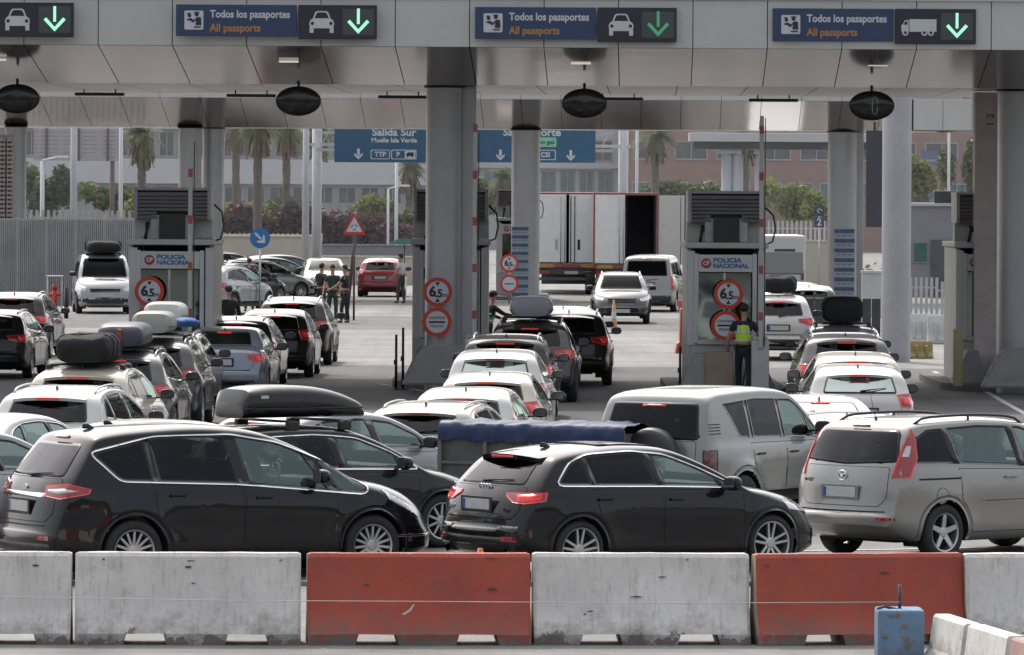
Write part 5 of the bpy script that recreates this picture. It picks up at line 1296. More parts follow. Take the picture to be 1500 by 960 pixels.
# ---------------------------------------------------------------- control booths
BGREY = mat('booth_grey', (.42, .42, .405), .55, metal=.2, var=.07, dirt=.2); BDARK = mat('booth_dark', (.085, .085, .10), .5, var=.1); BWHITE = mat('booth_white', (.52, .53, .525), .5, var=.06, dirt=.12); LOUV = mat('louvre', (.30, .285, .28), .5, metal=.3, var=.1); BLACKBOX = mat('screen_dark', (.018, .018, .024), .25)
CONC = mat('concrete', (.27, .265, .26), .85, var=.12, vscale=2, bump=.35, bscale=25, dirt=.5, dirtcol=(.12, .11, .10)); CURB = mat('kerb_stone', (.15, .145, .14), .85, var=.2, vscale=3, bump=.3, dirt=.5)
BGLASS = glass('booth_glass', (.40, .46, .46), (.55, .62, .60), extra=.22)
def booth(px, Y, label, w=1.62, shield=True, letters='POLICIA\nNACIONAL', win=True, sc=1.0, island=True, cush=True):
    t = thing('control_booth', label, 'booth', (gx(px, Y), Y, 0)); D = 3.6; b = .16
    if sc != 1: t.scale = (sc, sc, sc)
    bm = bmesh.new()   # walls: sides, rear, front frame around the window
    box(bm, (-w/2+.04, D/2, (b+3.0)/2), (.08, D, 3.0-b)); box(bm, (w/2-.04, D/2, (b+3.0)/2), (.08, D, 3.0-b)); box(bm, (0, D-.04, 1.6), (w-.17, .08, 2.8)); box(bm, (0, .04, .60), (w-.17, .08, .86))
    bobj('wall', bm, BGREY, t)
    bm = bmesh.new(); fw = w*.80; x0 = -.02
    for s in (-1, 1): box(bm, (x0+s*(fw/2-.045), -.02, 1.97), (.09, .10, 1.86), bev=.01)
    box(bm, (x0, -.02, 1.07), (fw-.185, .10, .10), bev=.01); box(bm, (x0, -.02, 2.70), (fw-.185, .10, .36), bev=.01); box(bm, (x0-.02, -.02, 1.81), (.05, .08, 1.38), bev=.01)
    for s in (-1, 1): box(bm, (s*(w/2+fw/2)/2*1.0, .01, 1.98), (max(.02, (w-fw)/2-.01), .07, 1.95))
    bobj('window_frame', bm, BWHITE, t)
    bm = bmesh.new(); box(bm, (x0, .0, 1.81), (fw-.18, .012, 1.38)); bobj('window', bm, BGLASS, t)
    bm = bmesh.new(); box(bm, (0, 1.2, .75), (w-.3, .6, .08)); box(bm, (.15, 1.05, 1.0), (.4, .06, .34)); box(bm, (-.3, 1.1, .95), (.25, .3, .26)); bobj('desk', bm, BDARK, t)
    lg = thing_part('sign_strip', t); 
    bm = bmesh.new(); prism(bm, disc(.105, 28), facing((-.42*w/1.62, -.074, 2.70)), .006); d_ = bobj('emblem', bm, mat('emblem_red', (.33, .035, .03), .5), lg)
    text('CP', .11, facing((-.42*w/1.62, -.084, 2.70)), WHITE, d_, align='CENTER', bold=.006)
    m_ = mat('police_blue', (.05, .14, .30), .5)
    for i, ln in enumerate(letters.split('\n')): text(ln, .125, facing((-.28*w/1.62, -.074, 2.76-.115*i)), m_, lg, bold=.006, width=.74 if i else .60)
    bm = bmesh.new(); box(bm, (0, D/2-.05, 3.07), (w+.10, D+.2, .12), bev=.02); bobj('roof', bm, BGREY, t)
    bm = bmesh.new(); box(bm, (0, .85, 3.36), (1.62, .5, .44), bev=.02)
    for s in (-1, 1): box(bm, (s*.34, .5, 3.38), (.20, .5, .50), bev=.01)
    bobj('plant_support', bm, BGREY, t)
    bm = bmesh.new(); box(bm, (0, .35, 3.38), (.54, .40, .54), bev=.01); bobj('screen_box', bm, BLACKBOX, t)
    u = bmesh.new(); lw = 1.46
    for s in (-1, 1): box(u, (s*(lw/2+.03), 1.0, 3.86), (.07, 1.6, .64))
    box(u, (0, 1.0, 4.17), (lw+.14, 1.64, .06), bev=.01); box(u, (0, 1.75, 3.86), (lw, .05, .6)); fr = bobj('louvre_unit', u, LOUV, t)
    u = bmesh.new()
    for i in range(7):
        z = 3.60 + i*.078
        if i < 2:
            for s in (-1, 1): box(u, (s*.52, .24, z), (.40, .11, .014), rx=R(35))
        else: box(u, (0, .24, z), (lw, .11, .014), rx=R(35))
    bobj('slats', u, LOUV, fr)
    u = bmesh.new(); box(u, (0, .6, 3.86), (lw-.02, .04, .56)); bobj('core', u, BLACKBOX, fr)
    bm = bmesh.new(); cyl(bm, (-.55, .05, 3.14), (-.50, .0, 3.40), .035, n=8); box(bm, (-.50, -.02, 3.42), (.09, .2, .08), rx=R(20), bev=.01); bobj('security_camera', bm, TRIM, t)
    bm = bmesh.new(); tube(bm, [(w/2+.02, .1, 3.1), (w/2+.14, .05, 3.15), (w/2+.20, .05, 3.4), (w/2+.16, .1, 3.7), (w/2, .2, 3.85)], .02, 6); bobj('cable', bm, TRIM, t)
    if cush:
        for s in (-1, 1):
            bm = bmesh.new(); P = [(s*.05, .16), (s*1.0, .16), (s*.92, .32), (s*.72, .80), (s*.66, .86), (s*.30, .86), (s*.05, .5)] if False else [(s*.30, .16), (s*.98, .16), (s*.90, .34), (s*.66, .86), (s*.44, .86)]
            if s < 0: P = P[::-1]
            prism(bm, P, facing((0, -.55, 0)), .9)
            bmesh.ops.recalc_face_normals(bm, faces=bm.faces); bobj('crash_block', bm, CONC, t)
    if island:
        o = thing('traffic_island', 'raised kerbed island under the ' + label.split(' booth')[0] + ' booth', 'traffic island', (gx(px, Y), Y, 0)); o['kind'] = 'structure'
        bm = bmesh.new(); pts = rnd([(-1.22, -1.1), (-.75, -2.2), (.75, -2.2), (1.22, -1.1), (1.22, 6), (-1.22, 6)], .5, 5); prism(bm, pts, Matrix.Identity(4), .155); bobj('kerb', bm, CURB, o)
    return t
def thing_part(name, parent):
    o = bpy.data.objects.new(name, None); COL.objects.link(o); o.parent = parent; return o
booth(250, 127.2, 'leftmost police control booth with a 6.5 m sign in its window', w=1.75, cush=False)
booth(659, 131.0, 'control booth behind the middle round column')
booth(1063, 127.2, 'police control booth beside the standing officer')
booth(1455, 131.5, 'control booth at right, half hidden by the edge column')
booth(757, 235.0, 'small far booth of the second row beside the trucks', w=1.6, cush=False)
# concrete shields in front of middle and right columns
def shield(px, Y, label, flip=1):
    t = thing('concrete_block', label, 'concrete block', (gx(px, Y), Y, 0)); bm = bmesh.new()
    prism(bm, [(-.95, .16), (.70, .16), (.66, .98), (-.42, .98), (-.62, .80)][::1] if flip > 0 else [(.95, .16), (.62, .80), (.42, .98), (-.66, .98), (-.70, .16)][::1], facing((0, -.3, 0)), .5); bmesh.ops.recalc_face_normals(bm, faces=bm.faces)
    bmesh.ops.bevel(bm, geom=bm.edges[:], offset=.03, segments=2, affect='EDGES'); bobj('block', bm, CONC, t)
shield(655, 127.6, 'grey concrete block at the foot of the middle column')
shield(1500, 127.9, 'grey concrete block at the foot of the right edge column')
bm = bmesh.new(); box(bm, (gx(1053, 125.9), 125.9, .16+.37), (.55, .45, .74), bev=.01)
tag(bobj('cardboard_box', bm, mat('cardboard', (.26, .20, .15), .8, var=.1, dirt=.2)), 'tall beige box standing left of the officer below the third booth', 'box')
bm = bmesh.new(); box(bm, (gx(1403, 128), 128, .16+.6), (.20, .16, 1.2), bev=.02); tag(bobj('bollard', bm, mat('yellow_post', (.28, .24, .13), .6, var=.15, dirt=.4)), 'stout yellowish post left of the fourth booth', 'bollard')
for px, h, d in ((580, 1.15, 'left of the two by the middle booth island'), (590, 1.3, 'right of the two by the middle booth island'), (996, 1.0, 'left of the third booth')):
    Y = 128.5 if px < 700 else 126.5; x = gx(px, Y); bm = bmesh.new(); cyl(bm, (x, Y, 0), (x, Y, h), .03, .026, 10); box(bm, (x-.02, Y, h*.5), (.06, .05, .1)); cyl(bm, (x, Y, 0), (x, Y, .03), .1, n=12)
    tag(bobj('marker_post', bm, BLK), 'thin black post ' + d, 'post')
# raised barrier arms
REDW = mat('boom_red', (.28, .075, .06), .5, var=.1); BOOM = mat('boom_white', (.40, .39, .37), .5, var=.08, dirt=.25)
for px, ytop, d in ((278, 205, 'first booth'), (694, 192, 'middle booth'), (1113, 170, 'third booth')):
    Y = 125.3; x = gx(px, Y); zt = at(px, ytop, Y).z; t = thing('barrier_gate', 'raised red and white barrier arm at the ' + d, 'barrier', (x, Y, 0), 0, 'raised barrier arms')
    bm = bmesh.new(); box(bm, (0, 0, .16+.5), (.36, .34, 1.0), bev=.03); box(bm, (0, 0, 1.2), (.30, .30, .08), bev=.02); bobj('cabinet', bm, BGREY, t)
    bm = bmesh.new(); box(bm, (0, -.2, (zt+1.0)/2), (.085, .05, zt-1.0), bev=.012); a_ = bobj('arm', bm, BOOM, t)
    bm = bmesh.new()
    for z in [1.5 + .95*i for i in range(int((zt-1.5)/.95)+1)]: box(bm, (0, -.2, z+.15), (.092, .057, .17))
    bobj('red_bands', bm, REDW, a_); bm = bmesh.new(); box(bm, (.075, -.19, (zt+1.0)/2), (.02, .03, zt-1.1)); bobj('rubber_edge', bm, TRIM, a_)
# red barrier stack left of third booth, hydrant, cabinets
t = thing('plastic_barrier', 'red plastic barrier standing left of the third booth', 'barrier', (gx(1001, 160), 160, 0))
bm = bmesh.new(); prism(bm, [(-.25, 0), (.25, 0), (.20, .25), (.14, .30), (.12, 1.15), (-.12, 1.15), (-.14, .30), (-.20, .25)], facing((0, -.5, 0)), 1.1); bmesh.ops.recalc_face_normals(bm, faces=bm.faces); bobj('body', bm, mat('orange_plastic', (.33, .06, .04), .5, var=.12, dirt=.3), t)
bm = bmesh.new()
for q in range(3): box(bm, (-.1+.1*q, -.1+.1*q, 1.25), (.12, .12, .22), rx=R(20*q), ry=R(25*q-20), bev=.03)
bobj('flag', bm, mat('pink_cloth', (.50, .12, .12), .8), t)
t = thing('hydrant', 'red standpipe under a small white hood near the left metal fence', 'hydrant', (gx(80, 208), 208, 0))
bm = bmesh.new(); cyl(bm, (0, 0, 0), (0, 0, .75), .09, n=14); cyl(bm, (-.2, 0, .55), (.2, 0, .55), .06, n=10); cyl(bm, (0, 0, .75), (0, 0, .9), .12, .05, 14); bobj('standpipe', bm, RED, t)
bm = bmesh.new(); box(bm, (0, 0, 1.18), (.55, .4, .04), bev=.01); cyl(bm, (-.24, 0, 0), (-.24, 0, 1.16), .02, n=6); cyl(bm, (.24, 0, 0), (.24, 0, 1.16), .02, n=6); bobj('hood', bm, WHITE, t)
bm = bmesh.new(); x = gx(38, 226); box(bm, (x, 226, .75), (.38, .5, 1.45), bev=.02); box(bm, (x, 226, .05), (.5, .6, .1)); box(bm, (x, 226, 1.5), (.42, .54, .05), bev=.01)
tag(bobj('electric_cabinet', bm, mat('cabinet_dark', (.09, .09, .085), .5, var=.1)), 'dark narrow cabinet beside the left edge column', 'cabinet')
bm = bmesh.new(); x = gx(97, 196); cyl(bm, (x, 196, 0), (x, 196, 1.0), .07, n=12); tag(bobj('bollard', bm, BLK), 'black bollard between the hydrant and the white van', 'bollard')
# cones
def cone(px, Y, label, col=(.55, .13, .04), h=.5):
    t = thing('traffic_cone', label, 'traffic cone', (gx(px, Y), Y, 0)); bm = bmesh.new(); box(bm, (0, 0, .015), (.28, .28, .03), bev=.008); lathe(bm, [(.11, .03), (.025, h), (.001, h)], 20); bobj('cone', bm, mat('cone_'+str(int(col[1]*100)), col, .5, var=.1), t)
    bm = bmesh.new(); lathe(bm, [(.087, h*.32), (.062, h*.58)], 20); bobj('band', bm, WHITE, t)
cone(703, 61.3, 'orange traffic cone behind the red barrier near the black hatchback', h=.62)
cone(899, 188, 'white and orange traffic cone in front of the oncoming car', (.5, .25, .15), .85)
# ================================================================ foreground barriers
def barrier_mat(name, col):
    m, nt, out = nodes_of(name); N, L = nt.nodes, nt.links
    b = N.new('ShaderNodeBsdfPrincipled'); b.inputs['Roughness'].default_value = .8
    g = N.new('ShaderNodeNewGeometry'); tc = N.new('ShaderNodeTexCoord'); sp = N.new('ShaderNodeSeparateXYZ'); L.new(tc.outputs['Object'], sp.inputs[0])
    def noise(sc, det, ro, st=None):
        n = N.new('ShaderNodeTexNoise'); n.inputs['Scale'].default_value = sc; n.inputs['Detail'].default_value = det; n.inputs['Roughness'].default_value = ro
        if st:
            mp = N.new('ShaderNodeMapping'); mp.inputs['Scale'].default_value = st; L.new(g.outputs['Position'], mp.inputs[0]); L.new(mp.outputs[0], n.inputs['Vector'])
        else: L.new(g.outputs['Position'], n.inputs['Vector'])
        return n.outputs[0]
    def rng(s, a, b_, c, d):
        r = N.new('ShaderNodeMapRange'); 
        for i, v in enumerate((a, b_, c, d)): r.inputs[i+1].default_value = v
        L.new(s, r.inputs[0]); return r.outputs[0]
    def mth(op, a, b_):
        q = N.new('ShaderNodeMath'); q.operation = op
        for i, v in enumerate((a, b_)):
            if isinstance(v, (int, float)): q.inputs[i].default_value = v
            else: L.new(v, q.inputs[i])
        q.use_clamp = True; return q.outputs[0]
    def mix(f, a, b_):
        q = N.new('ShaderNodeMixRGB'); L.new(f, q.inputs[0])
        for i, v in ((1, a), (2, b_)):
            if isinstance(v, tuple): q.inputs[i].default_value = (*v, 1)
            else: L.new(v, q.inputs[i])
        return q.outputs[0]
    c = mix(rng(noise(1.7, 6, .7), .3, .7, 0, 1), tuple(x*.80 for x in col), tuple(min(1, x*1.1) for x in col))
    c = mix(mth('MULTIPLY', rng(noise(4, 8, .8, (6, 1, .8)), .52, .74, 0, .6), 1.0), c, (.14, .12, .105))          # vertical streaks
    c = mix(rng(noise(55, 3, .6), .62, .72, 0, .35), c, (.20, .18, .16))                                               # pitting
    low = rng(sp.outputs[2], .20, .0, 0, .28)
    c = mix(mth('GREATER_THAN', mth('ADD', noise(5, 8, .72), low), .70), c, (.20, .18, .165))                              # chipped to concrete near the foot
    c = mix(rng(mth('ADD', noise(3.2, 8, .75), rng(sp.outputs[2], .35, 0, 0, .32)), .55, .85, 0, .75), c, (.13, .115, .10))
    top = rng(sp.outputs[2], .80, .84, 0, .25)
    c = mix(mth('GREATER_THAN', mth('ADD', noise(9, 6, .7), top), .80), c, (.30, .28, .25))
    L.new(c, b.inputs['Base Color'])
    bp = N.new('ShaderNodeBump'); bp.inputs['Strength'].default_value = .6; bp.inputs['Distance'].default_value = .008; L.new(noise(38, 6, .7), bp.inputs['Height']); L.new(bp.outputs[0], b.inputs['Normal'])
    L.new(b.outputs[0], out.inputs[0]); return m
NJW, NJR, NJB = barrier_mat('barrier_white', (.66, .64, .605)), barrier_mat('barrier_red', (.39, .075, .048)), barrier_mat('barrier_blue', (.15, .25, .38))
NJE = barrier_mat('barrier_end', (.40, .35, .27))
NJP = [(-.29, 0), (-.29, .10), (-.265, .13), (-.15, .34), (-.10, .80), (-.075, .835), (.075, .835), (.10, .80), (.15, .34), (.265, .13), (.29, .10), (.29, 0)]
def nj(px0, px1, Y0, Y1, m, label, slots=True, group='concrete barriers in the foreground row', extra=None, name='concrete_barrier', hh=1.0):
    a, b = Vector((gx(px0, Y0), Y0, 0)), Vector((gx(px1, Y1), Y1, 0)); L_ = (b-a).length; rz = math.atan2((b-a).y, (b-a).x); c = (a+b)/2
    t = thing(name, label, 'barrier', c, rz, group); bm = bmesh.new()
    xs = [(-L_/2, 0, .88), (-L_/2+.03, 0, 1)]
    if slots:
        for sx in (-L_*.19, L_*.26):
            xs += [(sx-.20, 0, 1), (sx-.17, .10, 1), (sx+.17, .10, 1), (sx+.20, 0, 1)]
    # subdivide for a slightly uneven cast surface
    xs += [(L_/2-.03, 0, 1), (L_/2, 0, .88)]; rings = []; rr = random.Random(int(abs(px0)*7)+3)
    for x, zr, k in xs: rings.append([bm.verts.new((x, y*(k if z > .02 else 1), max(z*hh*(1 if k == 1 else .985), zr))) for y, z in NJP])
    for r0, r1 in zip(rings, rings[1:]):
        for i in range(len(NJP)): bm.faces.new((r0[i], r0[(i+1) % 12], r1[(i+1) % 12], r1[i]))
    bm.faces.new(rings[0][::-1]).material_index = 1; bm.faces.new(rings[-1]).material_index = 1; bmesh.ops.recalc_face_normals(bm, faces=bm.faces)
    bmesh.ops.subdivide_edges(bm, edges=[e for e in bm.edges if abs(e.verts[0].co.x-e.verts[1].co.x) > .3], cuts=6, use_grid_fill=True)
    from mathutils import noise as nz
    for v in bm.verts:
        n_ = nz.noise_vector((v.co + c)*3.1)*.006; v.co += Vector((0, n_.y, n_.z if v.co.z > .1 else 0))
    bobj('block', bm, [m, NJE], t, sharp=25)
    bm = bmesh.new(); box(bm, (L_/2+.02, 0, .55), (.16, .05, .05), bev=.01); bobj('link', bm, mat('link_steel', (.42, .41, .38), .6, dirt=.4), t)
    if extra: extra(t, L_)
    return t
def chips(seed, n, col=(.10, .08, .07), zr=(.25, .8)):
    def f(t, L_):
        rr = random.Random(seed)
        for i in range(n):
            x = rr.uniform(-L_*.45, L_*.45); z = rr.uniform(*zr); w = rr.uniform(.015, .07); h = rr.uniform(.005, .016)
            y = -(.15 + (.10-.15)*(z-.34)/.46) if z > .34 else -(.15 + (.265-.15)*(.34-z)/.21)
            bm = bmesh.new(); pts = [(w*cos(a)*rr.uniform(.5, 1), h*sin(a)*rr.uniform(.5, 1)) for a in [2*pi*k/11 for k in range(11)]]
            prism(bm, pts, facing((x, y-.004, z)) @ Matrix.Rotation(R(-6), 4, 'X'), .006); bobj('chip', bm, mat('chip_dark', col, .9, var=.3), t)
    return f
Yb = 56.6
nj(-232, 105, Yb, Yb+.05, NJW, 'white concrete barrier cut off by the left photo edge', extra=chips(1, 3))
nj(110, 440, Yb+.05, Yb+.15, NJW, 'white concrete barrier below the black people carrier', extra=chips(2, 5))
nj(449, 775, Yb+.15, Yb+.30, NJR, 'left of the two red concrete barriers', extra=chips(3, 3))
nj(779, 1095, Yb+.35, Yb+.50, NJW, 'white concrete barrier between the two red ones', extra=chips(4, 5))
nj(1103, 1408, Yb+.40, Yb+.78, NJR, 'right of the two red concrete barriers, behind the blue block', extra=chips(5, 2))
nj(1410, 1725, Yb+.70, Yb+1.0, NJW, 'white concrete barrier at the right photo edge', extra=chips(6, 2))
# torn sticker on the red barrier
bm = bmesh.new(); prism(bm, [(-.07, -.02), (.0, -.005), (.06, .03), (.07, .022), (.02, -.02), (-.05, -.035)], facing(at(598, 893, 56.40)) @ Matrix.Rotation(R(20), 4, 'Z'), .004)
tag(bobj('paper_scrap', bm, WHITE), 'small torn white scrap stuck on the left red barrier', 'paper scrap')
# blue block + perpendicular barriers
p = gpt(1320, 985); bx = thing('concrete_block', 'blue painted concrete block with a metal rod at bottom right', 'concrete block', (p.x, p.y, 0))
bm = bmesh.new(); box(bm, (0, .3, .27), (.41, .5, .54), bev=.03); bobj('block', bm, NJB, bx)
bm = bmesh.new(); cyl(bm, (0, .25, .53), (0, .25, .75), .014, n=10); tube(bm, [(0, .25, .53), (-.14, .2, .56), (-.2, .1, .55)], .012, 6); bobj('rod', bm, mat('rod_steel', (.06, .07, .09), .5, metal=.5), bx)
rr = random.Random(9)
for i in range(9):
    bm = bmesh.new(); w_, h_ = rr.uniform(.02, .05), rr.uniform(.015, .05); prism(bm, [(w_*cos(a)*rr.uniform(.5, 1), h_*sin(a)*rr.uniform(.5, 1)) for a in [2*pi*k/9 for k in range(9)]], facing((rr.uniform(-.16, .16), .046, rr.uniform(.05, .50))), .004); bobj('chip', bm, mat('chip_ochre', (.20, .14, .09), .9, var=.3), bx)
c0 = bx.location
def njd(x0, y0, x1, y1, m, label, h=.84):
    a, b = Vector((x0, y0, 0)), Vector((x1, y1, 0)); d = (b-a); t = thing('concrete_barrier', label, 'barrier', (a+b)/2, math.atan2(d.y, d.x), 'low concrete barriers running off at bottom right'); L_ = d.length
    bm = bmesh.new(); q = [(y*.8, z*h/.84) for y, z in NJP]; prism(bm, q, Matrix.Translation((-L_/2, 0, 0)) @ Matrix(((0, 0, 1, 0), (1, 0, 0, 0), (0, 1, 0, 0), (0, 0, 0, 1))), L_); bmesh.ops.recalc_face_normals(bm, faces=bm.faces)
    bmesh.ops.bevel(bm, geom=[e for e in bm.edges if abs((e.verts[0].co-e.verts[1].co).normalized().x) < .5], offset=.02, segments=2, affect='EDGES'); bobj('block', bm, m, t, sharp=25); return t
q0 = Vector((gx(1372, 50.6), 50.6)); 
njd(3.80, 54.0, 3.99, 52.75, NJW, 'first low white barrier behind the blue block', .50)
njd(4.01, 52.7, 4.24, 51.3, NJW, 'second low white barrier running towards the bottom right corner', .50)
njd(4.26, 51.2, 4.50, 49.6, mat('barrier_rose', (.42, .27, .24), .8, var=.15, bump=.3, dirt=.4), 'faded reddish low barrier in the bottom right corner', .50)
# wire
bm = bmesh.new(); a, b = at(-30, 874, 54.0), Vector((c0.x, c0.y+.2, .6)); mid = a.lerp(b, .5) - Vector((0, 0, .02)); tube(bm, [a, a.lerp(mid, .5) - Vector((0, 0, .012)), mid, mid.lerp(b, .5) - Vector((0, 0, .012)), b], .0035, 5)
tag(bobj('wire', bm, mat('wire_pale', (.40, .38, .36), .6)), 'thin pale wire stretched in front of the barrier row', 'wire')
bm = bmesh.new(); x = a.x-.02; cyl(bm, (x, 54.0, 0), (x, 54.0, a.z+.1), .02, n=8); tag(bobj('wire_post', bm, SATIN), 'slim post holding the wire just outside the left edge', 'post')
# broken pale rubble edge behind the barriers
def rubble(px0, px1, Y, label, n=26):
    rr = random.Random(px0); x0, x1 = gx(px0, Y), gx(px1, Y); bm = bmesh.new()
    for i in range(n):
        x = x0+(x1-x0)*i/n; s = rr.uniform(.05, .14); t = bmesh.new(); bmesh.ops.create_icosphere(t, subdivisions=1, radius=s)
        for v in t.verts: v.co = Vector((v.co.x*1.6, v.co.y, abs(v.co.z)*.6))*rr.uniform(.8, 1.15) + Vector((x, Y+rr.uniform(-.15, .15), 0))
        join(bm, t)
    tag(bobj('rubble_heap', bm, mat('rubble', (.48, .43, .36), .9, var=.3, bump=.4)), label, 'rubble')
rubble(1245, 1400, 62.0, 'line of pale broken concrete crumbs below the silver minivan')

# ================================================================ vegetation
def leaf_mat(name, c1, c2, sc=1.2):
    m, nt, out = nodes_of(name); N, L = nt.nodes, nt.links; b = N.new('ShaderNodeBsdfPrincipled'); b.inputs['Roughness'].default_value = .65
    g = N.new('ShaderNodeNewGeometry'); n = N.new('ShaderNodeTexNoise'); n.inputs['Scale'].default_value = sc; n.inputs['Detail'].default_value = 6; L.new(g.outputs['Position'], n.inputs['Vector'])
    r = N.new('ShaderNodeMapRange'); r.inputs[1].default_value = .38; r.inputs[2].default_value = .62; L.new(n.outputs[0], r.inputs[0])
    mx = N.new('ShaderNodeMixRGB'); L.new(r.outputs[0], mx.inputs[0]); mx.inputs[1].default_value = (*c1, 1); mx.inputs[2].default_value = (*c2, 1); L.new(mx.outputs[0], b.inputs['Base Color'])
    tr = N.new('ShaderNodeBsdfTranslucent'); L.new(mx.outputs[0], tr.inputs[0]); ms = N.new('ShaderNodeMixShader'); ms.inputs[0].default_value = .35; L.new(b.outputs[0], ms.inputs[1]); L.new(tr.outputs[0], ms.inputs[2])
    L.new(ms.outputs[0], out.inputs[0]); return m
LG = leaf_mat('leaf_green', (.045, .075, .028), (.12, .15, .05)); LD = leaf_mat('leaf_dark', (.035, .055, .035), (.07, .10, .05)); LY = leaf_mat('leaf_yellowgreen', (.10, .13, .03), (.22, .24, .07)); LP = leaf_mat('leaf_purple', (.05, .045, .05), (.13, .055, .06)); LPM = leaf_mat('leaf_palm', (.07, .09, .045), (.16, .18, .08)); LBR = mat('palm_dry', (.14, .105, .07), .85, var=.3, vscale=4); BARK = mat('bark', (.13, .11, .09), .9, var=.3, vscale=5, bump=.6, bscale=14)
def leaves(name, blobs, n, size, m, parent=None, seed=0):
    rr = random.Random(seed); bm = bmesh.new(); tot = sum(b[1][0]*b[1][1]*b[1][2] for b in blobs)
    for c, r in blobs:
        for i in range(max(10, int(n*r[0]*r[1]*r[2]/tot))):
            while True:
                d = Vector((rr.uniform(-1, 1), rr.uniform(-1, 1), rr.uniform(-1, 1)))
                if .35 < d.length < 1: break
            d = d*(rr.uniform(.85, 1.12)); p = Vector((c[0]+d.x*r[0], c[1]+d.y*r[1], c[2]+d.z*r[2]))
            u = Vector((rr.gauss(0, 1), rr.gauss(0, 1), rr.gauss(0, .7))).normalized(); v = u.cross(Vector((rr.gauss(0, 1), rr.gauss(0, 1), rr.gauss(0, 1)))).normalized(); s = size*rr.uniform(.6, 1.3)
            bm.faces.new([bm.verts.new(p + q) for q in (-u*s, -v*s*.45, u*s, v*s*.45)])
    return bobj(name, bm, m, parent)
def bush(px, pyb, pyt, wpx, Y, m, label, n=1400, size=.22, seed=1, name='bush', group=None, trunk=False):
    b, t_ = at(px, pyb, Y), at(px, pyt, Y); w = wpx*Y/F; z0 = max(0., b.z) if not trunk else b.z; h = t_.z - z0; rr = random.Random(seed)
    r = thing(name, label, 'tree' if trunk else 'bush', (b.x, Y, 0), 0, group); bl = []
    k = max(4, int(w/1.0)+3)
    for i in range(k): bl.append(((rr.uniform(-.38, .38)*w, rr.uniform(-.6, .6), z0 + h*rr.uniform(.30, .72)), (w*rr.uniform(.16, .26), .9, h*rr.uniform(.2, .34))))
    leaves('foliage' if not trunk else 'crown', bl, n, size, m, r, seed)
    bm = bmesh.new()
    if trunk:
        cyl(bm, (0, 0, 0), (0, 0, z0+h*.4), .16, .10, 10)
        for i in range(4): cyl(bm, (0, 0, z0+h*.2), (rr.uniform(-.3, .3)*w, rr.uniform(-.3, .3), z0+h*.6), .07, .03, 7)
        bobj('trunk', bm, BARK, r)
    else:
        for i in range(6): cyl(bm, (rr.uniform(-.2, .2)*w, 0, 0), (rr.uniform(-.35, .35)*w, 0, z0+h*.6), .04, .015, 6)
        bobj('stem', bm, BARK, r)
    return r
def palm(px, pyc, Y, label, r=2.0, seed=1, skirt=True):
    rr = random.Random(seed); top = at(px, pyc, Y); t = thing('palm_tree', label, 'palm tree', (top.x, Y, 0)); H_ = top.z
    bm = bmesh.new(); lathe(bm, [(.20 + .03*((k % 2)), H_*k/16) for k in range(17)], 14); bobj('trunk', bm, BARK, t)
    bm = bmesh.new()
    for i in range(46):
        a = rr.uniform(0, 2*pi); el = rr.uniform(-.5, 1.2); L_ = r*rr.uniform(.8, 1.1); pr = None; q = 9; d0 = Vector((cos(a)*cos(el), sin(a)*cos(el), sin(el)))
        for j in range(q+1):
            s = j/q; p = Vector((0, 0, H_)) + d0*L_*s + Vector((0, 0, -.55*L_*s*s)); 
            if pr is not None:
                dd = (p-pr).normalized(); sd = dd.cross(Vector((0, 0, 1))).normalized(); w = .42*sin(pi*min(1, s+.12))**.7 + .05
                for sg in (-1, 1):
                    for h2 in (0, .5):
                        b0 = pr.lerp(p, h2); b1 = pr.lerp(p, h2+.3); tip = b0 + dd*.22 + sd*sg*w + Vector((0, 0, -w*rr.uniform(.2, .7)))
                        bm.faces.new([bm.verts.new(v) for v in (b0, b1, tip)])
            pr = p
    bobj('crown', bm, LPM, t)
    if skirt:
        bm = bmesh.new()
        for i in range(70):
            a = rr.uniform(0, 2*pi); p = Vector((.2*cos(a), .2*sin(a), H_-.1)); e = Vector((rr.uniform(.4, .75)*cos(a), rr.uniform(.4, .75)*sin(a), H_-rr.uniform(.7, 1.9))); s = Vector((-sin(a), cos(a), 0))*.07
            bm.faces.new([bm.verts.new(v) for v in (p-s, p+s, e+s, e-s)])
        bobj('dry_fronds', bm, LBR, t)
    return t

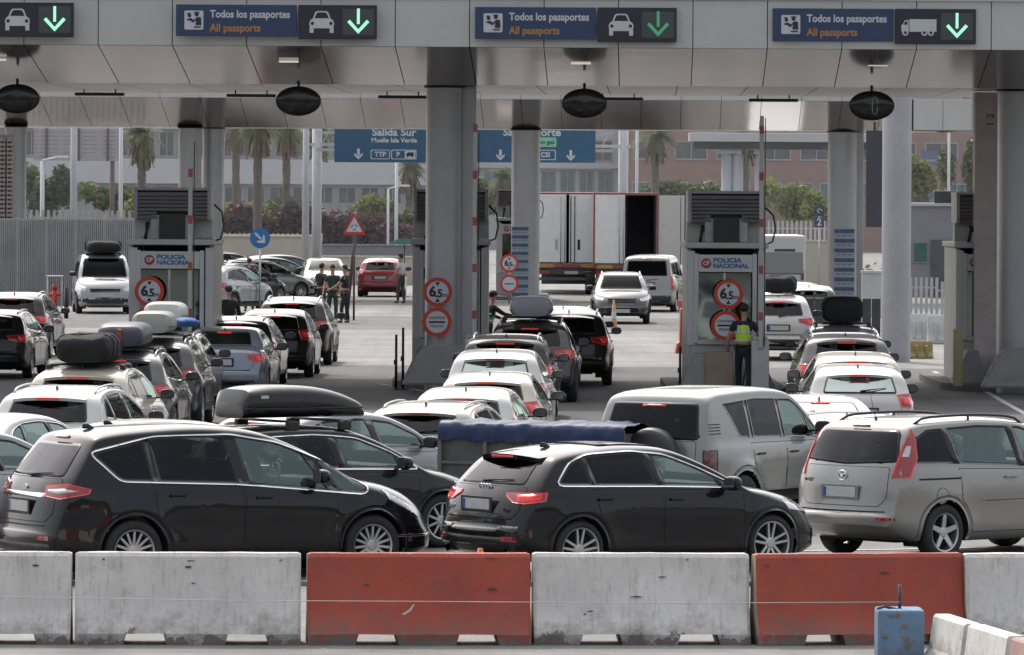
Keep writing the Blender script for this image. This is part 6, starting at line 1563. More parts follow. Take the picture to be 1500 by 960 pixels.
# ================================================================ background structures
FW = mat('facade_white', (.46, .47, .49), .7, var=.05, vscale=.2, dirt=.1); FG = mat('facade_grey', (.27, .275, .29), .7, var=.06, vscale=.2); FB = mat('facade_brick', (.24, .145, .115), .8, var=.10, vscale=.5, dirt=.2); WD = mat('window_dark', (.05, .06, .07), .15, var=.3, vscale=.7); WT = mat('window_teal', (.07, .15, .15), .15, var=.25, vscale=.5)
def building(px0, px1, Y, ztop, m, label, bands=(), wins=(), depth=20):
    a, b = gx(px0, Y), gx(px1, Y); w = b-a; t = thing('building', label, 'building', ((a+b)/2, Y, 0)); bm = bmesh.new(); box(bm, (0, depth/2, ztop/2), (w, depth, ztop)); bobj('wall', bm, m, t)
    bm = bmesh.new(); box(bm, (0, depth/2, ztop+.15), (w+.6, depth+.6, .3)); bobj('roof', bm, FG, t)
    for z0, z1, mm in bands:
        bm = bmesh.new(); box(bm, (0, -.25, (z0+z1)/2), (w+.1, .5, z1-z0)); bobj('parapet', bm, mm, t)
    for x0, x1, n, z0, z1, mm in wins:   # px range
        for i in range(n):
            xa, xb = gx(x0+(x1-x0)*(i+.12)/n, Y)-t.location.x, gx(x0+(x1-x0)*(i+.88)/n, Y)-t.location.x
            bm = bmesh.new(); c = Vector(((xa+xb)/2, 0, (z0+z1)/2)); ww, hh = xb-xa, z1-z0
            for dx, dz, sx, sz in ((0, hh/2, ww+.1, .1), (0, -hh/2, ww+.1, .1), (-ww/2, 0, .1, hh-.11), (ww/2, 0, .1, hh-.11), (0, 0, .06, hh-.12)): box(bm, c + Vector((dx, -.04, dz)), (sx, .10, sz))
            f = bobj('window', bm, FG, t); bm = bmesh.new(); box(bm, c + Vector((0, -.015, 0)), (ww-.05, .03, hh-.05)); bobj('pane', bm, mm, f)
    return t
def zat(py, Y): return HC + (PY0-py)*Y/F
Y = 430.
building(-120, 632, Y, 13, FG, 'long pale building behind the palms at left', bands=[(zat(272, Y), zat(236, Y), FW), (zat(192, Y), zat(150, Y), FW)], wins=[(-110, 625, 26, zat(232, Y), zat(196, Y), WD), (-110, 625, 22, zat(300, Y), zat(276, Y), WD)])
building(640, 905, Y+6, 13, FW, 'white building with teal glazing behind the middle columns', bands=[(zat(246, Y), zat(238, Y), FW)], wins=[(650, 900, 9, zat(290, Y), zat(250, Y), WT), (650, 900, 7, zat(234, Y), zat(205, Y), WD)])
building(912, 1480, Y, 13, FB, 'reddish brick building behind the right hedge', wins=[(920, 1470, 9, zat(232, Y), zat(206, Y), WD), (920, 1470, 12, zat(290, Y), zat(266, Y), WT)])
p0, p1 = at(1350, 243, Y-2), at(1391, 221, Y-2); t = thing('shop_sign', 'blue sign with a white round logo on the brick building', 'sign', ((p0.x+p1.x)/2, Y-2, (p0.z+p1.z)/2))
bm = bmesh.new(); box(bm, (0, 0, 0), (p1.x-p0.x, .2, p1.z-p0.z)); bobj('panel', bm, mat('shop_blue', (.04, .08, .20), .5), t)
bm = bmesh.new(); tube(bm, [(.55+.30*cos(a*.5), -.15, .1+.30*sin(a*.5)) for a in range(11)], .08, 6); bobj('logo', bm, WHITE, t); text('terminal', .34, facing((-.75, -.12, -.15)), WHITE, t, width=1.0)
for px0, px1, py, w_, d in ((1012, 1052, 226, 1, 'left'), (938, 953, 226, 1, 'x')):
    pass
# white footbridge beam with piers
Y = 320.; a, b = gx(1008, Y), gx(1275, Y); t = thing('footbridge', 'white horizontal footbridge beam on round piers in front of the brick building', 'bridge', ((a+b)/2, Y, 0)); z0, z1 = zat(206, Y), zat(193, Y)
bm = bmesh.new(); box(bm, (0, 0, (z0+z1)/2), (b-a, 2, z1-z0), bev=.03); bobj('beam', bm, FW, t); bm = bmesh.new(); box(bm, (0, .3, z0-.2), (b-a-.5, 1.6, .38)); bobj('underside', bm, WD, t)
for px in (1064, 1080, 1108):
    bm = bmesh.new(); x = gx(px, Y)-t.location.x; cyl(bm, (x, .2, 0), (x, .2, z0-.4), .28 if px < 1100 else .1, n=18); box(bm, (x, .2, z0-.5), (.9 if px < 1070 else .3, .8, .25)); bobj('pier', bm, FW, t)
# back of a big road sign at left
Y = 300.; t = thing('road_sign', 'grey back of a large road sign in front of the left palms', 'sign', (gx(112, Y), Y, 0)); w = 128*Y/F; z0, z1 = zat(240, Y), zat(192, Y)
bm = bmesh.new()
for i in range(8): box(bm, (0, 0, z0+(z1-z0)*(i+.5)/8), (w, .06, (z1-z0)/8-.02), bev=.01)
bobj('sheeting', bm, mat('sign_backing', (.36, .345, .35), .5, metal=.3, var=.08), t); bm = bmesh.new()
for s in (-.35, 0.02, .35): box(bm, (s*w, -.1, (z0+z1)/2), (.10, .10, z1-z0))
cyl(bm, (-.40*w, .2, 0), (-.40*w, .2, z1), .12, n=10); cyl(bm, (.40*w, .2, 0), (.40*w, .2, z1), .12, n=10); bobj('post', bm, mat('post_brown', (.14, .10, .10), .6), t)
# lamp posts
for px, Y, r_, py, d, m_ in ((107, 262, .17, 150, 'thick grey lamp post in front of the large sign back', COLC), (176, 262, .10, 150, 'slim pale lamp post right of the large sign back', WHITE), (61, 250, .10, 240, 'white tapered post above the metal fence', WHITE), (447, 255, .16, 150, 'tall pale lamp post beside the blue Salida Sur sign', COLC), (568, 300, .07, 278, 'thin pale post above the red car', WHITE), (580, 310, .10, 238, 'pale post under the Salida Sur sign', WHITE), (932, 330, .10, 150, 'pale lamp post above the rear trailer', WHITE), (1389, 330, .09, 150, 'white lamp post beside the blue shop sign', WHITE)):
    x = gx(px, Y); z = zat(py, Y); bm = bmesh.new(); cyl(bm, (x, Y, 0), (x, Y, z), r_, r_*.75, 14); cyl(bm, (x, Y, 0), (x, Y, .35), r_*1.5, n=14); cyl(bm, (x, Y, z), (x+.6, Y, z+.15), r_*.5, r_*.4, 8); box(bm, (x+.8, Y, z+.15), (.5, .2, .1), bev=.03)
    tag(bobj('street_lamp', bm, m_), d, 'street lamp')
# corrugated fence
Y = 218.; a, b = gx(-60, Y), gx(196, Y); t = thing('metal_fence', 'tall grey corrugated metal fence behind the white van', 'fence', ((a+b)/2, Y, 0)); zt = zat(325, Y); bm = bmesh.new(); n = 90; pr = None
for i in range(n*4+1):
    x = (b-a)*(i/(n*4)-.5); y = (0, 0, .10, .10)[i % 4]; cur = (bm.verts.new((x, y, 0)), bm.verts.new((x, y, zt)))
    if pr: bm.faces.new((pr[0], cur[0], cur[1], pr[1]))
    pr = cur
bobj('corrugated_sheet', bm, mat('corrugated', (.46, .46, .47), .5, metal=.3, var=.12, vscale=.8, dirt=.3), t); bm = bmesh.new()
for i in range(7): box(bm, (-(b-a)/2+(b-a)*i/6, .1, zt/2), (.10, .1, zt+.1))
bobj('post', bm, BGREY, t)
def pickets(px0, px1, Y, py0, z0, m, label, step=.16, w=.07):
    a, b = gx(px0, Y), gx(px1, Y); t = thing('picket_fence', label, 'fence', ((a+b)/2, Y, z0)); zt = zat(py0, Y) - z0; bm = bmesh.new(); n = int((b-a)/step)
    for i in range(n+1): box(bm, (-(b-a)/2+(b-a)*i/n, 0, zt/2), (w, .03, zt))
    bobj('pickets', bm, m, t); bm = bmesh.new()
    for z in (zt*.15, zt*.8): box(bm, (0, .04, z), (b-a, .03, .05))
    bobj('rail', bm, m, t); return t
PW = mat('picket_white', (.50, .50, .49), .6, var=.08, dirt=.2)
pickets(-40, 206, 240, 312, 1.8, PW, 'white pickets showing above the left metal fence', .22, .11)
def wall(px0, px1, Y, pyt, m, label, th=.25, name='wall'):
    a, b = gx(px0, Y), gx(px1, Y); bm = bmesh.new(); z = zat(pyt, Y); box(bm, ((a+b)/2, Y, z/2), (b-a, th, z)); box(bm, ((a+b)/2, Y, z+.04), (b-a+.05, th+.1, .08), bev=.01); return tag(bobj(name, bm, m), label, 'wall')
CREAM = mat('wall_cream', (.46, .43, .37), .8, var=.08, vscale=.6, dirt=.25)
wall(322, 471, 262, 350, CREAM, 'cream perimeter wall behind the parked cars'); pickets(322, 471, 263, 344, 1.9, PW, 'row of short spikes on the cream perimeter wall', .2, .06)
wall(471, 604, 275, 362, mat('wall_grey', (.20, .205, .22), .8, var=.1), 'low grey wall right of the cream wall'); wall(404, 606, 268, 379, CREAM, 'low cream wall behind the red car')
wall(1160, 1214, 268, 352, CREAM, 'cream wall behind the camper van at right'); pickets(1112, 1214, 270, 321, 1.2, PW, 'white picket fence in front of the right hedge', .2, .09)
wall(1262, 1292, 205, 397, PW, 'small white wall left of the pale column'); pickets(1334, 1372, 190, 403, 0, PW, 'left white picket fence panel right of the pale column', .155, .09); pickets(1372, 1412, 192, 409, 0, PW, 'right white picket fence panel beside the fourth booth', .155, .09)
# grey outbuilding right
Y = 245.; a, b = gx(1332, Y), gx(1470, Y); t = thing('building', 'plain grey outbuilding with a door and window right of the pale column', 'building', ((a+b)/2, Y, 0)); zt = zat(298, Y); w = b-a
bm = bmesh.new(); box(bm, (0, 3, zt/2), (w, 6, zt)); bobj('wall', bm, mat('outbuilding', (.25, .25, .275), .7, var=.06, vscale=.5), t); bm = bmesh.new(); box(bm, (0, 3, zt+.05), (w+.3, 6.3, .12)); bobj('roof', bm, FW, t)
bm = bmesh.new(); x = gx(1379, Y)-t.location.x; box(bm, (x, -.02, 1.1+.1), (.85, .08, 2.2)); bobj('door', bm, mat('door_grey', (.11, .11, .125), .5), t)
bm = bmesh.new(); x = gx(1348, Y)-t.location.x; box(bm, (x, -.02, 1.8), (.62, .06, .85)); f = bobj('window', bm, FG, t); bm = bmesh.new(); box(bm, (x, -.055, 1.8), (.52, .02, .75)); bobj('pane', bm, WT, f)
bm = bmesh.new(); x = gx(1385, Y)-t.location.x; box(bm, (x, .8, zt+.35), (.9, .7, .5), bev=.03); bobj('air_conditioner', bm, WD, t)
# yellow and white plastic barriers near pale column
def njsmall(px, Y, m, label, rz=0, L_=1.0, h=.8):
    t = thing('plastic_barrier', label, 'barrier', (gx(px, Y), Y, 0), R(rz)); bm = bmesh.new()
    q = [(y*.9, z*h/.84) for y, z in NJP]; prism(bm, q, Matrix.Translation((-L_/2, 0, 0)) @ Matrix(((0, 0, 1, 0), (1, 0, 0, 0), (0, 1, 0, 0), (0, 0, 0, 1))), L_)
    bmesh.ops.recalc_face_normals(bm, faces=bm.faces); bmesh.ops.bevel(bm, geom=bm.edges[:], offset=.02, segments=2, affect='EDGES'); bobj('shell', bm, m, t, sharp=30)
    bm = bmesh.new(); 
    for i in range(3): box(bm, (-L_*.3+L_*.3*i, -.17, h*.45), (.06, .2, h*.6), bev=.02)
    bobj('rib', bm, m, t)
njsmall(1341, 155, mat('plastic_yellow', (.34, .27, .11), .6, var=.15, dirt=.5), 'yellow plastic barrier at the foot of the pale column', 5, .85, .45)
njsmall(1352, 172, PW, 'left white plastic barrier behind the yellow one', 0, .9); njsmall(1388, 170, PW, 'right white plastic barrier behind the yellow one', 0, 1.1)
# dark low screen wall behind the right queue
bm = bmesh.new(); Y = 168.; a, b = gx(1165, Y), gx(1290, Y); zt = zat(434, Y); 
for i in range(9): box(bm, (a+(b-a)*(i+.5)/9, Y, zt/2), ((b-a)/9-.03, .2, zt), bev=.02)
tag(bobj('planter_wall', bm, mat('dark_screen', (.05, .05, .058), .6, var=.2)), 'dark low panelled screen behind the right queue', 'screen')

# ---------------------------------------------------------------- planting
for i, (px, pyc, Y, r_, d) in enumerate(((208, 196, 310, 1.6, 'palm with hanging fronds right of the sign back'), (378, 178, 300, 1.5, 'palm left of the tall pale lamp post'), (420, 184, 330, 2.0, 'shaggy palm just left of the tall pale lamp post'), (465, 190, 345, 1.8, 'palm behind the Salida Sur sign edge'), (346, 176, 345, 1.8, 'far palm left of the others beside the column'), (960, 196, 350, 1.9, 'palm above the rear trailer'), (1092, 196, 355, 1.7, 'palm behind the footbridge pier'), (1345, 262, 350, 1.3, 'small palm below the blue shop sign'), (738, 262, 340, 1.6, 'palm between the middle and far columns'), (600, 240, 350, 1.5, 'palm behind the middle column'))):
    palm(px, pyc, Y, d, r_, 11+i)
for i, (px, pb, pt, w_, Y, m_, d) in enumerate((
    (150, 330, 262, 80, 330, LG, 'rounded green bush above the metal fence'), (205, 330, 268, 60, 325, LY, 'yellow green bush behind the slim pale lamp post'), (75, 330, 240, 60, 335, LD, 'dark tree behind the white tapered post'), (45, 330, 225, 50, 345, LG, 'loose green tree at the left edge'),
    (350, 335, 288, 90, 350, LY, 'pale green bush above the purple hedge at left'), (430, 330, 285, 110, 352, LG, 'green bush behind the tall pale lamp post'), (520, 335, 275, 110, 350, LY, 'yellow green bush under the Salida Sur sign'), (590, 360, 300, 60, 340, LG, 'bush at the right end of the purple hedge'),
    (1000, 300, 262, 150, 355, LG, 'green bush above the truck trailers'), (1150, 330, 262, 110, 350, LY, 'bright yellow green bush left of the far striped column'), (1200, 330, 275, 60, 345, LY, 'yellow bush beside the number two sign'), (1352, 300, 225, 60, 345, LY, 'pale tree in front of the blue shop sign'), (1405, 300, 198, 60, 350, LG, 'loose tree left of the reddish pylon'), (700, 320, 250, 70, 345, LG, 'small tree between the middle and far columns'))):
    bush(px, pb, pt, w_, Y, m_, d, 1500, .20, 50+i)
for i, (px, w_, d) in enumerate(((365, 100, 'left'), (455, 110, 'middle'), (550, 110, 'right'))):
    bush(px, 392, 290, w_+14, 330, LP, d + ' stretch of the dark purple flowering hedge', 4600, .20, 80+i, name='hedge')
o = leaves('ground_cover', [((gx(460, 318), 318, .2), (6, 2, .4)), ((gx(1150, 318), 318, .3), (5, 2, .5))], 1600, .15, LG, None, 5); tag(o, 'low green planting at the foot of the hedges', 'planting', kind='stuff')
# ================================================================ traffic
BLACK = paint('paint_black', (.0045, .005, .008), rough=.22, dirt=.035); BLACK2 = paint('paint_black_worn', (.009, .009, .011), rough=.3, dirt=.08)
for _m in (BLACK, BLACK2):
    for _n in _m.node_tree.nodes:
        if _n.type == 'BSDF_PRINCIPLED': _n.inputs['Coat Weight'].default_value = .75; _n.inputs['Coat Roughness'].default_value = .015; _n.inputs['Specular IOR Level'].default_value = .10
SILVER = paint('paint_silver', (.27, .265, .25), .45, .3, .15); SILV2 = paint('paint_silver_blue', (.30, .31, .325), .45, .3, .15)
WHT = paint('paint_white', (.48, .48, .468), 0, .3, .15); CRM = paint('paint_cream', (.47, .44, .37), .1, .32, .15); GRYW = paint('paint_pearl', (.30, .31, .33), .2, .3, .15); GRY = paint('paint_grey', (.06, .063, .066), .5, .3, .2); DGR = paint('paint_dark_grey', (.02, .021, .023), .4, .3, .2); REDP = paint('paint_red', (.28, .018, .03), .1, .3, .15); BLUE_P = paint('paint_blue_grey', (.19, .22, .265), .4, .3, .15); LCG = paint('paint_green_silver', (.225, .235, .222), .4, .32, .2)
Q1, Q2, Q3 = 'cars queueing in the left lanes', 'cars queueing in the middle lane', 'cars queueing in the right lane'
# crossing cars in the foreground
car('mpv', BLACK, 197, 65.2, 28, 'black people carrier with chrome window outline at lower left', ref='rr', lit=False)
car('hatch', BLACK, 852, 66.2, 35, 'black five door hatchback with one lit tail light and four ring badge', ref='rr')
car('minivan', SILVER, 1386, 70.0, 43, 'silver minivan with roof rails and tall red tail lights', ref='rr', lit=False)
car('offroad', LCG, 1090, 75.2, 60, sc=.95, label= 'grey green off roader with a covered spare wheel on its tailgate', ref='rr', cat='off-roader', lit=False)
KC = car('estate', BLACK2, 452, 71.9, 35, 'black estate carrying a long dark roof box, behind the people carrier', skip=('roof_rail', 'antenna'), lit=False, sc=.97)
car('compact', SILV2, 500, 77.2, 48, 'silver small car right of the long roof box with its window open', sc=.96)
car('estate', SILVER, 607, 80.2, 80, 'silver estate with a dark rear window behind the blue tarpaulin trailer', ref='r', lit=False, group=Q2, sc=.93)
car('sedan', SILVER, 262, 73.4, 34, 'silver saloon of which only the roof shows behind the black people carrier', ref='c', lit=False)
# middle queue
car('compact', WHT, 674, 86.0, 85, 'white small car nearest the blue tarpaulin trailer', ref='r', group=Q2, sc=.93, swaps={GL_D: GL_W})
car('compact', CRM, 711, 92.5, 86, 'cream car with a pale roof and dark rear window, second from the trailer', ref='r', group=Q2, sc=.95, swaps={GL_W: GL_D})
car('suv', WHT, 723, 101.5, 87, 'white estate with a clear rear window and roof hatch', ref='r', group=Q2, lit=False, swaps={GL_D: GL_B}, skip=('roof_rail',), sc=.95)
car('suv', BLACK2, 738, 111.0, 87.5, 'black crossover with bright roof rails', ref='r', group=Q2, sc=.97)
B4 = car('suv', DGR, 775, 121.0, 88, 'dark grey car with a ring shaped tail light under a grey roof box', ref='r', group=Q2)
car('suv', BLACK2, 832, 131.5, 88.5, 'black car right of the roof box with its mirror out', ref='r', group=Q2, lit=False)
car('estate', DGR, 822, 142.0, 87, 'dark estate at the head of the middle lane', ref='r', group=Q2, lit=False)
# left queue
L1 = car('suv', WHT, 62, 82.3, 80, 'white crossover with pale roof rails behind the black people carrier', ref='r', group=Q1, sc=.93)
L2 = car('suv', CRM, 108, 90.5, 84, 'cream car under a black soft roof bag', ref='r', group=Q1, skip=('roof_rail',), sc=.95)
L3 = car('suv', GRY, 167, 98.5, 87, 'grey crossover under a navy roof box with a red stripe', ref='r', group=Q1, sc=.97)
L4 = car('suv', DGR, 216, 106.5, 88, 'dark grey crossover under a beige green roof box', ref='r', group=Q1, sc=.97)
L5 = car('estate', SILV2, 232, 114.5, 88, 'pale silver estate under a white roof box', ref='r', group=Q1, lit=False)
car('sedan', BLUE_P, 321, 120.5, 87.5, 'blue silver saloon with a bright rear window', ref='r', group=Q1)
car('estate', DGR, 341, 128.5, 88, 'dark grey estate ahead of the blue silver saloon', ref='r', group=Q1)
car('compact', BLACK2, 398, 136.0, 88, 'black small car right of the dark grey estate', ref='r', group=Q1, swaps={GL_W: GL_D})
car('suv', BLACK2, 426, 145.5, 88, 'large black crossover ahead of the others in the left lanes', ref='r', group=Q1)
car('estate', BLACK2, -20, 134.0, 87, 'black estate cut by the left photo edge', ref='r', group=Q1)
car('suv', BLACK2, 14, 149.5, 87, 'black crossover with a bright roof at the far left', ref='r', group=Q1)
car('sedan', WHT, 2, 76.5, 66, 'white saloon at the left photo edge beside the people carrier', ref='c', group=Q1, lit=False, sc=.97)
car('compact', SILV2, -62, 69.5, 50, 'silver car fragment at the left photo edge', ref='c', group=Q1, lit=False)
# right queue
car('sedan', WHT, 1216, 84.0, 95, 'white car just behind the off roader mirror', ref='r', group=Q3, sc=.95)
car('estate', SILVER, 1232, 77.2, 82, 'silver estate whose roof shows above the minivan', ref='r', group=Q3, lit=False, sc=.93)
car('compact', WHT, 1260, 96.0, 90, 'white small car with wide rear window and orange lit lamp', ref='r', group=Q3, sc=.98, swaps={GL_W: GL_B})
car('compact', CRM, 1256, 103.5, 90, 'cream roofed car between the white small car and the dark crossover', ref='r', group=Q3, sc=.98)
car('suv', GRY, 1241, 111.5, 90, 'grey crossover with both mirrors out, third from the booth', ref='r', group=Q3)
R1 = car('estate', SILV2, 1238, 124.5, 90, 'silver estate under an upright black bag', ref='r', group=Q3, lit=False)
R2 = car('suv', WHT, 1140, 152.0, 88, 'white crossover with a black roof bag beyond the third booth', ref='r', skip=('roof_rail',))
# beyond the booths
car('suv', GRY, 911, 192.5, -90, 'grey crossover coming towards the camera with headlights on', ref='f', group=None, lit=False, swaps={GL_W: GL_K, GL_D: GL_K})
car('van', SILVER, 947, 212, 83, 'silver van behind the oncoming crossover', ref='r', cat='van', lit=False, swaps={GL_W: GL_K, GL_D: GL_K})
VN = car('van', SILV2, 154, 203, -84, 'pale grey van facing the camera left of the first booth', ref='f', cat='van', lit=False, swaps={GL_W: GL_K, GL_D: GL_K})
car('compact', REDP, 556, 238, 88, 'red small car parked beyond the officers', ref='r', lit=False)
car('compact', WHT, 478, 236, -86, 'white car behind the three officers', ref='f', lit=False)
G5 = 'cars parked along the cream wall'
for i, (k, pm, px, Y, a, d) in enumerate((('suv', SILV2, 333, 205, 66, 'nearest silver car of the parked row'), ('estate', BLACK2, 352, 221, 62, 'black second car of the parked row'), ('estate', SILVER, 378, 232, 35, 'silver third car of the parked row'), ('compact', DGR, 402, 241, 30, 'dark fourth car of the parked row'), ('compact', GRY, 420, 250, 28, 'grey fifth car of the parked row'), ('suv', BLACK2, 335, 247, 30, 'dark car at the back of the parked row'))):
    car(k, pm, px, Y, a, d, group=G5, lit=False)
car('sedan', GRY, 1165, 188, 80, 'dark car with its boot lid raised beside the camper van', lit=False); car('compact', DGR, 1185, 176, 88, 'dark car behind the low screen at right', ref='r', lit=False, swaps={GL_D: GL_W})
p = at(1148, 372, 186); bm = bmesh.new(); box(bm, (gx(1146, 186.4), 186.4, 2.02), (1.25, .05, .85), rx=R(-38), bev=.02); tag(bobj('boot_lid', bm, GRY), 'raised dark boot lid of the car beside the camper van', 'boot lid')

# ---------------------------------------------------------------- roof loads
def roofbox(car_, x, w, l, h, m, label, z, name='roof_box', shape='box', y=0, extra=None, bars=True, soft=1.):
    """long lathed-like box on crossbars, following the car's heading"""
    th = car_.rotation_euler.z; c = car_.location + Vector((cos(th)*x - sin(th)*y, sin(th)*x + cos(th)*y, 0))
    t = thing(name, label, 'roof box' if name == 'roof_box' else 'luggage', (c.x, c.y, z), th); bm = bmesh.new(); rg = []; n = 26; ns = 26
    for i in range(n+1):
        s = i/n; x_ = -l/2 + l*s
        if shape == 'box': hh = h*(1-(abs(s-.32)/.68 if s > .32 else (.32-s)/.32*.75)**2.6*(.62 if s > .32 else .35)); ww = w*(1-.30*max(0, (s-.45)/.55)**2 - .10*max(0, (.12-s)/.12)**2)
        else: hh = h*(1-.25*abs(2*s-1)**4); ww = w*(1-.12*abs(2*s-1)**4)
        if i in (0, n): hh *= .62; ww *= .86
        rg.append([bm.verts.new((x_, math.copysign(abs(cos(2*pi*k/ns))**.42, cos(2*pi*k/ns))*ww/2*(1-.10*max(0, sin(2*pi*k/ns))), (math.copysign(abs(sin(2*pi*k/ns))**.55, sin(2*pi*k/ns))*.5+.5)*hh)) for k in range(ns)])
    for a, b in zip(rg, rg[1:]):
        for k in range(ns): bm.faces.new((a[k], a[(k+1) % ns], b[(k+1) % ns], b[k])).smooth = True
    bm.faces.new(rg[0]); bm.faces.new(rg[-1][::-1]); bmesh.ops.recalc_face_normals(bm, faces=bm.faces); body = bobj('shell', bm, m, t, sharp=50)
    bm = bmesh.new(); q = [(-l/2*1.005, 0)] ; zz = h*.30
    P = []
    for i in range(25):
        s = i/24; ww = w*(1-.30*max(0, (s-.45)/.55)**2); P.append((-l/2+l*s, ww/2*1.012, zz))
    for s in (-1, 1): tube(bm, [(a, b*s*(.86 if i in (0, 24) else 1), c_) for i, (a, b, c_) in enumerate(P)], .008, 6)
    if shape == 'box': bobj('seam', bm, TRIM, body)
    else:
        bm.free(); r_ = random.Random(int(w*100+l*10))
        for v in body.data.vertices:   # soft, creased fabric
            q = v.co; d = nz.noise(q*5.5 + Vector((l, 0, 0)))*.035*soft + nz.noise(Vector((q.x*16, q.y*9, q.z*9)))*.014*soft; v.co = q + Vector((0, math.copysign(1, q.y)*d, d*1.2*(q.z > .05)))
        for xs in ((-l*.28, 0, l*.28) if soft > .5 else ()):
            bm = bmesh.new(); tube(bm, [(xs, math.copysign(abs(cos(2*pi*k/28))**.42, cos(2*pi*k/28))*w/2*1.03, (math.copysign(abs(sin(2*pi*k/28))**.55, sin(2*pi*k/28))*.5+.5)*h*1.02 - .005) for k in range(29)], .010, 6); bobj('strap', bm, BLK, t)
    if bars:
        for xb in (-l*.20, l*.22):
            bm = bmesh.new(); box(bm, (xb, 0, -.035), (.07, 1.16, .03), bev=.01)
            for s in (-1, 1): box(bm, (xb, s*.55, -.085), (.16, .08, .11), bev=.02)
            bobj('crossbar', bm, TRIM, t)
    if extra: extra(t, l, w, h)
    return t
def _none(): pass
def sticker(t, l, w, h):
    bm = bmesh.new(); box(bm, (-l*.36, -w/2*.975, h*.66), (.10, .01, .035)); bobj('label', bm, WHITE, t)
BX = mat('box_black', (.008, .008, .010), .30, spec=.3, var=.1, coat=.5); BXN = mat('box_navy', (.030, .034, .055), .4, var=.1); BXG = mat('box_beige', (.27, .285, .25), .5, var=.06); BXW = mat('box_white', (.52, .52, .50), .4, var=.05); BXS = mat('box_grey', (.15, .155, .17), .4, var=.08); BAG = mat('bag_black', (.014, .014, .016), .75, spec=.25, var=.3, vscale=4, bump=.5, bscale=6, bdist=.03)
roofbox(KC, -.25, .80, 1.72, .38, BX, 'long glossy black roof box on the black estate', 1.45+.08, extra=sticker)
roofbox(B4, -.5, .85, 1.7, .40, BXS, 'blunt grey roof box on the dark grey car in the middle lane', 1.61+.08)
def red_stripe(t, l, w, h):
    bm = bmesh.new(); box(bm, (-l/2-.012, 0, h*.40), (.03, .07, h*.66), bev=.01); bobj('red_stripe', bm, REDL, t)
roofbox(L3, -.6, .80, 1.6, .38, BXN, 'navy roof box with a red vertical stripe', 1.56+.07, extra=red_stripe, shape='bag', soft=.2)
roofbox(L4, -.6, .72, 1.7, .38, BXG, 'beige green roof box just right of the navy one', 1.56+.10)
roofbox(L5, -.5, .78, 1.7, .38, BXW, 'white roof box behind the beige green one', 1.49+.18)
roofbox(L2, -.75, .84, 1.2, .42, BAG, 'black soft roof bag on the cream car', 1.53+.06, shape='bag', name='roof_bag')
roofbox(R1, -.9, .78, .75, .50, BAG, 'upright black bag strapped on the silver estate', 1.49+.05, shape='bag', name='roof_bag')
roofbox(R2, -.3, .9, 1.2, .42, BAG, 'black roof bag on the white crossover beyond the booth', 1.61+.06, shape='bag', name='roof_bag', bars=False)
roofbox(VN, .2, 1.15, 1.6, .40, BAG, 'dark covered load on the roof of the pale grey van', 1.97+.06, shape='bag', name='roof_load', soft=.6)
# blue bundle between the cars
bm = bmesh.new(); t_ = bmesh.new(); bmesh.ops.create_icosphere(t_, subdivisions=3, radius=1)
from mathutils import noise as nz
for v in t_.verts: v.co = Vector((v.co.x*.24, v.co.y*.25, v.co.z*.09))*(1+.25*nz.noise(v.co*2.5)) + Vector((gx(272, 113.2), 113.2, 1.72))
for f in t_.faces: f.smooth = True
join(bm, t_); tag(bobj('roof_bundle', bm, mat('blue_cloth', (.03, .12, .32), .7)), 'small bright blue bundle on the pale silver estate roof', 'bundle')

# ---------------------------------------------------------------- trailer with blue tarpaulin
Y = 73.6; a, b = Vector((gx(645, 75.3), 75.3, 0)), Vector((gx(912, 74.4), 74.4, 0)); d = b-a; Lt = d.length
t = thing('trailer', 'grey box trailer covered by a blue tarpaulin, behind the black hatchback', 'trailer', (a+b)/2, math.atan2(d.y, d.x))
GM = mat('trailer_mesh', (.10, .10, .095), .7, var=.25, vscale=5, dirt=.4); bm = bmesh.new(); box(bm, (0, .48, .85), (Lt, .96, .78), bev=.01); bobj('body', bm, GM, t); bm = bmesh.new()
for i in range(5): box(bm, (-Lt/2+Lt*i/4, -.02, .86), (.05, .05, .86))
for z in (.46, .86, 1.26): box(bm, (0, -.02, z), (Lt, .04, .035))
bobj('frame', bm, mat('frame_zinc', (.16, .155, .15), .6, metal=.4, dirt=.4), t); bm = bmesh.new(); nx, ny = 70, 16; V = []
for i in range(nx+1):
    row = []; x = -Lt/2*1.01 + Lt*1.02*i/nx
    prof = [(-.05, 1.13-.08*abs(nz.noise(Vector((x*5, 0, 3)))) - .09*(nz.noise(Vector((x*1.6, 7, 0))))), (-.055, 1.21), (-.05, 1.28), (-.03, 1.335), (.05, 1.35), (.3, 1.355), (.5, 1.36), (.7, 1.355), (.9, 1.35), (.99, 1.335), (1.0, 1.25), (1.0, 1.16)]
    for j, (y, z) in enumerate(prof):
        w_ = nz.noise(Vector((x*5.5, y*4, z*6)))*.045 + nz.noise(Vector((x*14, y*9, z*9)))*.018; row.append(bm.verts.new((x, y - abs(w_)*(1 if j < 4 else 0), z + w_*(1 if 3 < j < 9 else .4))))
    V.append(row)
for i in range(nx):
    for j in range(11): bm.faces.new((V[i][j], V[i+1][j], V[i+1][j+1], V[i][j+1])).smooth = True
bmesh.ops.recalc_face_normals(bm, faces=bm.faces); bobj('tarpaulin', bm, mat('tarp_blue', (.016, .032, .095), .55, var=.25, vscale=6, bump=.4, bscale=25), t)
for s in (-1, 1): wheel(t, .3, (.48+s*.52), s, .29, .17, .17, (5, False))
bm = bmesh.new(); box(bm, (Lt/2+.5, .65, .45), (1.0, .08, .08)); cyl(bm, (Lt/2+.9, .65, 0), (Lt/2+.9, .65, .5), .03, n=8); bobj('drawbar', bm, SATIN, t)

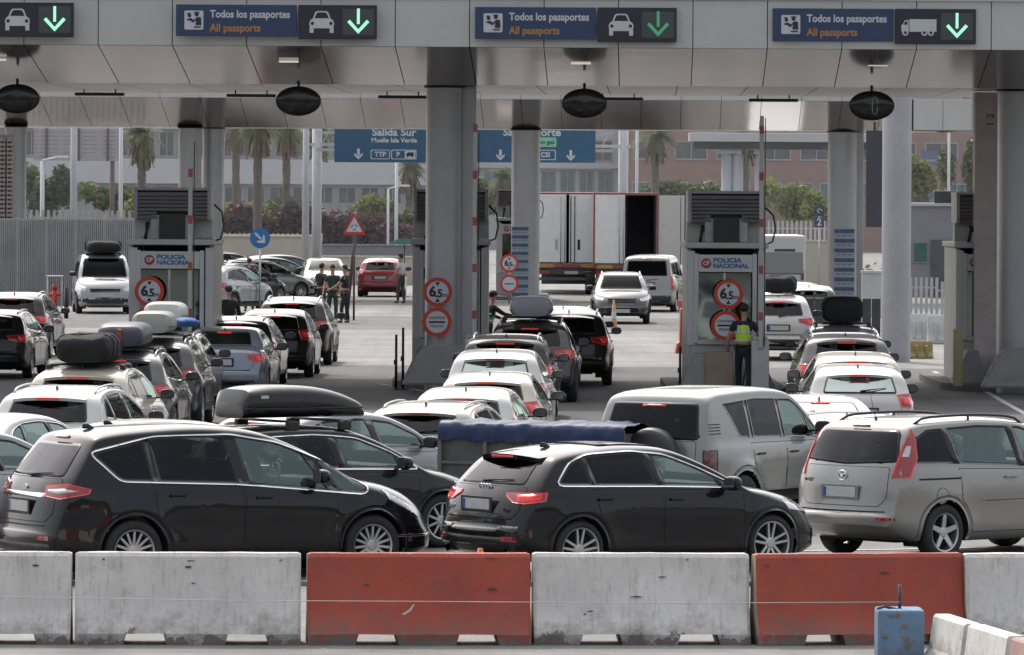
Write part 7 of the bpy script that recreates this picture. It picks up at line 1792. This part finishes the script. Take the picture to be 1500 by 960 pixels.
# ---------------------------------------------------------------- lorries
TW = mat('trailer_white', (.74, .76, .78), .45, var=.05, dirt=.12); TR = mat('trailer_redframe', (.30, .07, .065), .5, var=.15, dirt=.3); TD = mat('trailer_inside', (.62, .60, .68), .7)
def lorry(px, Y, label, openr=False, w=2.6, h=4.1, rz=0):
    t = thing('truck_trailer', label, 'truck trailer', (gx(px, Y), Y, 0), R(rz)); L_ = 12.; z0 = 1.15
    bm = bmesh.new(); box(bm, (-w/2+.03, L_/2, (z0+h)/2), (.06, L_, h-z0)); box(bm, (w/2-.03, L_/2, (z0+h)/2), (.06, L_, h-z0)); box(bm, (0, L_/2, h-.03), (w-.125, L_, .06)); box(bm, (0, L_-.03, (z0+h)/2), (w-.13, .05, h-z0-.08)); box(bm, (0, L_/2, z0+.05), (w-.13, L_-.1, .1)); bobj('body', bm, TW if not openr else mat('trailer_grey', (.33, .34, .345), .5, var=.06), t)
    if openr:
        bm = bmesh.new()
        for s in (-1, 1): box(bm, (s*(w/2-.08), 6, (z0+h)/2), (.02, 11.8, h-z0-.2))
        box(bm, (0, 11.9, (z0+h)/2), (w-.2, .02, h-z0-.2)); box(bm, (0, 6, h-.08), (w-.2, 11.8, .02)); box(bm, (0, 6, z0+.12), (w-.2, 11.8, .02)); bobj('lining', bm, TD, t)
    bm = bmesh.new()
    for s in (-1, 1): box(bm, (s*(w/2-.04), -.03, (z0+h)/2), (.10, .07, h-z0), bev=.01)
    box(bm, (0, -.03, h-.05), (w-.19, .07, .10), bev=.01); box(bm, (0, -.03, z0), (w, .07, .14), bev=.01); bobj('rear_frame', bm, TR, t)
    for s in (-1, 1):
        if openr and s > 0:
            bm = bmesh.new(); box(bm, (w/2+.50, -.08, (z0+h)/2), (1.05, .06, h-z0-.2), bev=.01); dd = bobj('door', bm, mat('trailer_grey2', (.50, .51, .50), .5, var=.05), t)
        else:
            bm = bmesh.new(); box(bm, (s*w/4, -.045, (z0+h)/2+.03), (w/2-.12, .05, h-z0-.22), bev=.01); dd = bobj('door', bm, TW, t)
        bm = bmesh.new()
        xo = s*.12 if not (openr and s > 0) else w/2+.85
        for q in (0, .16): cyl(bm, (xo+s*q, -.10, z0+.1), (xo+s*q, -.10, h-.15), .018, n=8)
        if not openr: box(bm, (s*.45, -.08, z0+.85), (.10, .03, .42), bev=.02)
        bobj('lock_rod', bm, SATIN if s < 0 else BLK, dd)
        bm = bmesh.new(); box(bm, (s*(w/2-.45), -.10, z0-.0), (.62, .02, .14)); bobj('reflector', bm, mat('reflector_yellow', (.42, .26, .05), .4, var=.2, vscale=9), t)
        bm = bmesh.new(); box(bm, (s*(w/2-.35), -.05, .88), (.5, .08, .14), bev=.02); bobj('tail_light', bm, REDL, t)
        for k_ in (10.0, 8.7, 7.4) if False else (2.2, 3.5, 4.8): wheel(t, s*0, 0, s, .5, .38, .28, (6, False)) if False else None
    bm = bmesh.new(); box(bm, (0, -.02, .62), (w*.95, .10, .12), bev=.02); box(bm, (0, .2, .95), (w*.9, .3, .25)); box(bm, (0, 6, .95), (w*.5, 11.5, .35)); box(bm, (0, 1.2, .75), (w*.8, .1, .7)); bobj('bumper', bm, BDARK, t)
    bm = bmesh.new(); box(bm, (.15, -.06, .88), (.55, .02, .12)); bobj('number_plate', bm, PLATE, t)
    for s in (-1, 1):
        for yy in (2.2, 3.5):
            q = wheel(t, 0, 0, s, .5, .38, .28, (6, False)); q.rotation_euler = (0, 0, R(90)); q.location = (s*(w/2-.1) if s > 0 else -(w/2-.1), yy, 0)
    return t
lorry(831, 247, 'closed white truck trailer with two rear doors, left of the open one', w=2.6)
lorry(917, 245, 'white truck trailer with its right rear door swung open on a dark inside', openr=True, w=2.62)
# camper van at right
t = thing('camper_van', 'white camper van with a small rear window behind the third booth', 'camper van', (gx(1140, 238), 238, 0), 0)
bm = bmesh.new(); box(bm, (0, 2.8, 1.42), (2.1, 5.6, 2.15), bev=.12); box(bm, (0, 5.9, 1.1), (1.9, 1.3, 1.5), bev=.2); bobj('body', bm, TW, t)
bm = bmesh.new(); box(bm, (.25, -.01, 1.75), (.80, .05, .42), bev=.02); bobj('window', bm, WD, t); bm = bmesh.new(); box(bm, (0, -.03, .55), (2.0, .1, .25), bev=.03); bobj('bumper', bm, BDARK, t)
for s in (-1, 1):
    bm = bmesh.new(); box(bm, (s*.93, -.01, .95), (.12, .05, .4), bev=.02); bobj('tail_light', bm, REDL, t)
    for yy in (1.3, 5.6):
        bm = bmesh.new(); cyl(bm, (s*.8, yy, .34), (s*1.02, yy, .34), .34, n=24); bobj('wheel', bm, RUB, t)

# ---------------------------------------------------------------- people
NAVYC = mat('cloth_navy', (.018, .020, .030), .85, var=.2, vscale=12); DKC = mat('cloth_black', (.012, .012, .013), .85, var=.2, vscale=12); GRC = mat('cloth_green', (.022, .045, .038), .85, var=.2, vscale=12); VEST = mat('vest_yellow', (.42, .62, .05), .7, var=.12, vscale=14, emit=(.4, .7, .03), estr=.06); VESTG = mat('vest_green', (.06, .30, .06), .7, var=.12); HAIR = mat('hair_dark', (.018, .014, .012), .7, var=.3, vscale=40); WHC = mat('cloth_white', (.55, .54, .52), .85, var=.1, vscale=10); KHC = mat('cloth_grey', (.05, .05, .055), .85, var=.2)
def stand(px, Y, z=0): return (gx(px, Y), Y, z)
person(stand(1089, 125.6, .0), R(-8), 'police officer in a yellow vest and cap walking beside the third booth', NAVYC, NAVYC, HAIR, cap=NAVYC, vest=VEST, armL=(-6, 24), armR=(14, 30), legs=(.16, -.14), h=1.86)
person(stand(335, 149), R(20), 'officer in black seen from behind right of the first booth', DKC, DKC, HAIR, cap=DKC, armL=(4, 16), armR=(10, 18), long_sleeve=True, h=1.80)
person(stand(713, 145.5), R(-60), 'officer with a green vest bending beside the middle booth', DKC, DKC, HAIR, cap=DKC, vest=VESTG, armL=(50, 8), armR=(60, 8), lean=14, long_sleeve=True, h=1.78)
person(stand(365, 209), R(10), 'officer standing before the parked cars at left', GRC, GRC, HAIR, armL=(20, 10), armR=(16, 10), legs=(.05, -.05))
person(stand(470, 196), R(-40), 'leftmost of the three officers beyond the left queue', NAVYC, NAVYC, HAIR, armL=(20, 8), armR=(26, 8))
person(stand(487, 193), R(175), 'middle one of the three officers, facing the camera', GRC, GRC, HAIR, armL=(12, 10), armR=(18, 12))
person(stand(506, 192), R(70), 'rightmost of the three officers by the leaning post', NAVYC, NAVYC, HAIR, armL=(40, 8), armR=(24, 10))
person(stand(588, 226), R(60), 'person in a white shirt standing right of the red car', WHC, KHC, HAIR, armL=(20, 8), armR=(35, 8))
# sunshade over the person in white
bm = bmesh.new(); x = gx(592, 228); t_ = bmesh.new(); lathe(t_, [(.001, .22), (.25, .18), (.55, .06), (.62, 0)], 16, M=Matrix.Translation((x, 228, 2.15))); join(bm, t_); cyl(bm, (x, 228, 0), (x, 228, 2.3), .02, n=8)
tag(bobj('parasol', bm, mat('parasol_green', (.06, .16, .12), .7)), 'small green parasol over the person in white', 'parasol')

# unseen dark slope added behind the viewpoint to darken reflections in paint and glass
bm = bmesh.new(); nx, ny = 60, 12; V = []
for j in range(ny+1):
    row = []
    for i in range(nx+1):
        x = -420 + 840*i/nx; y = -45 - 260*(j/ny); z = 52*(1-math.exp(-j/3.2))*(.75+.35*nz.noise(Vector((x*.008, y*.01, 0)))) + 5*nz.noise(Vector((x*.05, y*.05, 4)))*min(1, j) - .3
        row.append(bm.verts.new((x, y, z)))
    V.append(row)
for j in range(ny):
    for i in range(nx): bm.faces.new((V[j][i], V[j+1][i], V[j+1][i+1], V[j][i+1])).smooth = True
bmesh.ops.recalc_face_normals(bm, faces=bm.faces); struct(bobj('hills', bm, mat('hill_scrub', (.06, .065, .045), .95, var=.5, vscale=.08)))
# thin summer haze hanging over the far side of the crossing
bm = bmesh.new(); box(bm, (0, 365, 15), (300, 210, 30)); hm, nt, out = nodes_of('haze_volume'); v_ = nt.nodes.new('ShaderNodeVolumeScatter'); v_.inputs['Density'].default_value = .0005; v_.inputs['Color'].default_value = (.95, .96, 1, 1); v_.inputs['Anisotropy'].default_value = .2
nt.links.new(v_.outputs[0], out.inputs['Volume']); o = bobj('haze', bm, hm); o['kind'] = 'structure'
# ================================================================ light, world, camera
for o in list(COL.objects): pass
drop_protos()
w = bpy.data.worlds.new('World'); scene.world = w; w.use_nodes = True; nt = w.node_tree
s = nt.nodes.new('ShaderNodeTexSky'); s.sky_type = 'NISHITA'; s.sun_disc = False
EL, AZ = R(50), R(-18)      # azimuth measured from +Y towards +X
s.sun_elevation = EL; s.sun_rotation = AZ; s.dust_density = 4.0; s.air_density = 1.0
hz = nt.nodes.new('ShaderNodeMixRGB'); hz.inputs[0].default_value = .45; hz.inputs[2].default_value = (6.4, 6.25, 6.2, 1)   # thin bright haze over the whole sky
nt.links.new(s.outputs[0], hz.inputs[1])
sd = Vector((sin(AZ)*cos(EL), cos(AZ)*cos(EL), sin(EL)))          # bright haze around the sun
tc = nt.nodes.new('ShaderNodeTexCoord'); dp = nt.nodes.new('ShaderNodeVectorMath'); dp.operation = 'DOT_PRODUCT'; nt.links.new(tc.outputs['Generated'], dp.inputs[0]); dp.inputs[1].default_value = sd
mx_ = nt.nodes.new('ShaderNodeMath'); mx_.operation = 'MAXIMUM'; mx_.inputs[1].default_value = 0; nt.links.new(dp.outputs['Value'], mx_.inputs[0])
pw = nt.nodes.new('ShaderNodeMath'); pw.operation = 'POWER'; pw.inputs[1].default_value = 2.6; nt.links.new(mx_.outputs[0], pw.inputs[0])
gl_ = nt.nodes.new('ShaderNodeVectorMath'); gl_.operation = 'SCALE'; gl_.inputs[0].default_value = (10, 9.6, 9.1); nt.links.new(pw.outputs[0], gl_.inputs['Scale'])
sm = nt.nodes.new('ShaderNodeVectorMath'); sm.operation = 'ADD'; nt.links.new(hz.outputs[0], sm.inputs[0]); nt.links.new(gl_.outputs[0], sm.inputs[1]); nt.links.new(sm.outputs[0], nt.nodes['Background'].inputs[0]); nt.nodes['Background'].inputs[1].default_value = .175
l = bpy.data.lights.new('sun', 'SUN'); l.energy = 2.4; l.angle = R(.6); l.color = (1, .95, .88); lo = bpy.data.objects.new('sun', l); COL.objects.link(lo)
d = Vector((sin(AZ)*cos(EL), cos(AZ)*cos(EL), sin(EL))); lo.rotation_euler = d.to_track_quat('Z', 'Y').to_euler(); lo.location = (0, 60, 60)
c = bpy.data.cameras.new('camera'); co = bpy.data.objects.new('camera', c); COL.objects.link(co); co.location = (0, 0, HC); c.sensor_fit = 'HORIZONTAL'; c.sensor_width = 36
c.lens = 36*F/1500; c.shift_x = 0; c.shift_y = -(480-PY0)/1500; c.clip_start = .5; c.clip_end = 3000; co.rotation_euler = (Matrix.Rotation(-RHO, 3, 'Y') @ Matrix.Rotation(R(90), 3, 'X')).to_euler()
scene.camera = co
scene.view_settings.view_transform = 'Standard'; scene.view_settings.look = 'None'; scene.view_settings.exposure = 0
scene.cycles.max_bounces = 8; scene.cycles.transparent_max_bounces = 16; scene.cycles.use_denoising = True
